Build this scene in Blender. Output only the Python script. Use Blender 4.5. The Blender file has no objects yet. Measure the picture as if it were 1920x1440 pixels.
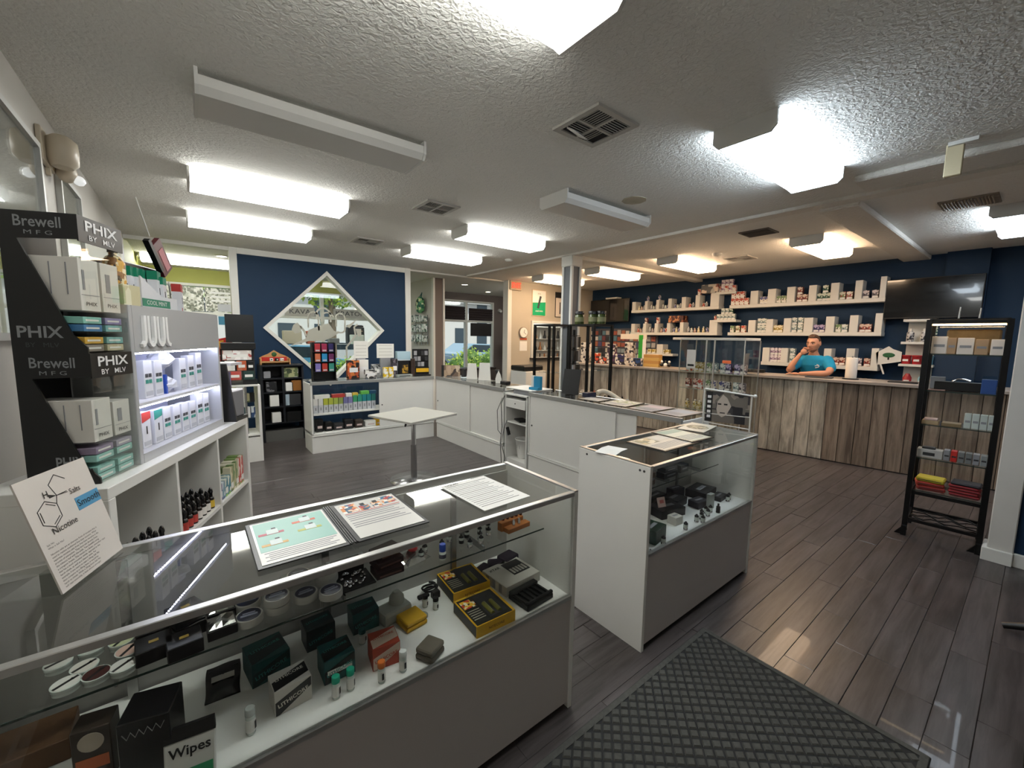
import bpy, bmesh, math, random
from mathutils import Vector, Matrix
R = math.radians
rnd = random.Random(7)
scene = bpy.context.scene
col = scene.collection

# ---------------------------------------------------------------- camera, world, sun, exposure
cam = bpy.data.cameras.new('camera'); cam.sensor_width = 36.0; cam.lens = 775.13 / 1920 * 36; cam.clip_start = 0.02; cam.clip_end = 200
cam_o = bpy.data.objects.new('camera', cam); col.objects.link(cam_o); scene.camera = cam_o
_y, _p, _r = R(52.056), R(6.351), R(-0.853)
_F = Vector((math.cos(_y) * math.cos(_p), math.sin(_y) * math.cos(_p), -math.sin(_p)))
_rt = Vector((math.sin(_y), -math.cos(_y), 0)); _dn = _F.cross(_rt)
_x = _rt * math.cos(_r) + _dn * math.sin(_r); _d = _dn * math.cos(_r) - _rt * math.sin(_r)
cam_o.matrix_world = Matrix(((_x.x, -_d.x, -_F.x, 0), (_x.y, -_d.y, -_F.y, 0), (_x.z, -_d.z, -_F.z, 1.62), (0, 0, 0, 1)))

world = bpy.data.worlds.new('sky'); scene.world = world; world.use_nodes = True
world.node_tree.nodes['Background'].inputs[0].default_value = (0.80, 0.90, 1.0, 1)
world.node_tree.nodes['Background'].inputs[1].default_value = 1.0
sun = bpy.data.lights.new('sun', 'SUN'); sun.energy = 2.6; sun.angle = R(1.5); sun.color = (1.0, 0.95, 0.86)
sun_o = bpy.data.objects.new('sun', sun); col.objects.link(sun_o); sun_o.rotation_euler = (R(36), R(14), 0)

vs = scene.view_settings
vs.view_transform = 'Standard'; vs.look = 'None'; vs.exposure = 0.0; vs.gamma = 1.0; vs.use_curve_mapping = False
scene.cycles.transparent_max_bounces = 28
scene.cycles.use_adaptive_sampling = True
scene.cycles.adaptive_threshold = 0.06
scene.cycles.max_bounces = 8
scene.cycles.diffuse_bounces = 4
scene.cycles.glossy_bounces = 4
scene.cycles.sample_clamp_indirect = 6.0
scene.cycles.use_denoising = True
LAMP_COOL, LAMP_WARM = 18.5, 21.5

# ---------------------------------------------------------------- materials
def lin(h):
    if not isinstance(h, str): return tuple(h)
    h = h.lstrip('#'); c = [int(h[i:i + 2], 16) / 255 for i in (0, 2, 4)]
    return tuple(x / 12.92 if x <= 0.04045 else ((x + 0.055) / 1.055) ** 2.4 for x in c)
_m = {}
def M(name, colr='#808080', rough=0.5, metal=0.0, emit=0.0, noise=0.0, nscale=8.0, bump=0.0, bscale=60.0, spec=0.5, coat=0.0, stretch=None, rand=0.0, ecol=None):
    if name in _m: return _m[name]
    m = bpy.data.materials.new(name); m.use_nodes = True; nt = m.node_tree; b = nt.nodes['Principled BSDF']
    c = lin(colr); b.inputs['Base Color'].default_value = (*c, 1); b.inputs['Roughness'].default_value = rough
    b.inputs['Metallic'].default_value = metal; b.inputs['Specular IOR Level'].default_value = spec
    b.inputs['Coat Weight'].default_value = coat
    if emit:
        b.inputs['Emission Color'].default_value = (*(lin(ecol) if ecol else c), 1); b.inputs['Emission Strength'].default_value = emit
    tc = None
    def coords():
        nonlocal tc
        if tc is None:
            t = nt.nodes.new('ShaderNodeTexCoord'); mp = nt.nodes.new('ShaderNodeMapping')
            if stretch: mp.inputs['Scale'].default_value = stretch
            nt.links.new(t.outputs['Object'], mp.inputs['Vector']); tc = mp.outputs[0]
        return tc
    src = None
    if noise:
        n = nt.nodes.new('ShaderNodeTexNoise'); n.inputs['Scale'].default_value = nscale; n.inputs['Detail'].default_value = 5
        nt.links.new(coords(), n.inputs['Vector'])
        mr = nt.nodes.new('ShaderNodeMapRange'); mr.inputs[1].default_value = 0.25; mr.inputs[2].default_value = 0.75
        mr.inputs[3].default_value = 1 - noise; mr.inputs[4].default_value = 1 + noise
        nt.links.new(n.outputs['Fac'], mr.inputs[0])
        v = nt.nodes.new('ShaderNodeVectorMath'); v.operation = 'SCALE'; v.inputs[0].default_value = c
        nt.links.new(mr.outputs[0], v.inputs['Scale']); src = v.outputs[0]
    if rand:
        oi = nt.nodes.new('ShaderNodeObjectInfo'); mr = nt.nodes.new('ShaderNodeMapRange'); mr.inputs[3].default_value = 1 - rand; mr.inputs[4].default_value = 1 + rand
        nt.links.new(oi.outputs['Random'], mr.inputs[0])
        v = nt.nodes.new('ShaderNodeVectorMath'); v.operation = 'SCALE'
        if src: nt.links.new(src, v.inputs[0])
        else: v.inputs[0].default_value = c
        nt.links.new(mr.outputs[0], v.inputs['Scale']); src = v.outputs[0]
    if src: nt.links.new(src, b.inputs['Base Color'])
    if bump:
        n = nt.nodes.new('ShaderNodeTexNoise'); n.inputs['Scale'].default_value = bscale; n.inputs['Detail'].default_value = 3
        nt.links.new(coords(), n.inputs['Vector'])
        bp = nt.nodes.new('ShaderNodeBump'); bp.inputs['Strength'].default_value = bump; bp.inputs['Distance'].default_value = 0.01
        nt.links.new(n.outputs['Fac'], bp.inputs['Height']); nt.links.new(bp.outputs[0], b.inputs['Normal'])
    _m[name] = m; return m
def PR(name, cols, scale=40.0, rough=0.45, stretch=(1, 1, 1)):
    """printed card: patches of flat ink"""
    if name in _m: return _m[name]
    m = M(name, cols[0], rough); nt = m.node_tree; b = nt.nodes['Principled BSDF']
    t = nt.nodes.new('ShaderNodeTexCoord'); mp = nt.nodes.new('ShaderNodeMapping'); mp.inputs['Scale'].default_value = stretch
    v = nt.nodes.new('ShaderNodeTexVoronoi'); v.inputs['Scale'].default_value = scale; v.distance = 'CHEBYCHEV'
    s = nt.nodes.new('ShaderNodeSeparateColor'); r = nt.nodes.new('ShaderNodeValToRGB'); r.color_ramp.interpolation = 'CONSTANT'
    nt.links.new(t.outputs['Object'], mp.inputs[0]); nt.links.new(mp.outputs[0], v.inputs['Vector']); nt.links.new(v.outputs['Color'], s.inputs[0]); nt.links.new(s.outputs[0], r.inputs[0])
    els = r.color_ramp.elements
    while len(els) < len(cols): els.new(0.5)
    for i, c in enumerate(cols):
        els[i].position = i / len(cols); els[i].color = (*lin(c), 1)
    nt.links.new(r.outputs[0], b.inputs['Base Color']); return m
def GLASS(name, tint=(0.98, 0.99, 0.982), ior=1.5, rough=0.0):
    if name in _m: return _m[name]
    m = bpy.data.materials.new(name); m.use_nodes = True; nt = m.node_tree; nt.nodes.remove(nt.nodes['Principled BSDF'])
    o = nt.nodes['Material Output']; mx = nt.nodes.new('ShaderNodeMixShader'); f = nt.nodes.new('ShaderNodeFresnel'); f.inputs[0].default_value = ior
    g = nt.nodes.new('ShaderNodeBsdfGlossy'); g.inputs['Roughness'].default_value = rough; g.inputs[0].default_value = (1, 1, 1, 1)
    t = nt.nodes.new('ShaderNodeBsdfTransparent'); t.inputs[0].default_value = (*tint, 1)
    geo = nt.nodes.new('ShaderNodeNewGeometry'); mm = nt.nodes.new('ShaderNodeMath'); mm.operation = 'SUBTRACT'; mm.inputs[0].default_value = 1.0
    mu = nt.nodes.new('ShaderNodeMath'); mu.operation = 'MULTIPLY'
    nt.links.new(geo.outputs['Backfacing'], mm.inputs[1]); nt.links.new(f.outputs[0], mu.inputs[0]); nt.links.new(mm.outputs[0], mu.inputs[1])
    nt.links.new(mu.outputs[0], mx.inputs[0]); nt.links.new(t.outputs[0], mx.inputs[1]); nt.links.new(g.outputs[0], mx.inputs[2]); nt.links.new(mx.outputs[0], o.inputs[0])
    _m[name] = m; return m
def STUCCO(name, colr):
    m = M(name, colr, 0.9, spec=0.15); nt = m.node_tree; b = nt.nodes['Principled BSDF']
    t = nt.nodes.new('ShaderNodeTexCoord'); n = nt.nodes.new('ShaderNodeTexNoise'); n.inputs['Scale'].default_value = 46; n.inputs['Detail'].default_value = 2.5; n.inputs['Distortion'].default_value = 0.6
    n2 = nt.nodes.new('ShaderNodeTexNoise'); n2.inputs['Scale'].default_value = 0.9
    bp = nt.nodes.new('ShaderNodeBump'); bp.inputs['Strength'].default_value = 0.75; bp.inputs['Distance'].default_value = 0.014
    nt.links.new(t.outputs['Object'], n.inputs['Vector']); nt.links.new(t.outputs['Object'], n2.inputs['Vector']); nt.links.new(n.outputs['Fac'], bp.inputs['Height']); nt.links.new(bp.outputs[0], b.inputs['Normal'])
    mr = nt.nodes.new('ShaderNodeMapRange'); mr.inputs[3].default_value = 0.93; mr.inputs[4].default_value = 1.06
    v = nt.nodes.new('ShaderNodeVectorMath'); v.operation = 'SCALE'; v.inputs[0].default_value = lin(colr)
    nt.links.new(n2.outputs['Fac'], mr.inputs[0]); nt.links.new(mr.outputs[0], v.inputs['Scale']); nt.links.new(v.outputs[0], b.inputs['Base Color']); return m
def WOOD(name, c1, c2, scale=(3, 40, 40), rough=0.45, rand=0.2, coat=0.0, bump=0.15):
    if name in _m: return _m[name]
    m = M(name, c1, rough, coat=coat); nt = m.node_tree; b = nt.nodes['Principled BSDF']
    t = nt.nodes.new('ShaderNodeTexCoord'); mp = nt.nodes.new('ShaderNodeMapping'); mp.inputs['Scale'].default_value = scale
    oi = nt.nodes.new('ShaderNodeObjectInfo'); ad = nt.nodes.new('ShaderNodeVectorMath'); ad.operation = 'ADD'
    mu = nt.nodes.new('ShaderNodeMath'); mu.operation = 'MULTIPLY'; mu.inputs[1].default_value = 50
    nt.links.new(oi.outputs['Random'], mu.inputs[0]); nt.links.new(t.outputs['Object'], mp.inputs[0]); nt.links.new(mp.outputs[0], ad.inputs[0]); nt.links.new(mu.outputs[0], ad.inputs[1])
    n = nt.nodes.new('ShaderNodeTexNoise'); n.inputs['Scale'].default_value = 1.0; n.inputs['Detail'].default_value = 6; n.inputs['Roughness'].default_value = 0.65; n.inputs['Distortion'].default_value = 0.4
    nt.links.new(ad.outputs[0], n.inputs['Vector'])
    r = nt.nodes.new('ShaderNodeValToRGB'); r.color_ramp.elements[0].position = 0.36; r.color_ramp.elements[1].position = 0.64
    r.color_ramp.elements[0].color = (*lin(c1), 1); r.color_ramp.elements[1].color = (*lin(c2), 1)
    nt.links.new(n.outputs['Fac'], r.inputs[0])
    mr = nt.nodes.new('ShaderNodeMapRange'); mr.inputs[3].default_value = 1 - rand; mr.inputs[4].default_value = 1 + rand
    v = nt.nodes.new('ShaderNodeVectorMath'); v.operation = 'SCALE'
    nt.links.new(oi.outputs['Random'], mr.inputs[0]); nt.links.new(r.outputs[0], v.inputs[0]); nt.links.new(mr.outputs[0], v.inputs['Scale']); nt.links.new(v.outputs[0], b.inputs['Base Color'])
    if bump:
        bp = nt.nodes.new('ShaderNodeBump'); bp.inputs['Strength'].default_value = bump; bp.inputs['Distance'].default_value = 0.004
        nt.links.new(n.outputs['Fac'], bp.inputs['Height']); nt.links.new(bp.outputs[0], b.inputs['Normal'])
    return m

WHITE = M('white_laminate', '#e0dfda', 0.42, noise=0.02, nscale=3)
WPAINT = M('white_paint', '#d9d8d2', 0.55, noise=0.03, nscale=2)
BLACK = M('black_plastic', '#0c0c0d', 0.4)
BLKM = M('black_metal', '#0b0b0c', 0.35, metal=0.3)
ALU = M('brushed_aluminium', '#c9c9c6', 0.32, metal=0.85)
CHROME = M('chrome', '#d0d0d2', 0.12, metal=1.0)
STEEL = M('steel_post', '#a8a8a8', 0.25, metal=0.9)
GLS = GLASS('case_glass')
EDGE = M('glass_edge', '#2f3b36', 0.2)
PANE = GLASS('window_glass', (0.97, 0.99, 0.98))
PAPER = M('paper', '#e4e3de', 0.7)
INK = M('ink', '#151515', 0.6)
NAVY = M('navy_paint', '#1b324b', 0.6, noise=0.06, nscale=1.5, bump=0.05, bscale=90, spec=0.2)
DARKG = M('dark_grey', '#2b2b2d', 0.5)
GREY = M('mid_grey', '#85868a', 0.5)
LWHITE = M('lettering_white', '#e8e8e8', 0.5)
TEAL = M('teal_card', '#0f4f50', 0.45)
RED = M('red_card', '#b4261f', 0.45)
YEL = M('yellow_card', '#d9a91c', 0.45)
WOODT = M('warm_wood', '#a0612c', 0.5, noise=0.2, nscale=6, stretch=(1, 8, 8))

# ---------------------------------------------------------------- mesh builder
class B:
    def __init__(s): s.v = []; s.f = []; s.sm = []
    def add(s, vs_, fs, smooth=False):
        o = len(s.v); s.v += [tuple(v) for v in vs_]; s.f += [tuple(i + o for i in f) for f in fs]; s.sm += [smooth] * len(fs); return s
    def bx(s, x0, x1, y0, y1, z0, z1):
        return s.add([(x0, y0, z0), (x1, y0, z0), (x1, y1, z0), (x0, y1, z0), (x0, y0, z1), (x1, y0, z1), (x1, y1, z1), (x0, y1, z1)],
                     [(0, 3, 2, 1), (4, 5, 6, 7), (0, 1, 5, 4), (1, 2, 6, 5), (2, 3, 7, 6), (3, 0, 4, 7)])
    def cb(s, c, size, mat=None):
        x, y, z = (q / 2 for q in size); vs_ = [Vector((a * x, b * y, d * z)) for d in (-1, 1) for a, b in ((-1, -1), (1, -1), (1, 1), (-1, 1))]
        if mat: vs_ = [mat @ v for v in vs_]
        c = Vector(c)
        return s.add([v + c for v in vs_], [(0, 3, 2, 1), (4, 5, 6, 7), (0, 1, 5, 4), (1, 2, 6, 5), (2, 3, 7, 6), (3, 0, 4, 7)])
    def cyl(s, p0, p1, r0, r1=None, n=12, caps=True):
        r1 = r0 if r1 is None else r1; p0 = Vector(p0); p1 = Vector(p1); d = (p1 - p0).normalized()
        a = d.orthogonal().normalized(); b = d.cross(a); vs_ = []
        for p, r in ((p0, r0), (p1, r1)):
            for i in range(n):
                t = 2 * math.pi * i / n; vs_.append(p + (a * math.cos(t) + b * math.sin(t)) * r)
        s.add(vs_, [(i, (i + 1) % n, n + (i + 1) % n, n + i) for i in range(n)], True)
        if caps: s.add(vs_, [tuple(range(n - 1, -1, -1)), tuple(range(n, 2 * n))])
        return s
    def lathe(s, prof, c=(0, 0, 0), n=16, sx=1, sy=1):
        vs_ = []; fs = []
        for r, z in prof:
            for i in range(n):
                t = 2 * math.pi * i / n; vs_.append((c[0] + r * sx * math.cos(t), c[1] + r * sy * math.sin(t), c[2] + z))
        for k in range(len(prof) - 1):
            for i in range(n): fs.append((k * n + i, k * n + (i + 1) % n, (k + 1) * n + (i + 1) % n, (k + 1) * n + i))
        s.add(vs_, fs, True)
        k = (len(prof) - 1) * n; s.add(vs_, [tuple(range(n - 1, -1, -1)), tuple(range(k, k + n))]); return s
    def tube(s, pts, r, n=6, closed=False):
        pts = [Vector(p) for p in pts]; m = len(pts); vs_ = []; fs = []; up = None
        for k, p in enumerate(pts):
            a = pts[k - 1] if (k or closed) else p; c = pts[(k + 1) % m] if (k < m - 1 or closed) else p
            d = (c - a).normalized()
            if up is None: up = d.orthogonal().normalized()
            up = (up - d * up.dot(d)); up = up.normalized() if up.length > 1e-6 else d.orthogonal().normalized(); b = d.cross(up)
            rr = r[k] if isinstance(r, (list, tuple)) else r
            vs_ += [p + (up * math.cos(2 * math.pi * i / n) + b * math.sin(2 * math.pi * i / n)) * rr for i in range(n)]
        for k in range(m if closed else m - 1):
            k2 = (k + 1) % m
            for i in range(n): fs.append((k * n + i, k * n + (i + 1) % n, k2 * n + (i + 1) % n, k2 * n + i))
        s.add(vs_, fs, True)
        if not closed: s.add(vs_, [tuple(range(n - 1, -1, -1)), tuple(range((m - 1) * n, m * n))])
        return s
    def prism(s, pts, o, u, v, n, t):
        """polygon pts (a,b) -> o + a*u + b*v, extruded by t along n"""
        o, u, v, n = map(Vector, (o, u, v, n)); k = len(pts)
        P = [o + u * a + v * b for a, b in pts]; Q = [p + n * t for p in P]
        flip = u.cross(v).dot(n) * sum(pts[i][0] * pts[(i + 1) % k][1] - pts[(i + 1) % k][0] * pts[i][1] for i in range(k)) * t
        f = [tuple(range(k - 1, -1, -1)), tuple(range(k, 2 * k))] + [(i, (i + 1) % k, k + (i + 1) % k, k + i) for i in range(k)]
        if flip < 0: f = [tuple(reversed(q)) for q in f]
        return s.add(P + Q, f)
    def ball(s, c, r, nu=12, nv=8, sc=(1, 1, 1)):
        vs_ = []; fs = []
        for j in range(nv + 1):
            a = math.pi * j / nv
            for i in range(nu):
                t = 2 * math.pi * i / nu; vs_.append((c[0] + r * sc[0] * math.sin(a) * math.cos(t), c[1] + r * sc[1] * math.sin(a) * math.sin(t), c[2] - r * sc[2] * math.cos(a)))
        for j in range(nv):
            for i in range(nu): fs.append((j * nu + i, j * nu + (i + 1) % nu, (j + 1) * nu + (i + 1) % nu, (j + 1) * nu + i))
        return s.add(vs_, fs, True)
    def mesh(s, name, mat, bevel=0.0, seg=1):
        me = bpy.data.meshes.new(name); me.from_pydata(s.v, [], s.f)
        me.polygons.foreach_set('use_smooth', s.sm)
        if bevel:
            bm = bmesh.new(); bm.from_mesh(me); bmesh.ops.remove_doubles(bm, verts=bm.verts, dist=1e-6)
            es = [e for e in bm.edges if len(e.link_faces) == 2 and e.calc_face_angle(0) > 0.6]
            bmesh.ops.bevel(bm, geom=es, offset=bevel, segments=seg, affect='EDGES', profile=0.6, clamp_overlap=True); bm.to_mesh(me); bm.free()
        me.materials.append(mat); return me
    def build(s, name, mat, parent=None, bevel=0.0, seg=1, loc=None, rz=None):
        o = bpy.data.objects.new(name, s.mesh(name, mat, bevel, seg)); col.objects.link(o)
        if parent is not None: o.parent = parent
        if loc is not None: o.location = loc
        if rz is not None: o.rotation_euler.z = rz
        return o
def tag(o, label=None, cat=None, group=None, kind=None):
    if label: o['label'] = label
    if cat: o['category'] = cat
    if group: o['group'] = group
    if kind: o['kind'] = kind
    return o
def E(name, loc, rz=0.0, label=None, cat=None, group=None):
    o = bpy.data.objects.new(name, None); o.empty_display_size = 0.05; col.objects.link(o); o.location = loc; o.rotation_euler.z = rz
    return tag(o, label, cat, group)
def S(o, label=None): o['kind'] = 'structure'; return tag(o, label) if label else o
def copy_tree(o, loc=None, rz=None, parent=None, label=None, group=None):
    c = o.copy(); col.objects.link(c); c.parent = parent
    if loc is not None: c.location = loc
    if rz is not None: c.rotation_euler.z = rz
    if label: c['label'] = label
    if group: c['group'] = group
    for ch in list(o.children): copy_tree(ch, parent=c)
    return c
_tc = {}
def TX(s, parent, o, u, v, size, mat, name='lettering', align='CENTER', wide=1.0, bold=0.0, ext=0.0006, shear=0.0):
    """flat lettering as a thin mesh: baseline origin o, reading direction u, up v"""
    key = (s, bold, align, shear)
    if key not in _tc:
        c = bpy.data.curves.new('t', 'FONT'); c.body = s; c.align_x = align; c.offset = bold; c.resolution_u = 2; c.shear = shear
        t = bpy.data.objects.new('t', c); col.objects.link(t); me = bpy.data.meshes.new_from_object(t)
        _tc[key] = ([tuple(q.co) for q in me.vertices], [tuple(p.vertices) for p in me.polygons]); bpy.data.objects.remove(t); bpy.data.curves.remove(c); bpy.data.meshes.remove(me)
    vv, ff = _tc[key]; o = Vector(o); u = Vector(u).normalized(); v = Vector(v).normalized(); n = u.cross(v)
    me = bpy.data.meshes.new(name); me.from_pydata([o + u * (x * size * wide) + v * (y * size) + n * ext for x, y, z in vv], [], ff); me.materials.append(mat)
    ob = bpy.data.objects.new(name, me); col.objects.link(ob); ob.parent = parent; return ob
ORD = ['first', 'second', 'third', 'fourth', 'fifth', 'sixth', 'seventh', 'eighth', 'ninth', 'tenth', 'eleventh', 'twelfth', 'thirteenth', 'fourteenth', 'fifteenth', 'sixteenth', 'seventeenth', 'eighteenth', 'nineteenth', 'twentieth']
X, Y, Z = Vector((1, 0, 0)), Vector((0, 1, 0)), Vector((0, 0, 1))
CEIL = 2.88

# ---------------------------------------------------------------- room shell
FLOORM = WOOD('floor_plank_wood', '#3b3634', '#575050', (2.2, 26, 26), 0.33, 0.1, coat=0.1, bump=0.06)
floor = S(B().bx(-0.7, 8.5, -2.3, 10.5, -0.12, -0.012).build('floor', M('floor_base', '#262220', 0.8)), 'dark grey-brown wooden plank floor')
pw = 0.131
lens_ = (0.62, 0.78, 0.96, 1.16); pm = {l: B().bx(-l / 2 + .0007, l / 2 - .0007, -pw / 2 + .0007, pw / 2 - .0007, -0.012, 0).mesh('plank', FLOORM, 0.0018) for l in lens_}
planks = []
row = 0; yy = -2.2
while yy < 10.4:
    xx = -0.6 - rnd.random() * 0.9
    while xx < 8.4:
        l = rnd.choice(lens_); cx = xx + l / 2
        if cx - l / 2 > -0.65 and cx + l / 2 < 8.45 or True: planks.append((cx, yy + pw / 2, l))
        xx += l
    yy += pw; row += 1
def plank_seen(p):
    x, y, l = p
    if x > 1.2 and y < 1.12 and not (1.15 < x < 2.0 and y < 1.0): return math.hypot(x, y)
    if x > 3.6 and y < 4.2 and y < x * 0.7: return math.hypot(x, y) + 0.5
    if 1.3 < y < 5.9 and 0.2 < x < 3.0: return math.hypot(x, y) + 2.0
    return 99
planks.sort(key=plank_seen)
fld = [p for p in planks if -0.6 <= p[0] - p[2] / 2 and p[0] + p[2] / 2 <= 8.42]
for cx, cy, l in fld[:300]:
    o = bpy.data.objects.new('plank', pm[l]); col.objects.link(o); o.parent = floor; o.location = (cx, cy, rnd.uniform(0, .0014)); o.rotation_euler = (rnd.uniform(-.009, .009), rnd.uniform(-.0015, .0015), 0)
rest = B()
done = set(fld[:300])
for p in planks:
    if p in done: continue
    cx, cy, l = p; x0 = max(cx - l / 2 + .0007, -0.6); x1 = min(cx + l / 2 - .0007, 8.4)
    if x1 - x0 > 0.03: rest.bx(x0, x1, cy - pw / 2 + .0007, cy + pw / 2 - .0007, -0.012, 0)
rest.build('plank_field', FLOORM, floor)['kind'] = 'stuff'

CEILM = STUCCO('stucco_ceiling', '#e6e4de')
S(B().bx(-0.72, 8.52, -2.3, 10.57, CEIL, CEIL + 0.15).build('ceiling', CEILM), 'white stucco textured ceiling')
WALLW = M('cool_white_wall', '#bebab3', 0.6, noise=0.03, nscale=2, bump=0.08, bscale=70)
LIME = M('lime_wall', '#a8a955', 0.6, noise=0.04, nscale=2)
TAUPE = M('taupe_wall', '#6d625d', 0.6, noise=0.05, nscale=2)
CREAM = M('cream_wall', '#b0a898', 0.6, noise=0.03, nscale=2)
S(B().bx(-0.72, -0.6, -2.3, 7.45, 0, CEIL).build('wall_left', WALLW), 'white painted wall on the left')
S(B().bx(-0.72, -0.6, 7.45, 10.45, 0, CEIL).build('wall_left_back', LIME), 'lime green wall of the back room')
S(B().bx(8.4, 8.52, -2.3, 10.45, 0, CEIL).build('wall_right', NAVY), 'navy blue wall behind the wooden counter')
S(B().bx(8.28, 8.4, 0.55, 0.95, 0, CEIL).build('wall_right_pier', NAVY), 'shallow navy pier on the blue wall')
S(B().bx(-0.6, 8.4, -2.3, -2.2, 0, CEIL).build('wall_front', WALLW))
# navy partition with diamond opening
cx, cz, hw = 1.868, 1.72, 0.955
DF = 7.45
pt = [(0.55, 0), (cx, 0), (cx, cz - hw), (cx - hw, cz), (cx, cz + hw), (cx, CEIL), (0.55, CEIL)]
pt2 = [(3.33, 0), (3.33, CEIL), (cx, CEIL), (cx, cz + hw), (cx + hw, cz), (cx, cz - hw), (cx, 0)]
nb = B()
for q in (pt, pt2): nb.prism(q, (0, DF, 0), X, Z, Y, 0.12)
navy_wall = S(nb.build('wall_back', NAVY), 'navy blue partition wall with a diamond opening')
t = B(); t.bx(0.53, 0.625, DF - .02, DF + .14, 0, CEIL).bx(3.24, 3.345, DF - .02, DF + .14, 0, CEIL).bx(0.625, 3.24, DF - .018, DF, CEIL - .085, CEIL)
S(t.build('trim_1', WPAINT, bevel=.003), 'white trim around the navy partition')
t = B(); ins, th = hw - .07, hw + .0
for (a, b), (c_, d) in (((0, 1), (1, 0)), ((1, 0), (0, -1)), ((0, -1), (-1, 0)), ((-1, 0), (0, 1))):
    t.prism([(cx + a * th, cz + b * th), (cx + c_ * th, cz + d * th), (cx + c_ * ins, cz + d * ins), (cx + a * ins, cz + b * ins)], (0, DF - .025, 0), X, Z, Y, 0.17)
S(t.build('trim_2', WPAINT), 'white diamond-shaped window trim')
dwin = S(B().prism([(cx, cz + ins), (cx + ins, cz), (cx, cz - ins), (cx - ins, cz)], (0, DF + .05, 0), X, Z, Y, 0.006).build('window_1', PANE), 'diamond-shaped interior window with etched emblem')
def FROST(name, colr, k=0.6):
    if name in _m: return _m[name]
    m = M(name, colr, 0.6); nt = m.node_tree; b = nt.nodes['Principled BSDF']; tr = nt.nodes.new('ShaderNodeBsdfTranslucent'); tr.inputs[0].default_value = (*lin(colr), 1)
    mx = nt.nodes.new('ShaderNodeMixShader'); mx.inputs[0].default_value = k; nt.links.new(b.outputs[0], mx.inputs[1]); nt.links.new(tr.outputs[0], mx.inputs[2]); nt.links.new(mx.outputs[0], nt.nodes['Material Output'].inputs[0])
    return m
ETCH = FROST('etched_frost', '#d2d0c8')
def arc(c, r, a0, a1, n=10, sx=1.0): return [(c[0] + r * sx * math.cos(R(a0 + (a1 - a0) * i / n)), c[1] + r * math.sin(R(a0 + (a1 - a0) * i / n))) for i in range(n + 1)]
def ribbon(pts, w): # flat strip polygon around a polyline (2D)
    L, Rr = [], []
    for i, p in enumerate(pts):
        a = Vector(pts[max(i - 1, 0)]); b = Vector(pts[min(i + 1, len(pts) - 1)]); d = (b - a).normalized(); n = Vector((-d.y, d.x)) * w / 2
        L.append((p[0] + n.x, p[1] + n.y)); Rr.append((p[0] - n.x, p[1] - n.y))
    return L + Rr[::-1]
e = B()
def et(p): e.prism([(cx + a, cz + b) for a, b in p], (0, DF + .047, 0), X, Z, Y, 0.002)
et(ribbon([(-.3, .02), (-.3, .2)] + arc((-.22, .2), .08, 180, 0) + [(-.14, -.02)], .026))
et(ribbon([(-.17, .16)] + arc((-.06, .24), .11, 180, 0) + [(.05, .12)], .03))
et(ribbon([(-.1, .12)] + arc((.0, .18), .1, 150, 10) , .025))
et(ribbon([(.14, .05), (.14, .2)] + arc((.21, .2), .075, 180, 0) + [(.285, .02)] + arc((.21, .02), .075, 0, -140), .026))
et([(-.62, -.3), (-.35, -.16), (-.3, -.02), (-.12, .06), (.02, .1), (.1, -.02), (.18, -.06), (.06, -.14), (-.08, -.2), (-.3, -.2)])
et([(-.52, .06), (-.46, .1), (-.4, .02), (-.42, -.06), (-.5, -.08), (-.55, -.02)])
et(ribbon([(-.42, .05), (-.36, -.05), (-.34, -.12)], .03))
et([(.3, .06), (.4, .12), (.52, .22), (.44, .12), (.36, .03)])
et(ribbon([(.3, -.5), (.3, -.3), (.38, -.2), (.46, -.1), (.44, .05), (.5, .1)], .03))
et([(.46, .02), (.56, .02), (.56, -.1), (.5, -.12)])
e.build('etched_emblem', ETCH, dwin)
# side walls and openings further back
S(B().bx(4.2, 4.46, 8.2, 10.45, 0, CEIL).build('wall_partition', WALLW), 'white partition wall beside the side window')
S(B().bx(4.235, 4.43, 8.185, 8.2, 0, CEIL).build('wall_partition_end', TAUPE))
S(B().bx(4.19, 4.235, 8.17, 8.25, 0, CEIL).bx(4.43, 4.47, 8.17, 8.25, 0, CEIL).build('trim_3', WPAINT), 'white corner trim of the partition')
cw = B(); cw.bx(5.63, 6.35, 7.4, 7.52, 0, CEIL).bx(7.6, 8.4, 7.4, 7.52, 0, CEIL).bx(6.35, 7.6, 7.4, 7.52, 1.98, CEIL).bx(6.35, 7.6, 7.4, 7.52, 0, 1.17)
S(cw.build('wall_cream', CREAM), 'cream wall with a serving hatch')
S(B().bx(5.60, 5.63, 7.37, 7.55, 0, CEIL).bx(5.63, 5.71, 7.375, 7.4, 0, CEIL).build('trim_4', WPAINT), 'white casing at the end of the cream wall')
h = B(); h.bx(6.3, 6.35, 7.36, 7.54, 1.15, 2.03).bx(7.6, 7.65, 7.36, 7.54, 1.15, 2.03).bx(6.35, 7.6, 7.36, 7.54, 1.98, 2.03)
S(h.build('trim_5', WPAINT), 'white frame of the serving hatch')
S(B().bx(6.28, 7.66, 7.3, 7.56, 1.13, 1.165).build('trim_6', M('dark_sill', '#2a2522', 0.5)), 'dark sill of the serving hatch')
S(B().bx(8.28, 8.4, 7.6, 10.45, 0, CEIL).build('wall_hall', TAUPE), 'taupe wall at the end of the side hall')
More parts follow.
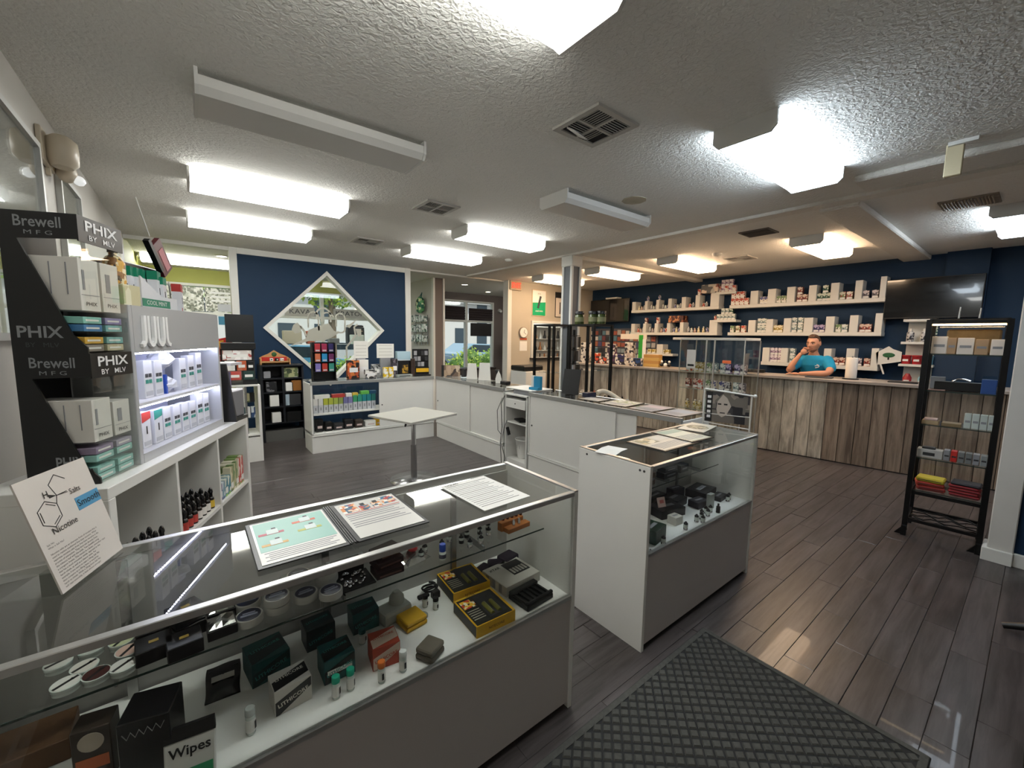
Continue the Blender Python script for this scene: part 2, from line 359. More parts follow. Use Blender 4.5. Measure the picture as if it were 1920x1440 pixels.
# street front with windows
fw = B(); fw.bx(-0.6, 4.2, 10.45, 10.57, 2.6, CEIL).bx(-0.6, 4.2, 10.45, 10.57, 0, 0.55).bx(-0.6, -0.45, 10.45, 10.57, 0.55, 2.6)
S(fw.build('wall_street_lime', LIME), 'lime wall above the shop window')
fw = B(); fw.bx(4.2, 8.4, 10.45, 10.57, 2.68, CEIL).bx(4.2, 5.1, 10.45, 10.57, 0, 2.68).bx(7.4, 8.4, 10.45, 10.57, 0, 2.68).bx(5.1, 7.4, 10.45, 10.57, 0, 0.66)
S(fw.build('wall_street_taupe', TAUPE), 'taupe wall around the side window')
def window(n, x0, x1, z0, z1, xs, zs, label):
    w = S(E('window_%d' % n, (0, 10.5, 0)), label); f = B()
    f.bx(x0, x0 + .05, -.06, .06, z0, z1).bx(x1 - .05, x1, -.06, .06, z0, z1).bx(x0 + .05, x1 - .05, -.06, .06, z0, z0 + .05).bx(x0 + .05, x1 - .05, -.06, .06, z1 - .05, z1)
    for q in xs: f.bx(q - .035, q + .035, -.055, .055, z0 + .05, z1 - .05)
    e = sorted([x0 + .05] + [q + d for q in xs for d in (-.035, .035)] + [x1 - .05])
    for q in zs:
        for i in range(0, len(e), 2): f.bx(e[i], e[i + 1], -.055, .055, q - .03, q + .03)
    f.build('window_frame', WPAINT, w)
    ze = sorted([z0 + .05] + [q + d for q in zs for d in (-.03, .03)] + [z1 - .05])
    for i in range(0, len(e), 2):
        for j in range(0, len(ze), 2): B().bx(e[i], e[i + 1], -.003, .003, ze[j], ze[j + 1]).build('pane', PANE, w)
    return w
window(2, 5.1, 7.4, 0.66, 2.68, [5.68, 6.43], [2.09], 'white framed side window with dark valances')
window(3, -0.45, 4.2, 0.55, 2.6, [0.85, 2.5], [2.02], 'street window of the lime green room')

# ceiling remains of a removed wall
BEAM = STUCCO('beam_paint', '#dedad2')
S(B().bx(4.55, 4.7, -2.2, 7.4, CEIL - .03, CEIL).build('trim_7', BEAM), 'low painted ceiling seam where a wall was removed')
S(B().bx(4.7, 8.4, 1.12, 1.42, CEIL - .06, CEIL).build('trim_8', BEAM, bevel=.01), 'boxed ceiling beam running to the blue wall')
S(B().bx(4.7, 8.4, 4.45, 4.62, CEIL - .06, CEIL).build('trim_9', BEAM, bevel=.01), 'narrow ceiling beam from the pillar')
S(B().bx(-0.6, 0.53, 7.45, 7.57, CEIL - .05, CEIL).build('trim_10', WPAINT), 'thin white header over the back room opening')
S(B().bx(3.345, 5.6, 7.5, 7.62, CEIL - .03, CEIL).build('trim_11', WPAINT), 'thin white ceiling trim at the side hall')
# pillar
pl = E('pillar', (4.62, 4.50, 0), 0, 'square grey pillar with white edges under the ceiling seam', 'pillar')
B().bx(-.085, .085, -.085, .085, 0, CEIL - .03).build('core', M('pillar_grey', '#5d6166', 0.55, noise=.05), pl)
c = B()
for a in (-1, 1):
    for b in (-1, 1): c = B().bx(a * .085 - .018, a * .085 + .018, b * .085 - .018, b * .085 + .018, 0, CEIL - .19); c.build('corner_moulding', WPAINT, pl)
B().bx(-.115, .115, -.115, .115, CEIL - .19, CEIL - .03).build('capital', WPAINT, pl, .01)
# stub wall at right edge
S(B().bx(4.72, 4.84, -2.2, 0.0, 0, CEIL).build('wall_stub', NAVY), 'navy end wall at the right edge')
S(B().bx(4.69, 4.86, 0.0, 0.13, 0, CEIL).build('trim_12', M('door_casing_white', '#cbc8c2', 0.5, noise=.06, nscale=3), bevel=.006), 'white casing at the right edge')
S(B().bx(4.665, 4.885, -0.0, 0.155, 0, 0.1).bx(4.69, 4.72, -2.2, 0.0, 0, 0.1).build('baseboard_right', WPAINT, bevel=.004), 'white baseboard at the right edge')
S(B().bx(-0.6, -0.585, -2.2, 7.45, 0, 0.1).build('baseboard_left', WPAINT))
S(B().bx(3.345, 4.2, 10.43, 10.45, 0, 0.1).build('baseboard_back', WPAINT))
# ---------------------------------------------------------------- ceiling lights
FIXM = M('fixture_enamel', '#d2d1cc', 0.4)
def lens_mat(name, colr, s):
    m = M(name, colr, 0.35, emit=s, ecol=colr); return m
DIFF = {'cool': lens_mat('lit_lens_cool', '#f6f7f3', LAMP_COOL), 'warm': lens_mat('lit_lens_warm', '#ffdab2', LAMP_WARM), 'blue': lens_mat('lit_lens_daylight', '#e4f2ff', LAMP_COOL),
        'off': M('unlit_lens', '#d6d4cf', 0.35)}
def lens_bm():
    b = B(); n = 8; L = 0.585; w = 0.17; z1 = -0.03; z0 = -0.108
    prof = [(-w, z1), (-w, -.075), (-w + .03, z0), (w - .03, z0), (w, -.075), (w, z1)]
    for x0, x1 in ((-L, L),):
        vs_ = [(x, y, z) for x in (x0, x1) for y, z in prof]; k = len(prof)
        b.add(vs_, [(i, k + i, k + i + 1, i + 1) for i in range(k - 1)] + [tuple(range(k)), tuple(range(2 * k - 1, k - 1, -1)), (0, k - 1, 2 * k - 1, k)])
    return b
hous = B().bx(-.6, .6, -.1, .1, -.03, 0).mesh('housing', FIXM, .003)
capm = B().prism([(-.175, 0), (.175, 0), (.175, -.08), (.145, -.112), (-.145, -.112), (-.175, -.08)], (0, 0, 0), Y, Z, X, .016).mesh('end_cap', FIXM)
lensm = {k: lens_bm().mesh('diffuser', m) for k, m in DIFF.items()}
def light(x0, y0, kind, label):
    t = E('ceiling_light', (x0 + .6, y0 + .175, CEIL), 0, label, 'ceiling light', 'wraparound ceiling lights')
    for me, dx in ((hous, 0), (lensm[kind], 0), (capm, -.601), (capm, .585)):
        o = bpy.data.objects.new(me.name.split('.')[0], me); col.objects.link(o); o.parent = t; o.location = (dx, 0, 0)
light(0.07, 1.01, 'cool', 'lit ceiling light cut off by the top edge of the photo')
light(0.09, 2.60, 'off', 'unlit ceiling light nearest above the display cases on the left')
light(0.06, 4.11, 'cool', 'lit ceiling light behind the unlit one at upper left')
light(0.05, 5.55, 'cool', 'lit ceiling light closest to the navy partition at left')
light(2.58, 1.01, 'blue', 'large lit ceiling light at upper right with bright lens')
light(2.58, 2.59, 'off', 'unlit ceiling light in the middle of the room before the pillar')
light(2.53, 4.11, 'cool', 'lit ceiling light in the centre left of the grey pillar')
light(2.50, 5.54, 'cool', 'lit ceiling light furthest back in the middle row')
light(5.86, 0.09, 'blue', 'lit ceiling light cut off by the right edge of the photo')
light(5.86, 1.70, 'warm', 'warm ceiling light nearest to the television on the right')
light(5.81, 3.49, 'warm', 'warm ceiling light above the shopkeeper counter, second from the right')
light(5.74, 4.92, 'warm', 'warm ceiling light just right of the grey pillar')
light(5.62, 6.25, 'warm', 'warm ceiling light left of the pillar by the exit sign')

light(1.35, 8.25, 'cool', 'lit ceiling light of the back room seen through the diamond window')
light(-0.55, 8.9, 'cool', 'added ceiling light that brightens the lime room above the left opening')  # added fixture, put in only to brighten the lime room
light(6.5, 7.75, 'cool', 'added ceiling light that brightens the space behind the serving hatch')  # added fill fixture so the hatch opening does not go dark
# ---------------------------------------------------------------- vents
VENTM = M('vent_enamel', '#b8b5ae', 0.5); VDARK = M('vent_dark', '#17161a', 0.8)
def vent4(x, y, s, label, flap=False):
    t = E('ceiling_vent', (x, y, CEIL), 0, label, 'air vent', 'square four-way ceiling vents'); f = B(); h = s / 2
    f.bx(-h, h, -h, -h + .035, -.014, 0).bx(-h, h, h - .035, h, -.014, 0).bx(-h, -h + .035, -h + .035, h - .035, -.014, 0).bx(h - .035, h, -h + .035, h - .035, -.014, 0)
    f.bx(-.008, .008, -h + .035, h - .035, -.014, 0).bx(-h + .035, -.008, -.008, .008, -.014, 0).bx(.008, h - .035, -.008, .008, -.014, 0)
    f.build('vent_frame', VENTM, t); B().bx(-h + .03, h - .03, -h + .03, h - .03, -.004, -.001).build('backing', VDARK, t)
    q = h - .035; q2 = q - .008; rot = Matrix.Rotation(R(10), 4, 'X'); rot2 = Matrix.Rotation(R(10), 4, 'Y')
    sl = B().cb((0, 0, 0), (q2 - .004, .0035, .004), rot.to_3x3()).mesh('slat', VENTM); sl2 = B().cb((0, 0, 0), (.0035, q2 - .004, .004), rot2.to_3x3()).mesh('slat', VENTM)
    for a, b, me, ax in ((-1, 1, sl, 1), (1, 1, sl2, 0), (1, -1, sl, 1), (-1, -1, sl2, 0)):
        for i in range(7):
            if flap and b == 1 and i > (4 if a < 0 else 3): continue
            o = bpy.data.objects.new('slat', me); col.objects.link(o); o.parent = t
            c = [a * (.008 + q2 / 2), b * (.008 + q2 / 2)]; c[ax] = (c[ax] - q2 / 2 if True else 0) + q2 * (i + .5) / 7; o.location = (c[0], c[1], -.011)
    if flap:
        o = B().bx(-.075, .075, -.002, .002, -.06, 0).build('loose_flap', VENTM, t); o.location = (-.06, h - .06, -.012); o.rotation_euler = (R(-62), 0, R(12))
vent4(1.98, 1.77, .36, 'nearest square ceiling vent with broken louvres', True)
vent4(1.98, 3.79, .35, 'square ceiling vent in the middle of its row')
vent4(1.95, 5.70, .35, 'square ceiling vent furthest back near the navy partition')
vent4(6.68, 2.98, .36, 'square ceiling vent between the warm lights')
t = E('ceiling_vent', (5.28, 2.17, CEIL), 0, 'dark two-slot ceiling vent left of the boxed beam', 'air vent')
B().bx(-.15, .15, -.16, .16, -.012, 0).build('vent_frame', M('brown_vent', '#5c5650', 0.6), t); B().bx(-.13, -.01, -.14, .14, -.014, -.0125).build('slot', VDARK, t); B().bx(.01, .13, -.14, .14, -.014, -.0125).build('slot', VDARK, t)
t = E('return_grille', (5.53, 0.54, CEIL), 0, 'rusty rectangular return air grille at the far right', 'air vent')
B().bx(-.18, .18, -.18, .18, -.01, 0).build('vent_frame', M('rusty_enamel', '#8d8376', 0.7, noise=.3, nscale=14), t)
gs = B().bx(-.15, .15, -.003, .003, -.022, -.0105).mesh('slat', M('grille_slat', '#b1a795', .6))
for i in range(16):
    o = bpy.data.objects.new('slat', gs); col.objects.link(o); o.parent = t; o.location = (0, -.15 + i * .02, 0); o.rotation_euler.x = .4
# water stain patch, smoke detectors, recessed cans
tag(B().cyl((3.26, 2.42, CEIL - .006), (3.26, 2.42, CEIL), .11, n=9).build('ceiling_patch', M('patch_plaster', '#b3aa96', .9, noise=.15, nscale=9)), 'irregular yellowish repair patch on the ceiling near the unlit middle light', 'patch')
for i, (x, y, lb) in enumerate(((4.15, 5.45, 'small white smoke detector left of the pillar'), (6.1, 3.05, 'small white smoke detector among the warm lights'))):
    t = E('smoke_detector', (x, y, CEIL), 0, lb, 'smoke detector', 'smoke detectors'); B().lathe([(.065, 0), (.065, -.015), (.05, -.035), (.02, -.04)], n=20).build('body', WPAINT, t); B().cyl((.03, 0, -.034), (.03, 0, -.039), .006).build('indicator', RED, t)
CAN = M('recessed_lens', '#fff1d8', .4, emit=18.0)
for x, y, lb in ((5.3, 8.7, 'recessed ceiling light nearest in the side hall'), (6.6, 9.6, 'recessed ceiling light deepest in the side hall'), (4.9, 9.9, 'recessed ceiling light beside the partition in the side hall'), (0.35, 9.6, 'recessed ceiling light in the lime room by the window'), (0.5, 8.4, 'recessed ceiling light in the lime room near the opening'), (2.4, 9.3, 'recessed ceiling light seen through the diamond window')):
    t = E('recessed_light', (x, y, CEIL), 0, lb, 'ceiling light', 'recessed ceiling lights'); B().lathe([(.1, 0), (.1, -.008), (.075, -.012), (.07, -.004)], n=20).build('ring', WPAINT, t); B().cyl((0, 0, -.006), (0, 0, -.002), .07, n=18).build('lens', CAN, t)
# hanging bracket (channel) at right
t = E('ceiling_bracket', (3.85, .47, CEIL), R(0), 'beige plastic-covered bracket hanging from the ceiling at upper right', 'bracket')
B().bx(-.012, .012, -.10, .03, -.022, 0).build('mount_rail', WPAINT, t)
B().prism([(-.04, -.004), (.04, -.004), (.04, -.2), (-.04, -.2)], (.012, 0, 0), Y, Z, X, .035).build('bracket_body', M('beige_plastic', '#cbbf9e', .5), t, .004)
S(B().bx(4.05, 4.4, -1.2, 1.02, CEIL - .05, CEIL).build('trim_13', BEAM, bevel=.01), 'boxed ceiling ledge at upper right')
# camera/dark fixture at right frame edge
t = E('security_camera', (5.9, -.02, CEIL - .0), 0, 'dark security camera cut by the right edge under the ceiling', 'camera'); B().cyl((0, 0, -.06), (0, 0, 0), .03).build('mount', BLACK, t); B().cyl((-.08, 0.03, -.1), (.06, 0, -.08), .04).build('camera_body', BLACK, t)

# ---------------------------------------------------------------- left wall: frames and siren
FRM = M('silver_frame', '#bdbdb9', .4, metal=.3); PIC = M('picture_grey', '#6f7271', .12, coat=1.0)
def frame(y0, y1, z0, z1, label, face=PIC, w=.03):
    t = E('framed_picture', (-.6, (y0 + y1) / 2, z0), 0, label, 'picture frame', 'frames on the left wall'); h = (y1 - y0) / 2; H = z1 - z0
    b = B(); b.bx(.001, .03, -h, -h + w, 0, H).bx(.001, .03, h - w, h, 0, H).bx(.001, .03, -h + w, h - w, 0, w).bx(.001, .03, -h + w, h - w, H - w, H); b.build('frame', FRM, t)
    B().bx(.002, .012, -h + w, h - w, w, H - w).build('picture', face, t); B().bx(.014, .017, -h + w, h - w, w, H - w).build('glazing', GLS, t)
frame(2.45, 3.42, 1.58, 2.62, 'large silver picture frame with grey picture on the left wall')
frame(3.85, 4.5, 2.0, 2.62, 'smaller white picture frame behind the black display on the left wall', M('pale_picture', '#9a9c9a', .15, coat=1.0))
t = E('alarm_siren', (-.6, 3.63, 2.58), 0, 'beige wall siren and strobe high on the left wall', 'alarm')
SIR = M('siren_beige', '#c5b9a4', .4)
B().bx(.001, .025, -.15, .14, -.02, .16).build('back_plate', SIR, t, .004)
B().lathe([(.055, -.085), (.085, -.06), (.09, 0), (.085, .06), (.05, .085)], (.08, -.02, .07), 18, .8, 1).build('horn_shell', SIR, t)
B().bx(.02, .1, -.06, .02, .115, .12).build('louvre', DARKG, t)
B().ball((.07, .13, .0), .06, 14, 8, (.8, 1, 1)).build('strobe_housing', SIR, t); B().ball((.12, .14, -.035), .03).build('strobe_lens', M('clear_lens', '#f0f2f2', .05, coat=1, emit=.6), t)
B().bx(.001, .02, .01, .04, -.06, -.02).build('conduit', SIR, t)
# ---------------------------------------------------------------- cream wall items
t = E('exit_sign', (5.80, 7.4, 2.68), 0, 'red lit exit sign at the end of the cream wall', 'sign')
B().bx(-.16, .16, -.06, -.001, 0, .2).build('housing', M('exit_housing', '#b9a68c', .5), t, .006)
B().bx(-.14, .14, -.064, -.061, .02, .18).build('sign_face', M('exit_face', '#9c6f55', .5, emit=.15), t)
TX('EXIT', t, (0, -.0655, .045), X, Z, .16, M('exit_red', '#ff2a18', .5, emit=2.2), bold=.012, wide=.78)
t = E('poster', (6.53, 7.4, 2.14), 0, 'white and green poster with a grey stick device on the cream wall', 'poster')
B().bx(-.215, .215, -.014, -.001, 0, .6).build('poster_frame', M('poster_edge', '#c8b69a', .5), t); B().bx(-.2, .2, -.017, -.0145, .31, .585).build('poster_top', PAPER, t); B().prism([(-.2, .015), (.2, .015), (.2, .33), (-.2, .3)], (0, -.0185, 0), X, Z, Y, .004).build('poster_green', M('poster_green', '#0fa06a', .5), t)
B().cb((.0, -.022, .32), (.055, .006, .29), Matrix.Rotation(R(16), 3, 'Y')).build('device_print', M('device_grey', '#3c4346', .5), t)
TX('JUUL', t, (0, -.0185, .5), X, Z, .045, INK); TX('cool mint', t, (0, -.0205, .1), X, Z, .06, LWHITE, bold=.01)
t = E('poster', (7.21, 7.4, 2.14), 0, 'white poster with black header half behind the pillar', 'poster')
B().bx(-.155, .155, -.014, -.001, 0, .6).build('poster_frame', DARKG, t); B().bx(-.14, .14, -.017, -.0145, .015, .46).build('poster_print', M('poster_pale', '#d3c9bd', .5), t); B().bx(-.14, .14, -.017, -.0145, .465, .585).build('poster_header', INK, t); B().cb((0, -.019, .22), (.03, .004, .28)).build('pen_print', DARKG, t)
t = E('wall_clock', (6.06, 7.4, 1.75), 0, 'round white wall clock on the cream wall', 'clock')
b = B().cyl((0, -.001, 0), (0, -.04, 0), .125, n=28); b.build('clock_rim', M('clock_rim', '#8f8478', .4), t); B().cyl((0, -.0405, 0), (0, -.043, 0), .11, n=28).build('clock_face', PAPER, t)
b = B(); b.cb((.012, -.046, .03), (.008, .003, .07), Matrix.Rotation(R(20), 3, 'Y')); b.build('hour_hand', INK, t); B().cb((.03, -.048, -.02), (.006, .003, .085), Matrix.Rotation(R(125), 3, 'Y')).build('minute_hand', INK, t)
t = E('wall_notice', (6.08, 7.4, 1.33), 0, 'pale paper notice with red strip below the clock', 'notice'); B().bx(-.11, .11, -.006, -.001, 0, .22).build('sheet', PAPER, t); B().bx(-.1, .1, -.008, -.001, .25, .29).build('red_strip', M('faded_red', '#c45a3a', .6), t)
t = E('glass_shelf_rack', (7.3, 8.05, 0), 0, 'white shelving of glassware seen through the serving hatch', 'shelf unit'); B().bx(-.8, .8, .2, .24, 0, 2.3).build('back_panel', WPAINT, t)
for z in (1.0, 1.3, 1.6, 1.9): B().bx(-.8, .8, 0, .2, z, z + .015).build('shelf', WPAINT, t)
for r_ in range(3):
    for i in range(9): tag(B().lathe([(.04, 0), (.045, .05), (.02, .12), (.018, .2), (.025, .21)], (6.6 + i * .16, 8.12, 1.016 + .3 * r_), 12).build('water_pipe', [M('pale_glassware', '#c9cfd0', .1), DARKG, M('amber_glassware', '#a8744a', .1)][(i + r_) % 3]), '%s glass vessel from the left on the %s shelf behind the hatch' % (ORD[i], ('lower', 'middle', 'upper')[r_]), 'vessel', 'glassware behind the hatch')
# side hall: valances, dark sign, cabinet
VAL = M('brown_valance', '#332a2b', .85)
for x0, x1, z0, z1, lb in ((5.72, 6.36, 2.12, 2.5, 'dark brown roman valance on the left half of the side window'), (6.5, 7.33, 2.12, 2.47, 'dark brown roman valance on the right half of the side window')):
    b = B(); n = 5
    for i in range(n): b.prism([(z0 + (z1 - z0) * i / n, 0), (z0 + (z1 - z0) * (i + 1) / n, 0), (z0 + (z1 - z0) * (i + .5) / n, -.03)], (x0, 10.435, 0), Z, Y, X, x1 - x0)
    b.bx(x0, x1, 10.436, 10.443, z0, z1); tag(b.build('window_valance', VAL), lb, 'valance', 'window valances')
t = E('hanging_sign', (6.92, 10.42, 1.66), 0, 'dark square sign board hanging in the right half of the side window', 'sign'); B().bx(-.37, .37, -.006, .006, 0, .38).build('board', M('sign_back', '#1f1a1b', .6), t); B().cyl((-.3, 0, .38), (-.3, 0, .44), .002).build('hanger', DARKG, t); B().cyl((.3, 0, .38), (.3, 0, .44), .002).build('hanger', DARKG, t)
t = E('door_closer_lamp', (7.6, 10.45, 2.45), 0, 'small white spot lamp high in the corner of the side hall', 'lamp'); B().cyl((0, -.001, 0), (0, -.05, 0), .05).build('base', WPAINT, t); B().ball((0, -.08, -.02), .05).build('globe', WPAINT, t)
t = E('glass_cabinet', (7.75, 9.6, 0), R(-8), 'narrow dark-framed glass cabinet in the side hall', 'cabinet')
b = B()
for a in (-.3, .27):
    for c_ in (-.2, .17): b.bx(a, a + .03, c_, c_ + .03, 0, 1.7)
b.bx(-.3, .3, -.2, .2, 1.7, 1.74).bx(-.3, .3, -.2, .2, .02, .08); b.build('cabinet_frame', M('dark_bronze', '#2a2624', .4), t)
for z in (.5, .95, 1.35): B().bx(-.27, .27, -.17, .17, z, z + .008).build('shelf', GLS, t)
B().bx(-.27, .27, -.186, -.182, .08, 1.7).build('glass_door', GLS, t)
for i in range(5): tag(B().lathe([(.03, 0), (.035, .06), (.02, .1), (.02, .16), (.03, .2)], (7.60 + (i % 3) * .1, 9.55, .508 + (i // 3) * .45), 12).build('glass_pipe', M('smoky_glass', '#8d8a88', .15)), '%s small smoky glass pipe in the side hall cabinet' % ORD[i], 'pipe', 'pipes in the hall cabinet')
tag(B().bx(5.0, 6.9, 9.6, 10.0, .72, .78).bx(5.1, 5.16, 9.7, 9.9, 0, .72).bx(6.7, 6.76, 9.7, 9.9, 0, .72).build('hall_table', M('dark_table', '#3a302b', .5)), 'low dark table under the side window', 'table')
# nook shelves on partition wall
t = E('wall_rack', (4.2, 8.75, 1.5), 0, 'clear wall rack of small goods on the white partition', 'rack')
for z in (0, .22, .44): B().bx(-.18, -.001, -.45, .45, z, z + .008).build('shelf', GLS, t)
b = B()
for y in (-.3, 0, .3): b.bx(-.012, -.001, y - .01, y + .01, -.05, .6)
b.build('standard', STEEL, t)
pk = 0
for z in (.009, .229, .449):
    for i in range(6):
        tag(B().bx(4.05, 4.14, 8.36 + i * .14, 8.45 + i * .14, 1.5 + z, 1.5 + z + rnd.uniform(.1, .17)).build('small_carton', PR('nook%d' % (pk % 4), [['#b9c4bd', '#e2e4e0', '#5d6e68'], ['#dfe2de', '#93a8a0', '#c9cfcb'], ['#3c5f50', '#c8d8cc', '#e8ece8'], ['#cfd4d0', '#6b7672', '#e8e8e4']][pk % 4], 25)), '%s small pale carton from the back in the %s row of the clear wall rack' % (ORD[5 - i], ['bottom', 'middle', 'top'][int(z / .2)]), 'carton', 'cartons on the clear wall rack'); pk += 1
t = E('backpack', (4.19, 8.62, 2.14), 0, 'green patterned bag hanging high on the white partition', 'bag')
b = B().lathe([(.05, 0), (.13, .04), (.16, .16), (.13, .3), (.05, .36)], (-.09, 0, 0), 16, .55, 1); b.build('bag_body', PR('bagprint', ['#1d6b4d', '#d7dcae', '#0e3c34', '#6aa66c'], 18), t); B().tube([(-.09, -.06, .33), (-.06, -.03, .45), (-.03, .03, .45), (-.09, .06, .33)], .01).build('strap', TEAL, t)
# ---------------------------------------------------------------- front display cases
FRONTP = M('case_front_laminate', '#bdb7b4', .45, noise=.02, nscale=3)
DECK = M('case_deck', '#e2e2de', .5)
def display_case(x0, x1, y0, y1, H, label, sh, back=True):
    t = E('display_case', ((x0 + x1) / 2, (y0 + y1) / 2, 0), 0, label, 'display case', 'glass-topped display cases'); w = (x1 - x0) / 2; d = (y1 - y0) / 2
    for s in (-1, 1):
        o = B().bx(s * w - (.022 if s > 0 else 0), s * w + (0 if s > 0 else .022), -d, d, 0, H - .004).build('side_panel', WHITE, t, .0015)
        for yy in ((-d + .035, -d + .06, d - .04) if s < 0 else (-d + .04, d - .06, d - .035)):
            B().cyl((s * w, yy - (0.02 if yy > 0 else 0), H - .03), (s * (w + .0012), yy - (0.02 if yy > 0 else 0), H - .03), .0065, n=10).build('screw_cap', DARKG, o)
    i = w - .022
    B().bx(-i, i, -d + .006, -d + .022, .03, .515).build('front_panel', FRONTP, t)
    B().bx(-i, i, -d + .03, -d + .045, 0, .03).build('kick_board', DARKG, t)
    B().bx(-i, i, -d + .022, d - .03, .503, .525).build('deck', DECK, t)
    B().bx(-i, i, -d, -d + .02, .515, .532).build('lower_rail', ALU, t, .001)
    B().bx(-i, i, -d + .008, -d + .014, .532, H - .02).build('front_glass', GLS, t)
    B().bx(-i, i, -d - .001, -d + .022, H - .02, H).build('top_rail', ALU, t, .002)
    B().bx(-i, i, d - .022, d + .001, H - .03, H).build('top_rail', ALU, t, .002)
    B().bx(-i - .02, -i, -d, d, H - .003, H + .003).build('edge_strip', ALU, t); B().bx(i, i + .02, -d, d, H - .003, H + .003).build('edge_strip', ALU, t)
    B().bx(-i, i, -d + .022, d - .022, H - .008, H - .002).build('top_glass', GLS, t)
    for a, b_, yy in ((-i, .02, d - .02), (-.02, i, d - .034)):
        B().bx(a, b_, yy, yy + .01, .03, H - .03).build('sliding_door', M('door_grey', '#a4a39f', .45), t)
    st = B()
    for xx in (-w * .62, 0, w * .62): st.bx(xx - .012, xx + .012, d - .05, d - .036, .525, H - .03)
    st.build('shelf_standard', STEEL, t)
    for z, y_, xa, xb in sh:
        o = B().bx(xa - t.location.x, xb - t.location.x, y_ - t.location.y, d - .06, z - .006, z).build('glass_shelf', GLS, t); B().bx(xa - t.location.x, xb - t.location.x, y_ - t.location.y - .0015, y_ - t.location.y, z - .006, z).build('polished_edge', EDGE, o)
        for xx in (-w * .62, 0, w * .62):
            if xa < xx + t.location.x < xb: B().bx(xx - .003, xx + .003, y_ - t.location.y + .03, d - .05, z - .03, z - .0065).build('bracket', STEEL, o)
    return t
display_case(-.53, 1.25, 1.14, 1.635, .99, 'long white display case in the foreground with glass top and products', [(.772, 1.31, -.5, 1.215)])
display_case(1.765, 3.02, 1.14, 1.615, .995, 'shorter white display case right of the foreground one, beside the doormat', [(.735, 1.375, 1.80, 2.98)])

# ---------------------------------------------------------------- counters seen from the staff side
CGREY = M('counter_edge', '#9b9b98', .4, metal=.4)
def counter_run(name, L, depth, H, loc, rz, label, bays):
    """local x = length, local y = 0 at staff face to depth at customer face"""
    t = E(name, loc, rz, label, 'counter'); h = L / 2
    B().bx(-h, h, .01, depth - .01, .0, .23).build('plinth', WHITE, t, .002)
    B().bx(-h, h, -.004, .012, .238, .256).build('rail', WHITE, t); B().bx(-h, h, -.0, depth - .012, .26, .275).build('deck', DECK, t)
    for s in (-1, 1): B().bx(s * h - (.02 if s > 0 else 0), s * h + (0 if s > 0 else .02), 0, depth, .23, H - .03).build('side_panel', WHITE, t, .001)
    B().bx(-h, h, -.008, .02, H - .045, H).build('top_edge', CGREY, t, .002); B().bx(-h, h, depth - .02, depth, H - .03, H).build('top_edge', ALU, t, .002)
    B().bx(-h + .02, h - .02, .02, depth - .02, H - .008, H - .002).build('top_glass', GLS, t)
    B().bx(-h + .02, h - .02, depth - .012, depth - .006, .275, H - .03).build('front_glass', GLS, t)
    for kind, a, b_ in bays:
        if kind == 'door':
            o = B().bx(a, b_, .004, .016, .262, H - .047).build('sliding_door', WHITE, t, .001); B().cyl((a + .04, .003, .6), (a + .04, -.004, .6), .009).build('lock', DARKG, o)
        elif kind == 'door2': B().bx(a, b_, .02, .03, .262, H - .047).build('sliding_door', WHITE, t, .001)
        elif kind == 'shelf': B().bx(a, b_, .04, depth - .06, .52, .54).build('shelf', WHITE, t, .001)
        elif kind == 'gshelf': B().bx(a, b_, .05, depth - .03, .6, .608).build('glass_shelf', GLS, t)
        elif kind == 'post': B().bx(a, b_, .012, .03, .262, H - .045).build('post', CGREY, t)
    return t
counter_run('counter_case', 1.83, .46, .99, (2.165, 6.0, 0), 0, 'white counter case with open shelf bay in front of the navy partition',
            [('door', .02, .895), ('shelf', -.895, .895), ('post', -.89, -.885)])
counter_run('counter_case', 1.83, .45, .99, (3.105, 5.065, 0), R(-90), 'white counter with two sliding doors at the inside corner',
            [('door', -.89, .1), ('door2', .08, .9)])
counter_run('counter_case', 1.93, .45, .99, (3.13, 2.725, 0), R(-90), 'white counter with sliding door carrying the flat menus',
            [('door', -.94, .3), ('door2', .28, .52), ('gshelf', .3, .94)])
# register cabinet between the runs
t = E('register_cabinet', (3.12, 3.92, 0), R(-90), 'white register cabinet with open shelves between the two counters', 'cabinet')
b = B().bx(-.215, -.195, 0, .43, 0, .93).bx(.195, .215, 0, .43, 0, .93).bx(-.195, .195, .41, .43, 0, .93); b.build('carcass', WHITE, t, .001)
for z in (.08, .56): B().bx(-.195, .195, .02, .41, z, z + .018).build('shelf', WHITE, t)
B().bx(-.195, .195, .02, .04, 0, .08).build('kick_board', WHITE, t)
o = B().bx(-.19, .19, -.01, .4, .76, .87).build('cash_drawer', WHITE, t, .004); B().cyl((0, -.01, .82), (0, -.014, .82), .008).build('lock', DARKG, o)
B().bx(-.215, .215, -.01, .43, .915, .935).build('top', WHITE, t, .002)
o = E('printer_tray', (3.27, 3.86, .9355), R(-90), 'white glossy tray plate on the register cabinet', 'tray'); B().bx(-.29, .2, -.13, .22, .057, .07).build('plate', WHITE, o, .003); B().bx(-.17, .17, -.1, .2, 0, .057).build('drawer_box', GREY, o)
t = E('waste_bin', (3.32, 3.98, .099), 0, 'white plastic waste bin in the register cabinet', 'bin')
B().lathe([(.085, 0), (.088, .01), (.115, .23), (.122, .235), (.122, .245), (.112, .245), (.106, .22), (.08, .012)], n=28).build('bucket', WHITE, t); B().cb((-.102, .0, .15), (.002, .05, .045), Matrix.Rotation(R(-7), 3, 'Y')).build('sticker', GREY, t)
t = E('power_cable', (3.08, 4.09, 0), 0, 'black power cables dangling down the front of the register cabinet', 'cable')
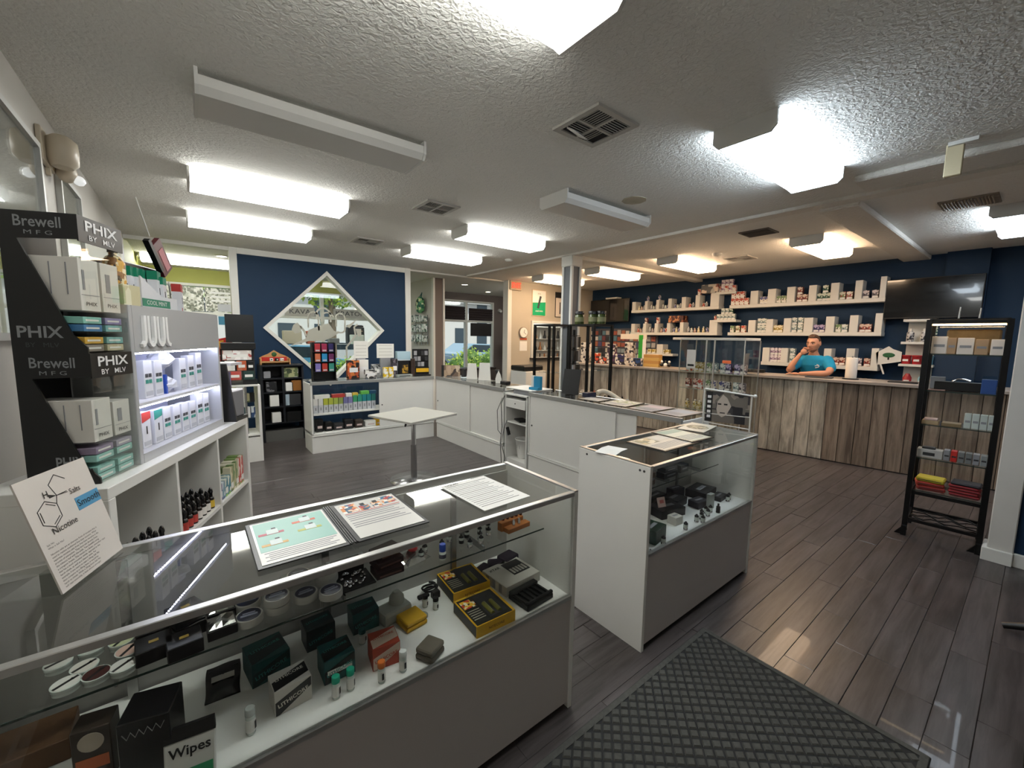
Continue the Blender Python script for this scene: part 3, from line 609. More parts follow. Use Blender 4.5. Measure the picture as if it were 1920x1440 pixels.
b = B(); b.tube([(.02, .03, .9), (-.02, .05, .8), (-.01, .04, .5), (-.02, .06, .3), (-.02, .03, .02)], .005).tube([(.0, .05, .87), (-.03, .12, .7), (-.03, .1, .45), (-.02, .04, .4)], .004).tube([(.0, -.05, .6), (-.02, -.02, .5), (-.03, .03, .3), (-.03, -.06, .12), (-.02, -.02, .02)], .004); b.build('cord', BLACK, t)
B().cb((-.01, -.09, .47), (.02, .04, .1), Matrix.Rotation(R(-25), 3, 'X')).build('adapter', BLACK, t)
t = E('router', (3.25, 3.97, .5785), R(-20), 'flat black device on the shelf of the register cabinet', 'device'); B().bx(-.06, .06, -.1, .1, 0, .025).build('body', BLACK, t, .005)

# ---------------------------------------------------------------- height-adjustable table
t = E('standing_table', (1.945, 4.29, 0), R(18), 'small white square standing table on a steel column', 'table')
B().bx(-.345, .345, -.345, .345, .73, .755).build('tabletop', M('table_laminate', '#b4b3ab', .45), t, .006, 2)
B().cyl((0, 0, .03), (0, 0, .4), .034, n=20).build('column', STEEL, t); B().cyl((0, 0, .4), (0, 0, .72), .027, n=20).build('inner_column', CHROME, t)
B().bx(-.12, .12, -.12, .12, .715, .73).build('mount_plate', DARKG, t); o = B().cyl((-.1, -.02, .715), (-.2, -.1, .68), .006).build('lever', BLACK, t); B().cyl((-.17, -.075, .69), (-.225, -.12, .67), .014, .01).build('lever_grip', BLACK, o)
B().lathe([(.27, 0), (.27, .008), (.05, .03), (.036, .03)], n=32).build('base', STEEL, t)

# ---------------------------------------------------------------- doormat
t = E('doormat', (1.255, .58, .0012), 0, 'grey ribbed entrance mat with a waffle pattern', 'mat')
MATM = M('mat_grey', '#4c4c48', .95, noise=.2, nscale=60); 
B().bx(-.955, .955, -.46, .46, 0, .006).build('backing', M('mat_rubber', '#1c1d1d', .8), t, .003)
w = B(); n = 0; st = .052
for i in range(-28, 29):
    for j in range(-28, 29):
        x = (i + j) * st / 2 * 1.15; y = (i - j) * st / 2 * 1.0
        if abs(x) < .915 and abs(y) < .42:
            a, c_ = st * .47, st * .41
            w.add([(x - a, y, .006), (x, y - c_, .006), (x + a, y, .006), (x, y + c_, .006), (x - a * .75, y, .0115), (x, y - c_ * .75, .0115), (x + a * .75, y, .0115), (x, y + c_ * .75, .0115)],
                  [(4, 5, 6, 7), (0, 1, 5, 4), (1, 2, 6, 5), (2, 3, 7, 6), (3, 0, 4, 7)])
w.build('waffle_tread', MATM, t)['kind'] = 'stuff'
b = B().bx(-.95, .95, .43, .455, .006, .009).bx(-.95, .95, -.455, -.43, .006, .009).bx(.925, .95, -.43, .43, .006, .009).bx(-.95, -.925, -.43, .43, .006, .009); b.build('border', MATM, t)

# ---------------------------------------------------------------- cube shelf unit at left, turned
KA = math.atan2(.919, .394)
kal = E('cube_shelf', (-.233, 1.806, 0), KA, 'white cube shelf unit standing diagonally behind the foreground case', 'shelf unit')   # local x along front, local y into the unit
KL, KD, KH = 1.24, .36, 1.12
b = B(); b.bx(0, KL, 0, KD, KH - .04, KH).build('top', WHITE, kal, .002)
for xx in (0, KL - .035): B().bx(xx, xx + .035, 0, KD, 0, KH - .04).build('side_panel', WHITE, kal, .002)
cw_ = (KL - .07 - 2 * .018) / 3
for k in (1, 2): B().bx(.035 + cw_ * k + .018 * (k - 1), .035 + cw_ * k + .018 * k, .002, KD, .04, KH - .04).build('divider', WHITE, kal, .001)
for k, z in enumerate((.0, .375, .72)):
    if k == 0: B().bx(.035, KL - .035, 0, KD, 0, .04).build('bottom', WHITE, kal)
    else:
        for q in range(3): B().bx(.035 + q * (cw_ + .018), .035 + q * (cw_ + .018) + cw_, .002, KD, z, z + .018).build('shelf', WHITE, kal)
B().bx(.035, KL - .035, KD - .01, KD - .002, .04, KH - .04).build('back_panel', M('grey_back', '#aeadab', .6), kal)
KM = Matrix.Translation((-.233, 1.806, 0)) @ Matrix.Rotation(KA, 4, 'Z')
def K(x, y, z): return KM @ Vector((x, y, z))
def kshelf(q): return .035 + q * (cw_ + .018)
# dropper bottles
CAPB = M('gloss_black_cap', '#08080a', .15, coat=.6)
def dropper_proto(name, body, label_m):
    t = E(name, (0, 0, 0), 0, 'x', 'bottle'); B().lathe([(.013, 0), (.0145, .003), (.0145, .05), (.012, .058), (.006, .062)], n=14).build('body', body, t); B().lathe([(.0149, .008), (.0149, .044)], n=14).build('label', label_m, t)
    B().lathe([(.0085, .058), (.0085, .078), (.0105, .082), (.0105, .09), (.006, .104), (.0025, .108)], n=14).build('dropper_cap', CAPB, t); return t
protos = [dropper_proto('dropper_bottle', M('amber_dark', '#1a120e', .2), M('lab%d' % i, c_, .5)) for i, c_ in enumerate(('#b8433a', '#e4dfd8', '#d8b53f'))]
used = set()
def place(p, loc, rz, label, group):
    if p.name not in used: used.add(p.name); p.location = loc; p.rotation_euler.z = rz; tag(p, label, None, group); return p
    return copy_tree(p, loc, rz, None, label, group)
k = 0
for q, z, nx, ny, nm in ((1, .738, 8, 3, 'upper middle'), (0, .738, 7, 2, 'upper left')):
    for i in range(nx):
        for j in range(ny):
            if q == 0 and i < 1: continue
            p = protos[0 if (q == 1 and i < 4 and j == 0) else (2 if i == 7 else 1)]
            place(p, K(kshelf(q) + .03 + i * (cw_ - .06) / 7.2, .03 + j * .042, z), rnd.random() * 6, '%s black-capped dropper bottle from the left in the %s row of the %s cube' % (ORD[i], ('front', 'second', 'third')[j], nm), 'dropper bottles in the %s cube' % nm); k += 1
cartm = [PR('carton_print%d' % i, c_, 30, stretch=(1, 1, .6)) for i, c_ in enumerate((['#7d9aa8', '#cfd6da', '#34507a'], ['#3f7c8c', '#d8dcd0', '#88b04b'], ['#a9a27c', '#d8d2b6', '#5c6b3d'], ['#b9b58f', '#76905e', '#e2dec9'], ['#c45048', '#e4d6cc', '#7e9a5a'], ['#5d4a80', '#c9c4d2', '#2d2f55']))]
for i in range(9):
    o = B().bx(-.018, .018, -.012, .06, 0, .085 + (.03 if i > 3 else 0) + .006 * i).build('juice_carton', cartm[(5, 0, 1, 1, 2, 3, 3, 4, 4)[i]]); o.location = K(kshelf(2) + .03 + i * .038, .03, .738); o.rotation_euler.z = KA
    tag(o, '%s juice carton from the left in the upper right cube' % ORD[i], 'carton', 'cartons in the upper right cube')
    if i % 2 == 0: B().bx(-.017, .017, -.0128, -.0121, .02, .05).build('front_label', PAPER, o)

# ---------------------------------------------------------------- white rack and tall stand left of the gap
t = E('display_shelf', (.245, 6.05, 0), 0, 'white display shelf with glass levels left of the floor gap', 'shelf unit')
b = B().bx(.405, .435, 0, .42, 0, .985).bx(-.435, -.405, 0, .42, 0, .985); b.build('side_panel', WHITE, t, .002)
B().bx(-.405, .405, 0, .42, 0, .32).build('plinth', WHITE, t, .002)
for z in (.34, .97): B().bx(-.405, .405, -.004, .42, z, z + .02).build('shelf', WHITE, t)
for z in (.56, .76): B().bx(-.405, .405, .02, .4, z, z + .008).build('glass_shelf', GLS, t)
B().cyl((.28, .05, .36), (.28, .05, .97), .012).build('post', STEEL, t)
for i in range(6):
    tag(B().bx(.3 + i * .055, .345 + i * .055, 6.12, 6.2, .768, .768 + rnd.uniform(.09, .15)).build('product_pack', [PAPER, DARKG, cartm[1], PAPER, cartm[2], BLACK][i]), '%s small pack from the left on the upper glass level of the white display shelf' % ORD[i], 'pack', 'packs on the white display shelf')
for i in range(6):
    tag(B().bx(.3 + i * .055, .345 + i * .055, 6.12, 6.2, .568, .568 + .13).build('product_pack', [cartm[1], PAPER, TEAL, TEAL, PAPER, cartm[0]][i]), '%s small pack from the left on the lower glass level of the white display shelf' % ORD[i], 'pack', 'packs on the white display shelf')
# ---------------------------------------------------------------- black two-tier counter display on the cube shelf
# local frame like the cube shelf: x along its front, y into the wall
ph = E('counter_display', K(.055, .049, KH), KA, 'tall black and clear two-tier counter display with white lettering at far left', 'display stand')
PW, PD, PH = .21, .19, .43
PBLK = M('display_black', '#07090b', .35)
for tier in (0, 1):
    z = tier * PH
    B().prism([(0, 0), (PD, 0), (PD, PH), (0, PH), (0, PH - .075), (.15, PH - .08), (.035, .06), (0, .02)], (0, 0, z), Y, Z, X, .006).build('side_panel', PBLK, ph)
    B().bx(PW - .004, PW, 0, PD, z, z + PH).build('clear_side', GLS, ph)
    B().bx(.006, PW - .004, PD - .006, PD, z, z + PH).build('back_panel', PBLK, ph)
    B().bx(.0, PW, -.004, 0, z + PH - .08, z + PH).build('header', PBLK, ph)
    B().bx(.006, PW - .004, 0, PD - .006, z, z + .005).build('bottom', GLS, ph)
    B().bx(.006, PW - .004, -.002, .002, z + .005, z + PH - .08).build('clear_front', GLS, ph)
    B().bx(.006, PW - .004, .004, PD - .006, z + PH - .006, z + PH).build('lid', PBLK, ph)
    for zz in (.065, .13): B().bx(.006, PW - .004, .004, PD - .006, z + zz + .002, z + zz + .005).build('clear_shelf', GLS, ph)
    B().bx(PW * .52 - .0015, PW * .52 + .0015, .004, PD - .01, z + .005, z + .2).build('clear_divider', GLS, ph)
    TX('PHIX', ph, (PW / 2, -.0045, z + PH - .042), X, Z, .045, LWHITE, wide=1.55, bold=.02); TX('BY   MLV', ph, (PW / 2, -.0045, z + PH - .07), X, Z, .024, LWHITE, wide=1.35, bold=.012)
    TX('Brewell', ph, (-.0005, PD / 2, z + PH - .045), -Y, Z,   .046, M('grey_lettering', '#8a8d90', .5), wide=.85, bold=.012); TX('M F G', ph, (-.0005, PD / 2, z + PH - .068), -Y, Z, .018, _m['grey_lettering'], wide=1.6)
    TX('PHIX', ph, (-.0005, PD * .62 if tier else .075, z + (.05 if tier else .06)), -Y, Z, .05, _m['grey_lettering'], wide=1.05 if tier else .7, bold=.02)
    TX('BY   MLV', ph, (-.0005, PD * .6, z + .02), -Y, Z, .02, M('dim_lettering', '#3a3d40', .5), wide=1.1)
B().prism([(0, 0), (.055, 0), (.02, .055)], (.0005, 0, 0), Y, Z, X, -.0015).build('foot_panel', PBLK, ph)
PM = KM @ Matrix.Translation((.055, .049, KH))
def P(x, y, z): return PM @ Vector((x, y, z))
WBOX = M('matte_white_box', '#d6d3cc', .5)
def wbox(x, y, z, sx, sy, sz, label, mat, cat='box', group='boxes in the black display', text=None):
    o = B().bx(0, sx, 0, sy, 0, sz).build('product_box', mat, None, .001); o.location = P(x, y, z); o.rotation_euler.z = KA; tag(o, label, cat, group)
    if text: TX(text, o, (sx / 2, -.0006, sz * .1), X, Z, min(.018, sx * .2), INK, wide=1.3)
    return o
for tier, tn in ((1, 'upper'), (0, 'lower')):
    z = tier * PH
    for i in range(2):
        h_ = .165 if tier else (.14 if i == 0 else .12)
        o = wbox(.012 + i * .1, .012, z + .137, .088, .165, h_, 'large white carton in the %s tier of the black display, %s' % (tn, ('at the left', 'at the right')[i]), WBOX, text='PHIX')
        for q in (.0,):
            B().bx(.012 if i == 0 else .02, .022 if i == 0 else .042, -.0012, -.0005, h_ * .4, h_ * .78).build('device_print', GREY, o)
            B().bx(.004, .084, -.001, -.0004, h_ * .3, h_ * .31).build('print_line', GREY, o)
        for q in range(3): B().bx(-.001, -.0002, .03 + q * .042, .033 + q * .042, h_ * .3, h_ * .9).build('flap_seam', GREY, o)
    cs = (('#7fb9ac', '#8e86b0', '#3f78a8', '#7fb3b3', '#c79c3a', '#79b0ac', '#8b8176', '#c6bd9c') if tier else ('#8c7f96', '#a6a0b0', '#8fc0b8', '#8fc0b8', '#8fc0b8', '#8fc0b8', '#8fc0b8', '#8fc0b8'))
    for r in range(4):
        for c_ in range(2):
            zz = (.0055, .0305, .0708, .0958)[r]
            o = wbox(.012 + c_ * .102, .012, z + zz, .084, .12, .022, 'flat %s pack in the %s tier of the black display, %s level, %s column' % (('coloured', tn, ('lowest', 'second', 'third', 'top')[r], ('left', 'right')[c_])), M('flat%s' % cs[(3 - r) * 2 + c_], cs[(3 - r) * 2 + c_], .5))
            B().bx(.01, .07, -.0006, -.0001, .008, .014).build('print_strip', PAPER, o)
JM0 = KM @ Matrix.Translation((.268, .045, KH))
# dropper bottle and card standing behind
t = E('dropper_bottle', K(.33, .24, KH), 0, 'large printed dropper bottle with black bulb at the left end on the lit display', 'bottle', None)
t.location = JM0 @ Vector((.05, .06, .6 + .075))
sb = tag(B().bx(-.055, .045, -.05, .05, 0, .074).build('riser_box', PR('jungle_print', ['#c9c29a', '#e0dcc0', '#7a7d4e'], 14)), 'cream printed carton under the large dropper bottle on the lit display', 'box'); sb.location = JM0 @ Vector((.055, .06, .6005)); sb.rotation_euler.z = KA
B().lathe([(.03, 0), (.033, .01), (.033, .08), (.02, .1), (.012, .105), (.012, .115)], n=18).build('body', PR('skull_print', ['#8a5a22', '#d8a445', '#2a1d14', '#e6d7b0'], 60), t); B().lathe([(.015, .115), (.015, .14), (.011, .142), (.011, .165), (.005, .18)], n=14).build('dropper_cap', BLACK, t)
o = B().prism([(-.02, 0), (.07, 0), (.06, .09), (.03, .12), (0, .1)], (0, 0, 0), X, Z, Y, .01).build('printed_card', PR('leaf_card', ['#7d7a5a', '#b7b08a', '#4a4a36'], 40)); o.location = JM0 @ Vector((.06, .18, .6005)); o.rotation_euler.z = KA; tag(o, 'olive cut-out card beside the printed dropper bottle', 'card')

# ---------------------------------------------------------------- lit white pod display
JW, JD, JH = .755, .26, .6
ju = E('pod_display', K(.268, .045, KH), KA, 'white countertop display box with two lit shelves of pod packs', 'display stand')
JWH = M('display_silver', '#b2b3b5', .4)
B().bx(0, .02, 0, JD, 0, JH).build('side_panel', JWH, ju, .002); B().bx(JW - .02, JW, 0, JD, 0, JH).build('side_panel', JWH, ju, .002)
B().bx(.02, JW - .02, 0, JD, 0, .035).build('base', JWH, ju); B().bx(.02, JW - .02, 0, .012, .425, JH).build('header', JWH, ju); B().bx(.02, JW - .02, .012, JD, JH - .015, JH).build('top', JWH, ju)
B().bx(.02, JW - .02, JD - .01, JD, .035, JH - .015).build('back_panel', M('lit_white', '#e6e8ff', .5), ju)
B().bx(.02, JW - .02, .004, JD - .01, .218, .23).build('shelf', M('lit_shelf', '#e8e8f0', .4), ju)
LED = M('led_strip', '#dfe4ff', .4, emit=70.0)
for zz in (.417, .210):
    ls = B()
    for i in range(44): ls.bx(.03 + i * .016, .035 + i * .016, .014, .019, zz, zz + .005)
    ls.build('led_strip', LED, ju)['kind'] = 'stuff'
jl = B()
def stroke(pts, w, dx):
    B().prism(ribbon([(a + dx + .005, b - .001) for a, b in pts], w), (0, -.006, 0), X, Z, Y, .0058).build('letter_shadow_side', BLACK, ju)
    B().prism(ribbon([(a + dx, b) for a, b in pts], w), (0, -.012, 0), X, Z, Y, .011).build('letter', M('raised_white', '#ffffff', .4), ju)
sw, hh, z0, x0 = .014, .115, .45, .055
stroke([(-.004, z0 + .0), (.008, z0 + .004), (.018, z0 + .016), (.02, z0 + .035), (.02, z0 + hh)], sw, x0)
Uq = [(0, hh), (0, .03), (.004, .013), (.014, .003), (.021, .001), (.028, .003), (.038, .013), (.042, .03), (.042, hh)]
for k_ in range(2): stroke([(a_, z0 + b_) for a_, b_ in Uq], sw, x0 + .042 + k_ * .064)
stroke([(0, z0 + hh), (0, z0 + .035), (.002, z0 + .016), (.012, z0 + .004), (.024, z0 + .0)], sw, x0 + .17)
JM = KM @ Matrix.Translation((.268, .045, KH))
PODC = {'w': '#dfe2e6', 'g': '#2f8a7c', 'r': '#b83a35', 'b': '#3a5fa8', 'k': '#3a3a40', 'y': '#a8814e'}
def pod(x, y, z, h, c_, label, w=.058, d=.03):
    t = E('pod_pack', JM @ Vector((x, y, z)), KA, label, 'pack', 'pod packs in the lit display'); B().bx(0, w, 0, d, 0, h).build('carton', M('pod_white', '#dcdde2', .45), t, .001)
    if c_ in 'grb': B().prism([(.0, h * .72), (w, h * .8), (w, h), (0, h)], (0, 0, 0), X, Z, Y, -.0012).build('colour_band', M('band' + c_, PODC[c_], .45), t); B().bx(w * .44, w * .56, -.001, -.0002, h * .38, h * .6).build('device_print', DARKG, t)
    else:
        for q in range(2):
            for s_ in range(2): B().bx(w * (.12 + .4 * s_), w * (.12 + .4 * s_) + w * .33, -.001, -.0002, h * (.55 - q * .16), h * (.55 - q * .16) + h * .1).build('pod_print', M('pp' + ('k' if q == 0 else 'g'), PODC['k' if q == 0 else ('g' if z > .1 else 'k')], .5), t)
    B().bx(w * .1, w * .9, -.001, -.0002, h * .06, h * .18).build('warning_label', M('warn_grey', '#b8bac0', .5), t)
for i, (x, c_, h) in enumerate(((.16, 'w', .155), (.235, 'w', .15), (.44, 'k', .15), (.52, 'k', .16), (.60, 'w', .17))): pod(x, .05, .231, h, c_, '%s pod pack from the left on the upper lit shelf' % ORD[i])
for i, (x, c_, h) in enumerate(((.035, 'r', .14), (.10, 'r', .145), (.185, 'g', .14), (.255, 'w', .14), (.335, 'w', .135), (.41, 'w', .135), (.485, 'w', .13), (.56, 'k', .16), (.63, 'y', .15))): pod(x, .04, .036, h, c_, '%s pod pack from the left on the lower lit shelf' % ORD[i])
for i, (x, z, sc, lb) in enumerate(((.06, .2315, 1.0, 'crumpled clear plastic bag at the left end of the upper lit shelf'), (.36, .33, 1.25, 'crumpled clear plastic bag heaped on top of the packs'), (.37, .2315, .9, 'crumpled clear plastic bag in front of the packs on the upper lit shelf'))):
    b = B(); n = 10
    vs_ = []
    r_ = random.Random(i + 3)
    for j in range(7):
        for k_ in range(n):
            a = 2 * math.pi * k_ / n; q = math.sin(math.pi * (j + .35) / 6.7); rr = .055 * sc * q * r_.uniform(.65, 1.1)
            vs_.append((math.cos(a) * rr * 1.2, math.sin(a) * rr * .7, .012 * sc * j + r_.uniform(0, .008)))
    b.add(vs_, [(j * n + k_, j * n + (k_ + 1) % n, (j + 1) * n + (k_ + 1) % n, (j + 1) * n + k_) for j in range(6) for k_ in range(n)] + [tuple(range(n - 1, -1, -1)), tuple(range(6 * n, 7 * n))])
    o = b.build('plastic_bag', M('clear_film', '#e6e8f2', .18, spec=.9)); o.location = JM @ Vector((x, .07 + (.02 if i == 1 else 0), z + .0)); o.rotation_euler.z = KA; tag(o, lb, 'bag')
o = B().bx(0, .012, 0, .02, 0, .085).build('blue_stick', M('blue_plastic', '#2a4fae', .4)); o.location = JM @ Vector((.315, .05, .231)); o.rotation_euler.z = KA; tag(o, 'slim blue stick standing on the upper lit shelf', 'stick')
# mint packs on top of the lit display
for i in range(7):
    x = .12 + i * .042; t = E('mint_pack', JM @ Vector((x, .06 + (.0 if i > 4 else .03), JH)), KA + .25, '%s green-topped pack from the left standing on the lit display' % ORD[i], 'pack', 'green packs on the lit display')
    h = .165 - (i == 6) * .02; B().bx(0, .062, 0, .035, 0, h).build('carton', M('pod_white', '#dcdde2', .45), t, .001); B().bx(-.0006, .0626, -.0006, .0356, h * .78, h + .0006).build('green_top', M('bandg2', '#128062', .45), t); B().bx(.027, .034, -.0012, -.0002, h * .4, h * .58).build('device_print', DARKG, t)
t = E('tray_front', JM @ Vector((.12, .015, JH)), KA, 'white and green shelf tray printed cool mint on the lit display', 'tray'); B().prism([(0, 0), (.26, 0), (.26, .05), (.14, .05), (0, .12)], (0, 0, 0), X, Z, Y, .006).build('tray_card', M('pod_white', '#dcdde2', .45), t); B().bx(.0, .2, -.001, -.0002, .004, .035).build('green_band', M('bandg2', '#128062', .45), t); TX('COOL MINT', t, (.1, -.0012, .012), X, Z, .024, LWHITE, wide=1.1)
t = E('red_pack', JM @ Vector((.5, .05, JH)), KA + .3, 'red-topped pack at the right end on the lit display', 'pack'); B().bx(0, .062, 0, .035, 0, .13).build('carton', M('pod_white', '#dcdde2', .45), t); B().bx(-.0006, .0626, -.0006, .0356, .095, .1306).build('red_top', M('bandr', '#b83a35', .45), t); B().bx(.027, .034, -.0012, -.0002, .04, .07).build('device_print', DARKG, t); B().bx(.004, .02, -.0012, -.0002, .005, .02).build('corner_mark', M('bandr', '#b83a35', .45), t)
t = E('dark_monitor_case', K(.62, .22, KH + .6 + .0), KA, 'flat black box lying behind the green packs', 'box'); t.location = JM @ Vector((.22, .13, JH)); B().bx(0, .3, 0, .1, 0, .19).build('body', BLACK, t, .004)
# wire sign with a red and black pack print
t = E('pack_sign', JM @ Vector((.42, .1, JH)), KA, 'tilted red and black pack sign on a thin wire above the lit display', 'sign')
sgn = Matrix.Rotation(R(-38), 3, 'Y'); B().cb((.03, 0, .24), (.085, .02, .15), sgn).build('sign_body', M('pack_maroon', '#571722', .4), t)
B().cb((-.02, -.0002, .24), (.02, .0225, .152), Matrix.Rotation(R(-38), 3, 'Y')).build('black_edge', BLACK, t); B().cb((.045, -.0105, .235), (.04, .002, .1), sgn).build('pack_print', M('pack_pink', '#c47d84', .5), t); B().cyl((.09, 0, .14), (.1, 0, .0), .003).build('wire', WPAINT, t); o = B().cyl((-.04, 0, .32), (-.12, 0, .46), .0025).build('wire', WPAINT, t)
# small lit e-device case at the far end
t = E('device_case', K(1.09, .02, KH), KA - .1, 'small grey and clear device case at the far end of the cube shelf', 'display stand')
B().bx(0, .13, 0, .16, .02, .17).build('base', M('case_grey', '#77767c', .4), t, .004); B().prism([(-.02, 0), (.16, 0), (.16, .33), (.02, .33), (-.02, .0)][:4], (-.012, 0, 0), Y, Z, X, .012).build('side_panel', DARKG, t); B().bx(.002, .13, .004, .15, .17, .178).build('tray', M('case_white', '#e6e4ea', .4, emit=.5), t); B().bx(0, .13, 0, .004, .178, .32).build('clear_front', GLS, t); B().bx(0, .13, 0, .16, .32, .335).build('lid', M('case_lid', '#d8d6da', .4), t); B().bx(0, .13, .155, .16, .178, .32).build('back_panel', M('case_lilac', '#b9b0c4', .5), t); B().bx(-.01, .14, -.015, .16, 0, .02).build('foot', BLACK, t)
for i in range(3): tag(B().bx(-.008, .008, -.005, .005, 0, .1).build('vape_pen', [GREY, DARKG, M('pen_lilac', '#8d83a0', .3)][i], None, .002, loc=K(1.13 + i * .035, .07, KH + .179)), '%s slim vape pen from the left inside the small grey device case' % ORD[i], 'pen', 'pens in the device case')
# stack of goods on top of the white display shelf
def simple(name, x0, x1, y0, y1, z0, z1, mat, label, cat, group=None, bev=.002, rz=0):
    b = B().bx(-(x1 - x0) / 2, (x1 - x0) / 2, -(y1 - y0) / 2, (y1 - y0) / 2, 0, z1 - z0); o = b.build(name, mat, None, bev); o.location = ((x0 + x1) / 2, (y0 + y1) / 2, z0); o.rotation_euler.z = rz
    return tag(o, label, cat, group)
t = E('merchandiser', (.47, 6.2, .99), 0, 'black tiered countertop merchandiser on the white display shelf', 'display stand')
B().bx(-.17, .19, -.1, .12, 0, .06).build('base', BLACK, t); B().bx(-.17, .19, .1, .12, .06, .48).build('back', DARKG, t); B().bx(-.17, .19, -.1, .12, .44, .52).build('top', BLACK, t, .004); B().bx(-.17, .19, -.09, .1, .3, .308).build('shelf', GLS, t); B().bx(-.17, .19, -.09, .1, .17, .178).build('shelf', GLS, t)
for i, (x, w_, z, h, mt, lb) in enumerate(((.31, .3, 1.298, .12, PR('whitepk', ['#d9d4cf', '#efece8', '#a34b45', '#dad2cc'], 26), 'long white pack on the top level of the black merchandiser'), (.33, .1, 1.168, .12, PAPER, 'white pack on the middle level of the black merchandiser'), (.45, .1, 1.168, .12, M('orange_pack', '#b4542f', .5), 'orange pack on the middle level of the black merchandiser'), (.56, .07, 1.168, .11, BLACK, 'black pack on the middle level of the black merchandiser'), (.36, .13, 1.05, .11, RED, 'red pack on the lowest level of the black merchandiser'), (.51, .12, 1.05, .11, M('deep_green', '#1e3a36', .5), 'dark green pack on the lowest level of the black merchandiser'))):
    o = simple('merch_pack', x, x + w_, 6.11, 6.17, z, z + h, mt, lb, 'pack', 'packs on the black merchandiser'); B().bx(-w_ * .35, w_ * .35, -.031, -.0302, h * .3, h * .6).build('front_label', PAPER, o)
simple('black_board', .36, .66, 6.2, 6.23, 1.515, 1.86, BLACK, 'square black board standing on the merchandiser', 'board')
t = E('sale_banner', (.22, 6.38, 1.0), R(6), 'red banner with yellow and white lettering behind the lit display', 'banner'); B().cb((0, 0, .35), (.5, .012, .36), Matrix.Rotation(R(-14), 3, 'Y')).build('banner_board', RED, t)
TX('FREE', t, (.0, -.0075, .40), (math.cos(R(14)), 0, math.sin(R(14))), (-math.sin(R(14)), 0, math.cos(R(14))), .15, M('banner_yellow', '#d8a23a', .5), bold=.02); TX('Your W', t, (.02, -.0075, .25), (math.cos(R(14)), 0, math.sin(R(14))), (-math.sin(R(14)), 0, math.cos(R(14))), .12, LWHITE, bold=.02); B().bx(-.02, .02, -.03, .03, 0, .25).build('stand', BLACK, t)

# ---------------------------------------------------------------- black bookcase and carved bench
t = E('bookcase', (1.09, 7.2, 0), 0, 'black glass-fronted bookcase against the navy partition', 'bookcase')
BKC = M('black_wood', '#10131a', .45)
b = B()
for xx in (-.29, .26): b.bx(xx, xx + .03, -.16, .2, 0, 1.14)
b.build('side', BKC, t, .002); B().bx(-.29, .29, -.17, .2, 1.14, 1.165).build('top', BKC, t, .003); B().bx(-.26, .26, .19, .2, .28, 1.14).build('back_panel', BKC, t)
for z in (.27, .52, .74, .95): B().bx(-.26, .26, -.15, .19, z, z + .018).build('shelf', BKC, t)
B().bx(-.01, .02, -.155, -.14, .288, 1.14).build('centre_stile', BKC, t); B().bx(-.26, .26, -.14, .1, .0, .16).build('stored_case', M('pale_case', '#5c5b58', .6), t)
items = [(-.2, .97, .09, .1, GREY, 'silver handled tin on the top level left of the bookcase'), (.12, .97, .2, .15, PR('landscape', ['#5d6a45', '#a5a77c', '#3a4530', '#b9b7b0'], 16), 'landscape picture box on the top level right of the bookcase'), (-.15, .76, .14, .15, PR('figurines', ['#1a1b1f', '#6a6a6e', '#101114'], 30), 'dark figurine pack on the second level of the bookcase'), (.09, .76, .1, .13, PAPER, 'white numbered pack on the second level of the bookcase'), (.19, .76, .13, .16, M('amber_box', '#8a5a26', .4), 'amber coloured box on the second level of the bookcase'), (-.12, .54, .12, .17, PAPER, 'white pack on the third level of the bookcase'), (.06, .54, .06, .17, M('pale_blue_pack', '#9fb0bc', .5), 'pale narrow pack on the third level of the bookcase'), (.16, .54, .16, .17, DARKG, 'dark grey box on the third level of the bookcase'), (-.1, .29, .12, .15, PAPER, 'white pack on the lowest level of the bookcase'), (.14, .29, .2, .14, BLACK, 'black box with white figures on the lowest level of the bookcase')]
for x, z, w_, h, mt, lb in items: simple('stored_pack', 1.09 + x - w_ / 2, 1.09 + x + w_ / 2, 7.07, 7.16, z, z + h, mt, lb, 'pack', 'packs in the bookcase')
t = E('toy_bench', (1.02, 7.2, 1.166), 0, 'small carved wooden bench with red seat on the bookcase', 'ornament')
wm = M('pine', '#b98a56', .5); b = B(); b.prism([(-.2, 0), (.2, 0), (.2, .1), (.15, .13), (.08, .16), (0, .215), (-.08, .16), (-.15, .13), (-.2, .1)], (0, .06, 0), X, Z, Y, .012); b.build('bench_back', wm, t); B().bx(-.19, .19, -.06, .06, .03, .05).build('seat', wm, t); b = B()
for xx in (-.2, .185): b.bx(xx, xx + .015, -.07, .06, 0, .09)
b.build('arm', wm, t); B().bx(-.17, .17, .052, .059, .05, .11).build('red_cushion', RED, t); B().ball((0, .056, .15), .035, sc=(1, .2, 1)).build('painted_leaf', M('leaf_green', '#2e5a2c', .6), t)
for i, x in enumerate((-.05, .02, .09)): 
    o = simple('dice_block', 1.02 + x - .022, 1.02 + x + .022, 7.155, 7.195, 1.218, 1.262, [PAPER, BLACK, PAPER][i], '%s little block from the left on the toy bench' % ORD[i], 'ornament', 'blocks on the toy bench', .004, .3 * i)
    B().bx(-.01, .01, -.021, -.0202, .015, .03).build('mark', [BLACK, PAPER, RED][i], o)
# ---------------------------------------------------------------- goods inside the foreground case
DZ, SZ = .5255, .7725
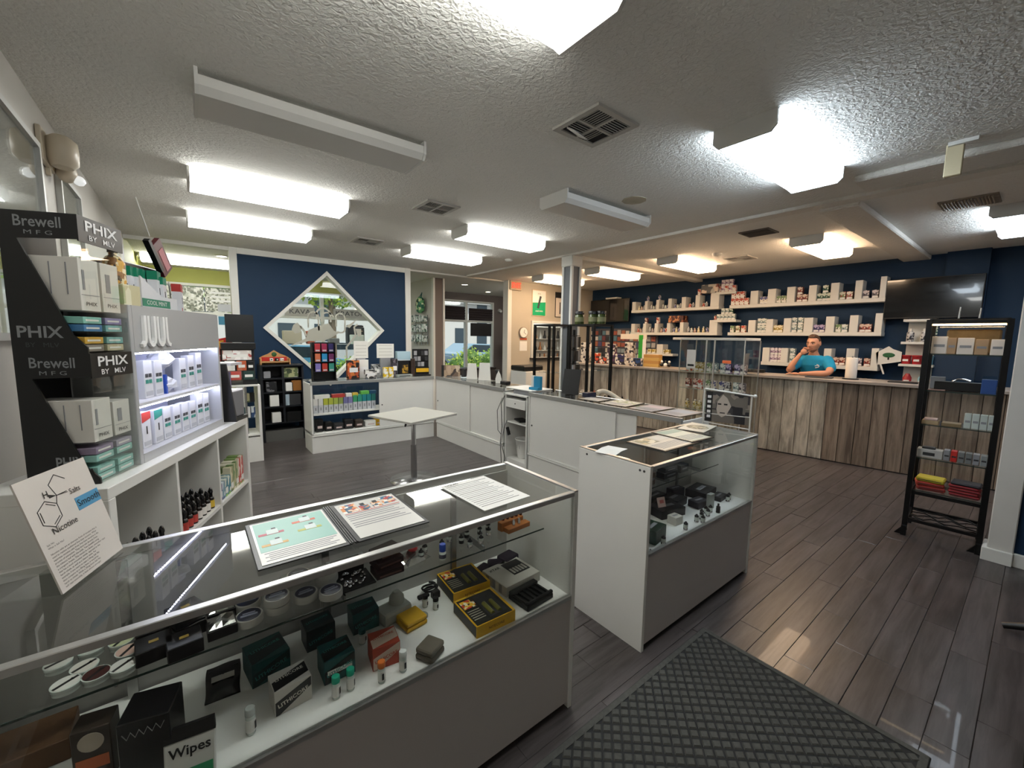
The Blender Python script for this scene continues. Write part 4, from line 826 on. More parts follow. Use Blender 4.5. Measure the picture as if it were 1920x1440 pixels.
# lithium cell cartons
def cell_box(x, y, rz, s, mats, label, text=True, h=.078):
    t = E('battery_carton', (x, y, DZ), rz, label, 'box', 'battery cartons in the foreground case'); w, d = s
    B().bx(0, w, 0, d, 0, h).build('carton', mats[0], t, .001)
    B().prism([(0.002, .002), (w * .12, .002), (w - .002, h * .62), (w - .002, h - .002), (0.002, h * .55)], (0, 0, 0), X, Z, Y, -.0008).build('print_wedge', mats[1], t)
    B().prism([(0.002, .002), (w - .002, d * .3), (w - .002, d * .9), (0.002, d * .5)], (0, 0, h), X, Y, Z, .0008).build('print_wedge', mats[1], t)
    if text:
        TX('LITHICORE', t, (w * .5, -.001, h * .42), (1, 0, .22), (-.22, 0, 1), w * .17, mats[2], bold=.02); TX('LITHICORE', t, (w * .5, d * .52, h + .001), (1, .12, 0), (-.12, 1, 0), w * .16, mats[2], bold=.02)
    return t
DT = M('dark_teal_print', '#062c30', .4); TP = M('teal_ink', '#3c8a84', .5)
cell_box(.095, 1.405, R(8), (.11, .11), (TEAL, DT, TP), 'dark teal battery carton beside the black pouch')
cell_box(.135, 1.255, R(4), (.1, .08), (M('carton_white', '#c9c5bd', .45), BLACK, M('off_white_ink', '#d8d4c8', .5)), 'black and white battery carton in the middle of the case')
cell_box(.262, 1.465, R(2), (.095, .08), (M('slate_carton', '#16292c', .4), DT, TP), 'slate teal battery carton at the back of the case')
cell_box(.275, 1.285, R(0), (.095, .09), (TEAL, BLACK, TP), 'open teal battery carton behind the green-capped vials')
cell_box(.415, 1.455, R(-2), (.095, .08), (TEAL, DT, TP), 'teal battery carton furthest right of its kind')
cell_box(.415, 1.25, R(-8), (.09, .085), (M('carton_orange', '#a33a24', .45), M('carton_cream', '#cdb7a6', .45), M('orange_ink', '#b5492c', .5)), 'orange and white battery carton')
B().bx(.01, .085, -.0014, -.0009, .03, .044).build('price_sticker', PAPER, bpy.data.objects['battery_carton.003'])
# pouch, vials, silicone boxes
t = E('foil_pouch', (.02, 1.42, DZ), R(-4), 'black zip pouch with a white label lying on the case deck', 'pouch')
b = B(); vs_ = [(x * .045 * (1 + .04 * math.sin(y * 3)), y * .078 + .078, .004 + .012 * (1 - abs(x) ** 2) * (1 - abs(y) ** 4) * tz + .002 * math.sin(7 * y + 3 * x)) for tz in (1,) for y in [j / 4 - 1 for j in range(9)] for x in [i / 3 - 1 for i in range(7)]]
bot = [(x, y, .0005) for x, y, z in vs_]; F_ = [(j * 7 + i, j * 7 + i + 1, j * 7 + i + 8, j * 7 + i + 7) for j in range(8) for i in range(6)]
b.add(vs_, F_, True); b.add(bot, [tuple(reversed(f)) for f in F_]); b.build('pouch_body', M('black_foil', '#0a0a0c', .25), t); B().bx(-.03, .03, .065, .09, .0158, .0168).build('label', M('label_grey', '#b9b6ae', .5), t); B().bx(-.04, .04, .128, .131, .0085, .0105).build('zip_seal', DARKG, t)
VG = M('vial_glass', '#c9d2cc', .1, coat=.5)
def vial(x, y, cap, label, r=.0095, h=.052):
    t = E('glass_vial', (x, y, DZ), rnd.random(), label, 'vial', 'small vials on the case deck'); B().lathe([(r * .9, 0), (r, .003), (r, h * .7), (r * .8, h * .75)], n=14).build('tube', VG, t); B().lathe([(r * 1.04, h * .12), (r * 1.04, h * .6)], n=14).build('label', PAPER, t); B().lathe([(r * 1.05, h * .74), (r * 1.05, h), (r * .9, h * 1.02)], n=14).build('cap', cap, t); B().bx(-r * .3, r * .3, -r * 1.1, -r * 1.06, h * .2, h * .5).build('print', INK, t)
vial(.075, 1.245, M('clear_cap', '#aab0ac', .2), 'clear-capped vial with dark liquid nearest the front glass', .012, .075)
for x, y, c_, lb in ((.293, 1.222, '#1f9c7e', 'green-capped vial, left of the pair'), (.337, 1.226, '#1f9c7e', 'green-capped vial, right of the pair'), (.424, 1.196, '#c4682a', 'orange-capped vial before the orange carton')): vial(x, y, M('cap' + c_, c_, .4), lb, .0115, .07)
vial(.496, 1.197, M('cap_clear2', '#cfd2ce', .2), 'clear vial with red print beside the orange carton', .012, .07)
vial(.43, 1.40, TEAL, 'teal vial before the rightmost teal carton', .012, .055)
for i, (x, y) in enumerate(((.727, 1.412), (.70, 1.452))): vial(x, y, BLACK, 'little black-capped white vial beside the cable, %s' % ('front', 'rear')[i], .011, .05)
t = E('silicone_box', (.615, 1.39, DZ), R(8), 'yellow silicone box on the case deck', 'box'); B().bx(-.045, .045, -.04, .045, 0, .018).build('base', M('silicone_yellow', '#c79a14', .6), t, .008, 3); B().bx(-.044, .044, -.039, .044, .0185, .036).build('lid', _m['silicone_yellow'], t, .008, 3)
t = E('silicone_box', (.598, 1.205, DZ), R(28), 'taupe rounded silicone box at the front of the case deck', 'box'); B().bx(-.04, .04, -.036, .036, 0, .022).build('base', M('silicone_taupe', '#5d564a', .55), t, .014, 3); B().bx(-.039, .039, -.035, .035, .0225, .044).build('lid', _m['silicone_taupe'], t, .014, 3)
t = E('frosted_stand', (.585, 1.46, DZ), R(10), 'frosted white silicone holder at the back of the case deck', 'holder'); B().bx(-.07, .05, -.03, .05, 0, .05).build('holder_body', M('frosted', '#a9aba2', .5), t, .012, 2); B().lathe([(.03, .05), (.028, .075), (.012, .095)], (.01, .02, 0), 14).build('neck', _m['frosted'], t)
tag(B().lathe([(.022, 0), (.022, .006), (.018, .008)], (.665, 1.405, DZ), 20).build('clear_dish', M('clear_plastic', '#a7aba4', .15)), 'small clear dish behind the yellow box', 'dish')
t = E('charger_cable', (.765, 1.53, DZ), 0, 'coiled black charger cable at the back of the case deck', 'cable'); B().tube([(.03 * math.cos(a * .6) - .01 * (a > 12), .022 * math.sin(a * .6), .006 + .0012 * a) for a in range(24)], .0045).build('coil', BLACK, t); B().bx(-.07, -.02, -.03, -.01, 0, .014).build('plug', BLACK, t, .003); B().bx(-.02, .015, -.06, -.035, 0, .03).build('adapter', BLACK, t, .003)
# boxed battery chargers
def charger_box(x, y, rz, label, w=.175, d=.18, h=.047, busy=True):
    t = E('charger_carton', (x, y, DZ), rz, label, 'box', 'boxed battery chargers'); B().bx(0, w, 0, d, 0, h).build('carton', YEL, t, .001); B().bx(.005, w - .012, .003, d - .012, h, h + .0008).build('top_print', M('carton_black', '#14140f', .4), t); B().bx(-.0008, -.0001, .003, d - .003, .003, h - .003).build('side_print', M('carton_black', '#14140f', .4), t)
    for i in range(2): B().cyl((.09 + i * .032, .03, h + .002), (.09 + i * .032, .1, h + .002), .009, n=10).build('cell_print', M('cell_olive', '#6d6a2c', .4), t)
    B().bx(.072, .15, .02, .16, h + .0008, h + .0012).build('device_print', DARKG, t); B().bx(.01, .065, .105, .155, h + .0008, h + .0014).build('title_print', PR('nite', ['#c83a20', '#e4b21e', '#2a2218', '#e8e0c8'], 90), t)
    for i in range(5): B().bx(.012, .062, .085 - i * .013, .089 - i * .013, h + .0008, h + .0012).build('text_line', M('text_grey', '#a9a594', .6), t)
    TX('NITECORE', t, (w * .5, -.0004, h * .35), X, Z, .015, INK); TX('NITECORE', t, (w * .42, d - .0095, h + .0004), X, Y, .0085, INK, bold=.02)
charger_box(.768, 1.172, R(-2), 'yellow and black boxed charger nearest the front glass'); charger_box(.80, 1.395, R(-4), 'yellow and black boxed charger behind the other', d=.17)
t = E('charger_carton', (1.0, 1.30, DZ), R(3), 'white and grey boxed charger at the right of the case', 'box'); B().bx(0, .2, 0, .17, 0, .045).build('carton', M('carton_pale', '#c2c0b8', .45), t, .001); B().bx(.09, .185, .05, .15, .045, .0458).build('device_print', DARKG, t)
for i in range(5): B().bx(.098 + i * .017, .109 + i * .017, .06, .1, .0458, .0464).build('cell_print', M('carton_pale', '#c2c0b8', .45), t)
for i in range(3): B().bx(-.0008, -.0001, .03 + i * .045, .05 + i * .045, .004, .041).build('side_mark', GREY, t)
TX('XTAR', t, (.045, .13, .0456), X, Y, .022, INK, bold=.02)
t = E('battery_charger', (1.012, 1.172, DZ), R(4), 'bare black multi-slot battery charger in the right corner of the case', 'charger'); B().bx(0, .15, 0, .12, 0, .022).build('base', BLACK, t, .003); B().bx(0, .15, .09, .12, .0222, .034).build('head', BLACK, t, .004); B().bx(0, .15, 0, .016, .0222, .036).build('lip', BLACK, t, .004)
for i in range(6): B().bx(.004 + i * .0245, .007 + i * .0245, .017, .089, .0222, .032).build('slot_wall', BLACK, t)
for i, (x, y, a) in enumerate(((1.02, 1.5, 20), (1.09, 1.49, -30), (1.16, 1.5, 10))):
    o = B().bx(-.045, .045, -.035, .035, 0, .035 + .01 * i).build('velvet_bag', M('purple_velvet', '#2e2634', .9), None, .012, 3); o.location = (x, y, DZ); o.rotation_euler.z = R(a); tag(o, '%s purple velvet bag from the left in the back corner of the case' % ORD[i], 'bag', 'purple velvet bags')
# left end of deck: big black box, brown box, wooden pipes, wipes
t = E('black_carton', (-.125, 1.275, DZ), R(-14), 'large upright black carton at the left of the case deck', 'box'); B().bx(-.05, .05, -.05, .05, 0, .185).build('carton', M('gloss_black_box', '#09090b', .3), t, .002); B().tube([(-.04 + .008 * i, -.0508, .15 + .008 * (-1) ** i + .001 * i) for i in range(11)], .0012, 5).build('script_print', M('grey_script', '#8a8a88', .5), t); B().bx(-.045, .045, -.0506, -.0501, .02, .024).build('print_line', GREY, t); B().bx(-.0506, -.0501, -.03, .03, .03, .15).build('side_print', DARKG, t)
t = E('brown_carton', (-.235, 1.345, DZ), R(-10), 'brown carton with orange sticker and round emblem at the left of the case', 'box'); B().bx(-.036, .036, -.03, .03, 0, .15).build('carton', M('brown_box', '#33281f', .5), t, .002); B().cyl((0, -.0302, .115), (0, -.0312, .115), .024, n=20).build('emblem', M('emblem_cream', '#b8ad9c', .5), t); B().bx(-.03, .03, -.0312, -.0304, .045, .075).build('orange_sticker', M('orange_st', '#b65a2a', .5), t)
for i, (x, y, a) in enumerate(((-.42, 1.24, 8), (-.36, 1.22, -4), (-.41, 1.33, 14))):
    t = E('wooden_pipe', (x, y, DZ), R(a), '%s wooden tube with red end at the left end of the deck' % ORD[i], 'pipe', 'wooden tubes on the deck'); B().cyl((0, 0, .0), (0, 0, .085 - .01 * i), .015, n=14).build('tube', M('tube_brown', '#4a2c1c', .4), t); B().cyl((0, 0, .085 - .01 * i), (0, 0, .095 - .01 * i), .0155, n=14).build('red_end', M('tube_red', '#9c3a28', .4), t)
simple('wood_tray', -.5, -.3, 1.44, 1.56, DZ, DZ + .06, M('dull_wood', '#5c4028', .6, noise=.2, nscale=6), 'long wooden box at the back left of the deck', 'box')
t = E('wipes_pouch', (-.055, 1.195, DZ), R(-8), 'white and black pouch of wipes at the front of the deck', 'pouch')
b = B(); b.prism([(-.05, 0), (.05, 0), (.052, .1), (-.052, .1)], (0, 0, 0), X, (0, .25, .97), (0, -.97, .25), .012); b.build('pouch_body', M('wipes_white', '#c9c9c4', .35), t, .003); B().prism([(-.052, .1), (.052, .1), (.05, .13), (-.05, .13)], (0, 0, 0), X, (0, .25, .97), (0, -.97, .25), .013).build('black_top', BLACK, t)
TX('Wipes', t, (0, -.0125 + .25 * .065, .065), X, (0, .25, .97), .032, INK, bold=.02); B().prism([(-.045, .01), (.045, .01), (.045, .032), (-.045, .032)], (0, -.013, .003), X, (0, .25, .97), (0, -.97, .25), .001).build('green_band', M('wipes_green', '#2a8a5c', .5), t)
# shelf goods
TINW = M('tin_white', '#b9b9b4', .35); TINB = M('tin_navy', '#141c3c', .35)
def tin(x, y, z, label, r=.036, lab=TINB, h=.02, mark=True):
    t = E('tin', (x, y, z), rnd.uniform(-.5, .5), label, 'tin', 'round tins on the glass shelf'); B().lathe([(r, 0), (r, h), (r * .97, h + .002)], n=28).build('can', TINW, t); B().cyl((0, 0, h + .0021), (0, 0, h + .0028), r * .84, n=28).build('label', lab, t)
    if mark:
        B().bx(-r * .6, r * .6, -r * .2, r * .05, h + .0028, h + .0032).build('print', M('tin_print', '#9aa0b8', .5), t); B().bx(-r * .45, r * .45, r * .15, r * .3, h + .0028, h + .0032).build('print', _m['tin_print'], t)
tn = [(.10, 1.452, 1), (.093, 1.37, 1), (.175, 1.465, 1), (.172, 1.39, 2), (.25, 1.48, 2), (.25, 1.39, 1), (.33, 1.45, 2), (.322, 1.362, 1)]
for i, (x, y, n) in enumerate(tn):
    for k_ in range(n): tin(x + rnd.uniform(-.003, .003), y + rnd.uniform(-.003, .003), SZ + k_ * .0235, 'navy-labelled round tin, %s in the %s stack from the left on the glass shelf' % (('lower', 'upper')[k_], ORD[i]))
for i, (x, y, c_) in enumerate(((-.306, 1.452, '#c2c2bc'), (-.25, 1.472, '#bfc4bd'), (-.19, 1.462, '#b6bd98'), (-.252, 1.398, '#c9c6be'), (-.172, 1.405, '#c0a396'), (-.176, 1.345, '#c9c9c4'), (-.277, 1.352, '#d0d0ca'), (-.225, 1.35, '#3a1512'))):  # last entry, dark red, is a reflection modelled as a jar lid
    t = E('round_jar', (x, y, SZ), rnd.uniform(-.4, .4), '%s of the pale-lidded jars and modelled dark reflection, left end of the glass shelf' % ORD[i], 'jar', 'lidded jars on the glass shelf'); B().lathe([(.025, 0), (.026, .01), (.027, .0105), (.027, .017)], n=24).build('jar_body', VG, t); B().cyl((0, 0, .0171), (0, 0, .0178), .0245, n=24).build('lid_label', M('lid' + c_, c_, .4), t); B().cb((0, 0, .0182), (.048, .007, .0006), Matrix.Rotation(R(35), 3, 'Z')).build('lid_stripe', INK, t); B().prism([(.004, .004), (.014, .004), (.009, .014)], (0, 0, .0179), X, Y, Z, .0006).build('lid_mark', INK, t)
for i, (x, y) in enumerate(((.03, 1.455), (.028, 1.372))):
    t = E('foil_tray', (x, y, SZ), .05, 'black tray heaped with silver foil, %s one' % ('rear', 'front')[i], 'tray', 'foil trays'); B().bx(-.035, .035, -.035, .035, 0, .03).build('tray', BLACK, t, .002)
    b = B(); g = random.Random(i); vs_ = [((u / 4 - .5) * .062, (v / 4 - .5) * .062, .031 + g.uniform(.0, .013) * (0 < u < 4 and 0 < v < 4)) for v in range(5) for u in range(5)]; b.add(vs_, [(v * 5 + u, v * 5 + u + 1, v * 5 + u + 6, v * 5 + u + 5) for v in range(4) for u in range(4)]); b.build('foil', M('foil', '#b8b8b4', .25, metal=1), t)
for i, (x, y, z, rz) in enumerate(((-.05, 1.42, 0, .25), (-.055, 1.34, 0, .1), (-.05, 1.42, .0415, .4), (-.12, 1.45, 0, 0), (-.118, 1.37, 0, .1))):
    o = simple('black_gift_box', x - .038, x + .038, y - .035, y + .035, SZ + z, SZ + z + .04, M('gift_black', '#0c0b0c', .35), '%s small black gift box on the glass shelf left of the foil trays' % ORD[i], 'box', 'small black gift boxes', .002, rz); B().cb((0, 0, .0404), (.02, .012, .0006)).build('gold_mark', M('gold_print', '#9a8240', .4, metal=.4), o)
b = B(); g = random.Random(5)
for i in range(26): b.ball((g.uniform(-.045, .03), g.uniform(-.045, .045), .008 + g.uniform(0, .008)), g.uniform(.004, .008), 8, 5)
t = E('coil_dish', (.415, 1.395, SZ), 0, 'black dish heaped with tiny chrome parts on the glass shelf', 'dish'); B().bx(-.06, .05, -.055, .055, 0, .006).build('dish', BLACK, t, .002); b.build('chrome_parts', CHROME, t)['kind'] = 'stuff'
simple('black_flat_box', .36, .46, 1.455, 1.52, SZ, SZ + .03, BLACK, 'flat black box behind the dish of chrome parts', 'box')
for i in range(3):
    o = simple('maroon_box', .47 + .006 * i, .57 + .006 * i, 1.35 + .02 * i, 1.42 + .02 * i, SZ + .024 * i, SZ + .0236 + .024 * i, M('maroon', '#2a1210', .4), 'maroon and black slim box, %s of the stack on the glass shelf' % ('bottom', 'middle', 'top')[i], 'box', 'stacked maroon boxes', .001, .12 * i); B().bx(-.04, .04, -.0356, -.0351, .006, .012).build('print', M('maroon_print', '#6a4a40', .5), o)
b = B(); g = random.Random(8); vs_ = [((u / 5 - .5) * .13, (v / 5 - .5) * .1, .001 + g.uniform(.002, .022) * (0 < u < 5 and 0 < v < 5)) for v in range(6) for u in range(6)]; b.add(vs_, [(v * 6 + u, v * 6 + u + 1, v * 6 + u + 7, v * 6 + u + 6) for v in range(5) for u in range(5)]); t = E('foil_bag', (.62, 1.42, SZ), .2, 'crinkled silver foil bag with a red disc on the glass shelf', 'bag'); b.build('foil', M('foil', '#b8b8b4', .25, metal=1), t); B().lathe([(.018, .018), (.02, .024), (.012, .034)], (.03, .02, 0), 16).build('red_disc', M('clear_red', '#9c2a30', .3), t)
t = E('sample_bottle', (.723, 1.345, SZ), 0, 'small jar with a bright blue cap on the glass shelf', 'bottle'); B().lathe([(.013, 0), (.014, .028), (.01, .032)], n=16).build('jar_body', VG, t); B().lathe([(.0142, .006), (.0142, .022)], n=16).build('label', M('jar_label', '#4a4a5a', .5), t); B().lathe([(.0125, .032), (.0125, .058), (.011, .06)], n=16).build('blue_cap', M('cap_blue', '#1c3f9a', .4), t)
for i, (x, y) in enumerate(((.66, 1.40), (.69, 1.43), (.76, 1.42), (.81, 1.45), (.845, 1.41), (.856, 1.36), (.89, 1.44), (.925, 1.39), (.95, 1.43), (.975, 1.40), (1.0, 1.44), (.91, 1.36))):
    t = E('atomizer', (x, y, SZ), 0, '%s little chrome and black atomizer from the left on the glass shelf' % ORD[i], 'atomizer', 'atomizers on the glass shelf'); B().lathe([(.011, 0), (.011, .012), (.0095, .013)], n=14).build('base', CHROME if i % 2 else BLACK, t); B().lathe([(.0105, .013), (.0105, .024)], n=14).build('tank', VG, t); B().lathe([(.011, .024), (.008, .03), (.004, .032), (.004, .038)], n=12).build('drip_tip', BLACK, t)
t = E('wooden_rack', (1.11, 1.385, SZ), R(4), 'stepped wooden rack holding small atomizers on the glass shelf', 'rack'); B().bx(-.065, .065, -.03, .005, 0, .022).build('front_step', WOODT, t, .002); B().bx(-.075, .055, .005, .035, 0, .04).build('rear_step', WOODT, t, .002)
for i in range(7):
    x, y, z = (1.06 + i * .025, 1.41, SZ + .0402) if i < 5 else (1.09 + (i - 5) * .03, 1.372, SZ + .0222)
    t = E('atomizer', (x, y, z), 0, '%s atomizer standing in the stepped wooden rack' % ORD[i], 'atomizer', 'atomizers in the wooden rack'); B().lathe([(.007, 0), (.007, .018), (.005, .02), (.005, .026)], n=12).build('tank', M('copper_tank', '#5a2a1c', .3, metal=.6) if i < 5 else CHROME, t)
for i in range(4): simple('clear_case', .2 + .075 * i, .26 + .075 * i, 1.5, 1.55, SZ, SZ + .018, M('clear_grey_case', '#9aa09c', .2), '%s clear plastic case at the back of the glass shelf' % ORD[i], 'case', 'clear cases on the glass shelf')
# ---------------------------------------------------------------- on the foreground case glass
TOP = .9905
t = E('menu_folder', (.36, 1.39, TOP + .003), R(-1), 'open black menu folder with two printed pages on the foreground case', 'menu')
BND = M('binder_black', '#0f0f10', .35)
B().bx(-.25, -.004, -.165, .16, 0, .004).build('cover', BND, t, .001); B().bx(.004, .25, -.165, .165, 0, .004).build('cover', BND, t, .001)
for i in range(4): B().bx(-.012 + i * .007, -.008 + i * .007, -.165, .162, .0045, .007).build('spine_ridge', BND, t)
t.rotation_euler.z = R(0)
MINT = M('mint_print', '#7fb3a6', .35); PAGE = M('menu_page', '#d6d4ce', .3, coat=.3)
B().bx(-.238, -.018, -.15, .148, .0042, .0052).build('page', PAGE, t); B().bx(.024, .24, -.15, .15, .0042, .0052).build('page', PAGE, t)
B().bx(-.232, -.024, -.075, .142, .0052, .0056).build('mint_picture', MINT, t)
for i, (x, y, c_) in enumerate(((-.19, .05, '#b03048'), (-.09, .09, '#c4552c'), (-.19, -.03, '#c79a45'), (-.085, .02, '#a8ac3c'))):
    B().bx(x - .035, x + .035, y - .012, y + .003, .0056, .006).build('colour_bar', M('bar' + c_, c_, .4), t); B().bx(x - .012, x + .02, y - .01, y + .025, .006, .0064).build('bottle_print', M('bot' + c_, '#c9d6d4', .4), t); B().cb((x + .01, y + .03, .0058), (.012, .012, .0004)).build('cap_print', DARKG, t)
for i in range(5): B().bx(-.225 + .01 * (i % 2), -.03 - .012 * ((i * 7) % 3), -.088 - i * .0115, -.084 - i * .0115, .0052, .0055).build('text_line', GREY, t)
fruit = PR('fruit_print', ['#b03a3a', '#e0c8b0', '#3a6a8a', '#d88a4a', '#eee8e0', '#2a4a5c'], 70)
for a, b_, c_, d in ((.035, .09, .06, .135), (.095, .13, .055, .1), (.14, .175, .06, .11), (.18, .232, .07, .14)): B().bx(a, b_, c_, d, .0052, .0056).build('picture', fruit, t)
for x in (.112, .158): B().bx(x - .008, x + .008, .1, .122, .0056, .006).build('cap_print', BLACK, t)
B().bx(.035, .232, .048, .052, .0052, .0056).build('red_rule', RED, t)
for i in range(7): B().bx(.035, .228 - .014 * ((i * 5) % 3), .036 - i * .016 - (.008 if i > 3 else 0), .041 - i * .016 - (.008 if i > 3 else 0), .0052, .0055).build('text_line', GREY, t)
def sheet(name, loc, rz, w, d, label, face, lines, th=.002, title=None):
    t = E(name, loc, rz, label, 'sheet'); B().bx(-w / 2, w / 2, -d / 2, d / 2, 0, th).build('sheet', face, t)
    for i in range(lines):
        y = d / 2 - .03 - i * (d - .05) / max(lines, 1); q = (i * 7) % 4 * .015
        B().bx(-w / 2 + .012, w / 2 - .015 - q, y - .003, y, th, th + .0004).build('text_line', GREY if i % 3 else INK, t)
    if title: TX(title, t, (-w / 2 + .015, d / 2 - .02, th), X, Y, .02, INK, align='LEFT', bold=.02)
    return t
sheet('price_sheet', (.92, 1.355, TOP + .002), R(3), .228, .31, 'printed price list sheet on the right of the foreground case', PAPER, 16, title='LIQUID')
# tilted acrylic card
th = math.atan2(.925, .38)
t = E('sign_holder', (-.232, 1.49, TOP), th, 'tilted acrylic sign about nicotine salts on the foreground case', 'sign')
LB = R(14.5); up = Vector((0, math.sin(LB), math.cos(LB))); nn = Vector((0, -math.cos(LB), math.sin(LB)))
CARD = M('card_white', '#d8d2cc', .35, coat=.5)
o = B().prism([(-.113, 0), (.113, 0), (.113, .285), (-.113, .285)], (0, 0, .004), X, up, nn, .004).build('acrylic', CARD, t)
B().prism([(-.113, -.12), (.113, -.12), (.113, 0), (-.113, 0)], (0, 0, .0006), X, -Y, Z, .003).build('foot', GLS, t)
def cp(a, b, off=.0048): return Vector((0, 0, .004)) + X * a + up * b + nn * off
cb_ = B(); lw = .0016
def seg(p, q, w=lw): cb_.prism(ribbon([p, q], w), cp(0, 0, .0042), X, up, nn, .0006)
hexc = (-.055, .185); hp = [(hexc[0] + .034 * math.cos(R(90 + 60 * i)), hexc[1] + .034 * math.sin(R(90 + 60 * i))) for i in range(6)]
for i in range(6): seg(hp[i], hp[(i + 1) % 6])
hi = [(hexc[0] + .027 * math.cos(R(90 + 60 * i)), hexc[1] + .027 * math.sin(R(90 + 60 * i))) for i in range(6)]
for i in (1, 3, 5): seg(hi[i], hi[(i + 1) % 6])
pc = (.0, .243); pp = [(pc[0] + .028 * math.cos(R(90 + 72 * i)), pc[1] + .028 * math.sin(R(90 + 72 * i))) for i in range(5)]
for i in range(5):
    if i != 3: seg(pp[i], pp[(i + 1) % 5])
seg(pp[2], (hp[5][0] + .0, hp[5][1])); seg(pp[2], (.018, .217)); cb_.prism([(pp[2][0], pp[2][1]), (pp[2][0] - .022, pp[2][1] + .01), (pp[2][0] - .022, pp[2][1] - .0)], cp(0, 0, .0042), X, up, nn, .0006)
cb_.build('molecule_drawing', INK, t)
TX('H', t, cp(-.046, .225), X, up, .024, INK); TX('Salts', t, cp(.04, .208), X, up, .021, INK); TX('Nicotine', t, cp(-.03, .136), X, up, .023, INK)
B().prism([(.028, .158), (.1125, .158), (.1125, .193), (.028, .193)], cp(0, 0, .004), X, up, nn, .0006).build('blue_box', M('smooth_blue', '#4a93bd', .4), t)
TX('Smooth', t, cp(.071, .168), X, up, .026, INK)
txt = ['Salt Nic', 'What is Salt Nic?', '', 'Nicotine salts are an alternate form of nicotine that is', 'used to replace traditional free base nicotine. What', 'separates nicotine salts from free base nicotine is the', 'process of extraction. They bind salt directly from', 'the tobacco leaf with the acids. Two benefits using', 'a cryogenic freeze. This results in a faster, smoother vape', 'that has a much smoother inhale, opposed to the', 'harsh inhale, as well as a cleaner taste. For', 'example, if you were to vape a 50mg Salt Nic', 'then compare to a 30mg base, it would be', 'harsh to inhale. While a 30mg from Salt Nic', 'will vape smoothly, it feels almost stronger']
for i, s_ in enumerate(txt):
    if s_: TX(s_, t, cp(-.1, .118 - i * .0078, .0044), X, up, .0066, INK, align='LEFT', wide=1.08)
# ---------------------------------------------------------------- goods in the second case
D2 = .5255
def mod(x, y, rz, s, mat, label, z=D2, cat='box', bev=.004):
    w, d, h = s; x += .2 if x > 2.04 else .04; t = E('vape_carton', (x, y, z), rz, label, cat, 'goods in the second case'); B().bx(-w / 2, w / 2, -d / 2, d / 2, 0, h).build('carton', mat, t, bev, 2); B().bx(-w * .3, w * .3, -d * .1, d * .12, h, h + .0008).build('print', GREY, t); return t
BK2 = M('charcoal_box', '#17181a', .45); GRN = M('dark_green_box', '#12301f', .4)
for x, y, a, s, m_, lb in ((1.93, 1.24, 10, (.14, .1, .075), GRN, 'dark green device carton at the left front of the second case'), (2.05, 1.27, -5, (.07, .06, .05), M('carton_pale', '#c2c0b8', .45), 'pale square carton beside the green one in the second case'), (1.93, 1.40, 5, (.14, .08, .05), BK2, 'charcoal carton behind the green one in the second case'), (2.13, 1.38, -12, (.2, .13, .055), BK2, 'wide charcoal carton in the middle of the second case'), (2.32, 1.44, 4, (.14, .12, .05), BK2, 'charcoal carton at the back of the second case'), (2.42, 1.32, -6, (.12, .08, .045), M('navy_black', '#121520', .4), 'blue-black carton behind the chrome tanks in the second case'), (2.62, 1.41, 6, (.2, .14, .055), BK2, 'largest charcoal carton at the right back of the second case'), (1.86, 1.5, 0, (.09, .06, .06), M('grey_carton', '#6c7070', .4), 'grey carton in the left back corner of the second case')): mod(x, y, R(a), s, m_, lb)
for x, y, a, s, m_, lb in ((2.22, 1.52, 3, (.18, .08, .06), BK2, 'long charcoal carton against the back of the second case'), (2.44, 1.5, -8, (.12, .06, .07), M('plum_black', '#1a1620', .5), 'plum black carton against the back of the second case'), (2.66, 1.3, 5, (.12, .07, .03), BK2, 'thin charcoal carton right of the tanks in the second case'), (1.86, 1.3, 0, (.08, .06, .08), BLACK, 'small black carton in the left corner of the second case')): mod(x, y, R(a), s, m_, lb)
t = E('price_card', (2.28, 1.385, D2 + .056), R(-15), 'small pink and white price card propped on a charcoal carton', 'card'); B().cb((0, 0, .03), (.06, .004, .06), Matrix.Rotation(R(-18), 3, 'X')).build('card', M('pinkish', '#c3aaa4', .5), t); B().cb((.0, -.0035, .035), (.03, .002, .02), Matrix.Rotation(R(-18), 3, 'X')).build('print', M('pink_ink', '#b0605c', .5), t)
for i, (x, y) in enumerate(((1.90, 1.165), (2.0, 1.185), (2.15, 1.2), (2.17, 1.17), (2.21, 1.2), (2.25, 1.22), (2.29, 1.2), (2.32, 1.23), (2.36, 1.22), (2.40, 1.19), (2.8, 1.24), (2.84, 1.25))):
    x += .22 if i not in (0, 10, 11) else .06; t = E('tank', (x, y, D2), 0, '%s chrome and glass tank from the left at the front of the second case' % ORD[i], 'tank', 'tanks in the second case'); h = .05 if i not in (9,) else .06
    B().lathe([(.013, 0), (.013, .012), (.011, .013)], n=14).build('base', BLACK if i == 9 else CHROME, t); B().lathe([(.012, .013), (.013, .024), (.012, .034)], n=14).build('glass', BLACK if i == 9 else VG, t); B().lathe([(.012, .034), (.012, .042), (.006, .045), (.006, h)], n=12).build('drip_tip', BLACK, t)
for i, (x, y) in enumerate(((1.84, 1.165), (1.87, 1.2))): tag(B().lathe([(.006, 0), (.006, .007), (.004, .009)], (x, y, D2), 10).build('coil', CHROME), 'tiny chrome coil on the second case deck, %s one' % ('front', 'rear')[i], 'coil', 'coils in the second case')
simple('clear_tester', 2.62, 2.67, 1.24, 1.27, D2, D2 + .1, M('clear_grey_case', '#9aa09c', .2), 'upright clear box among the tanks in the second case', 'box')
S2 = .7355
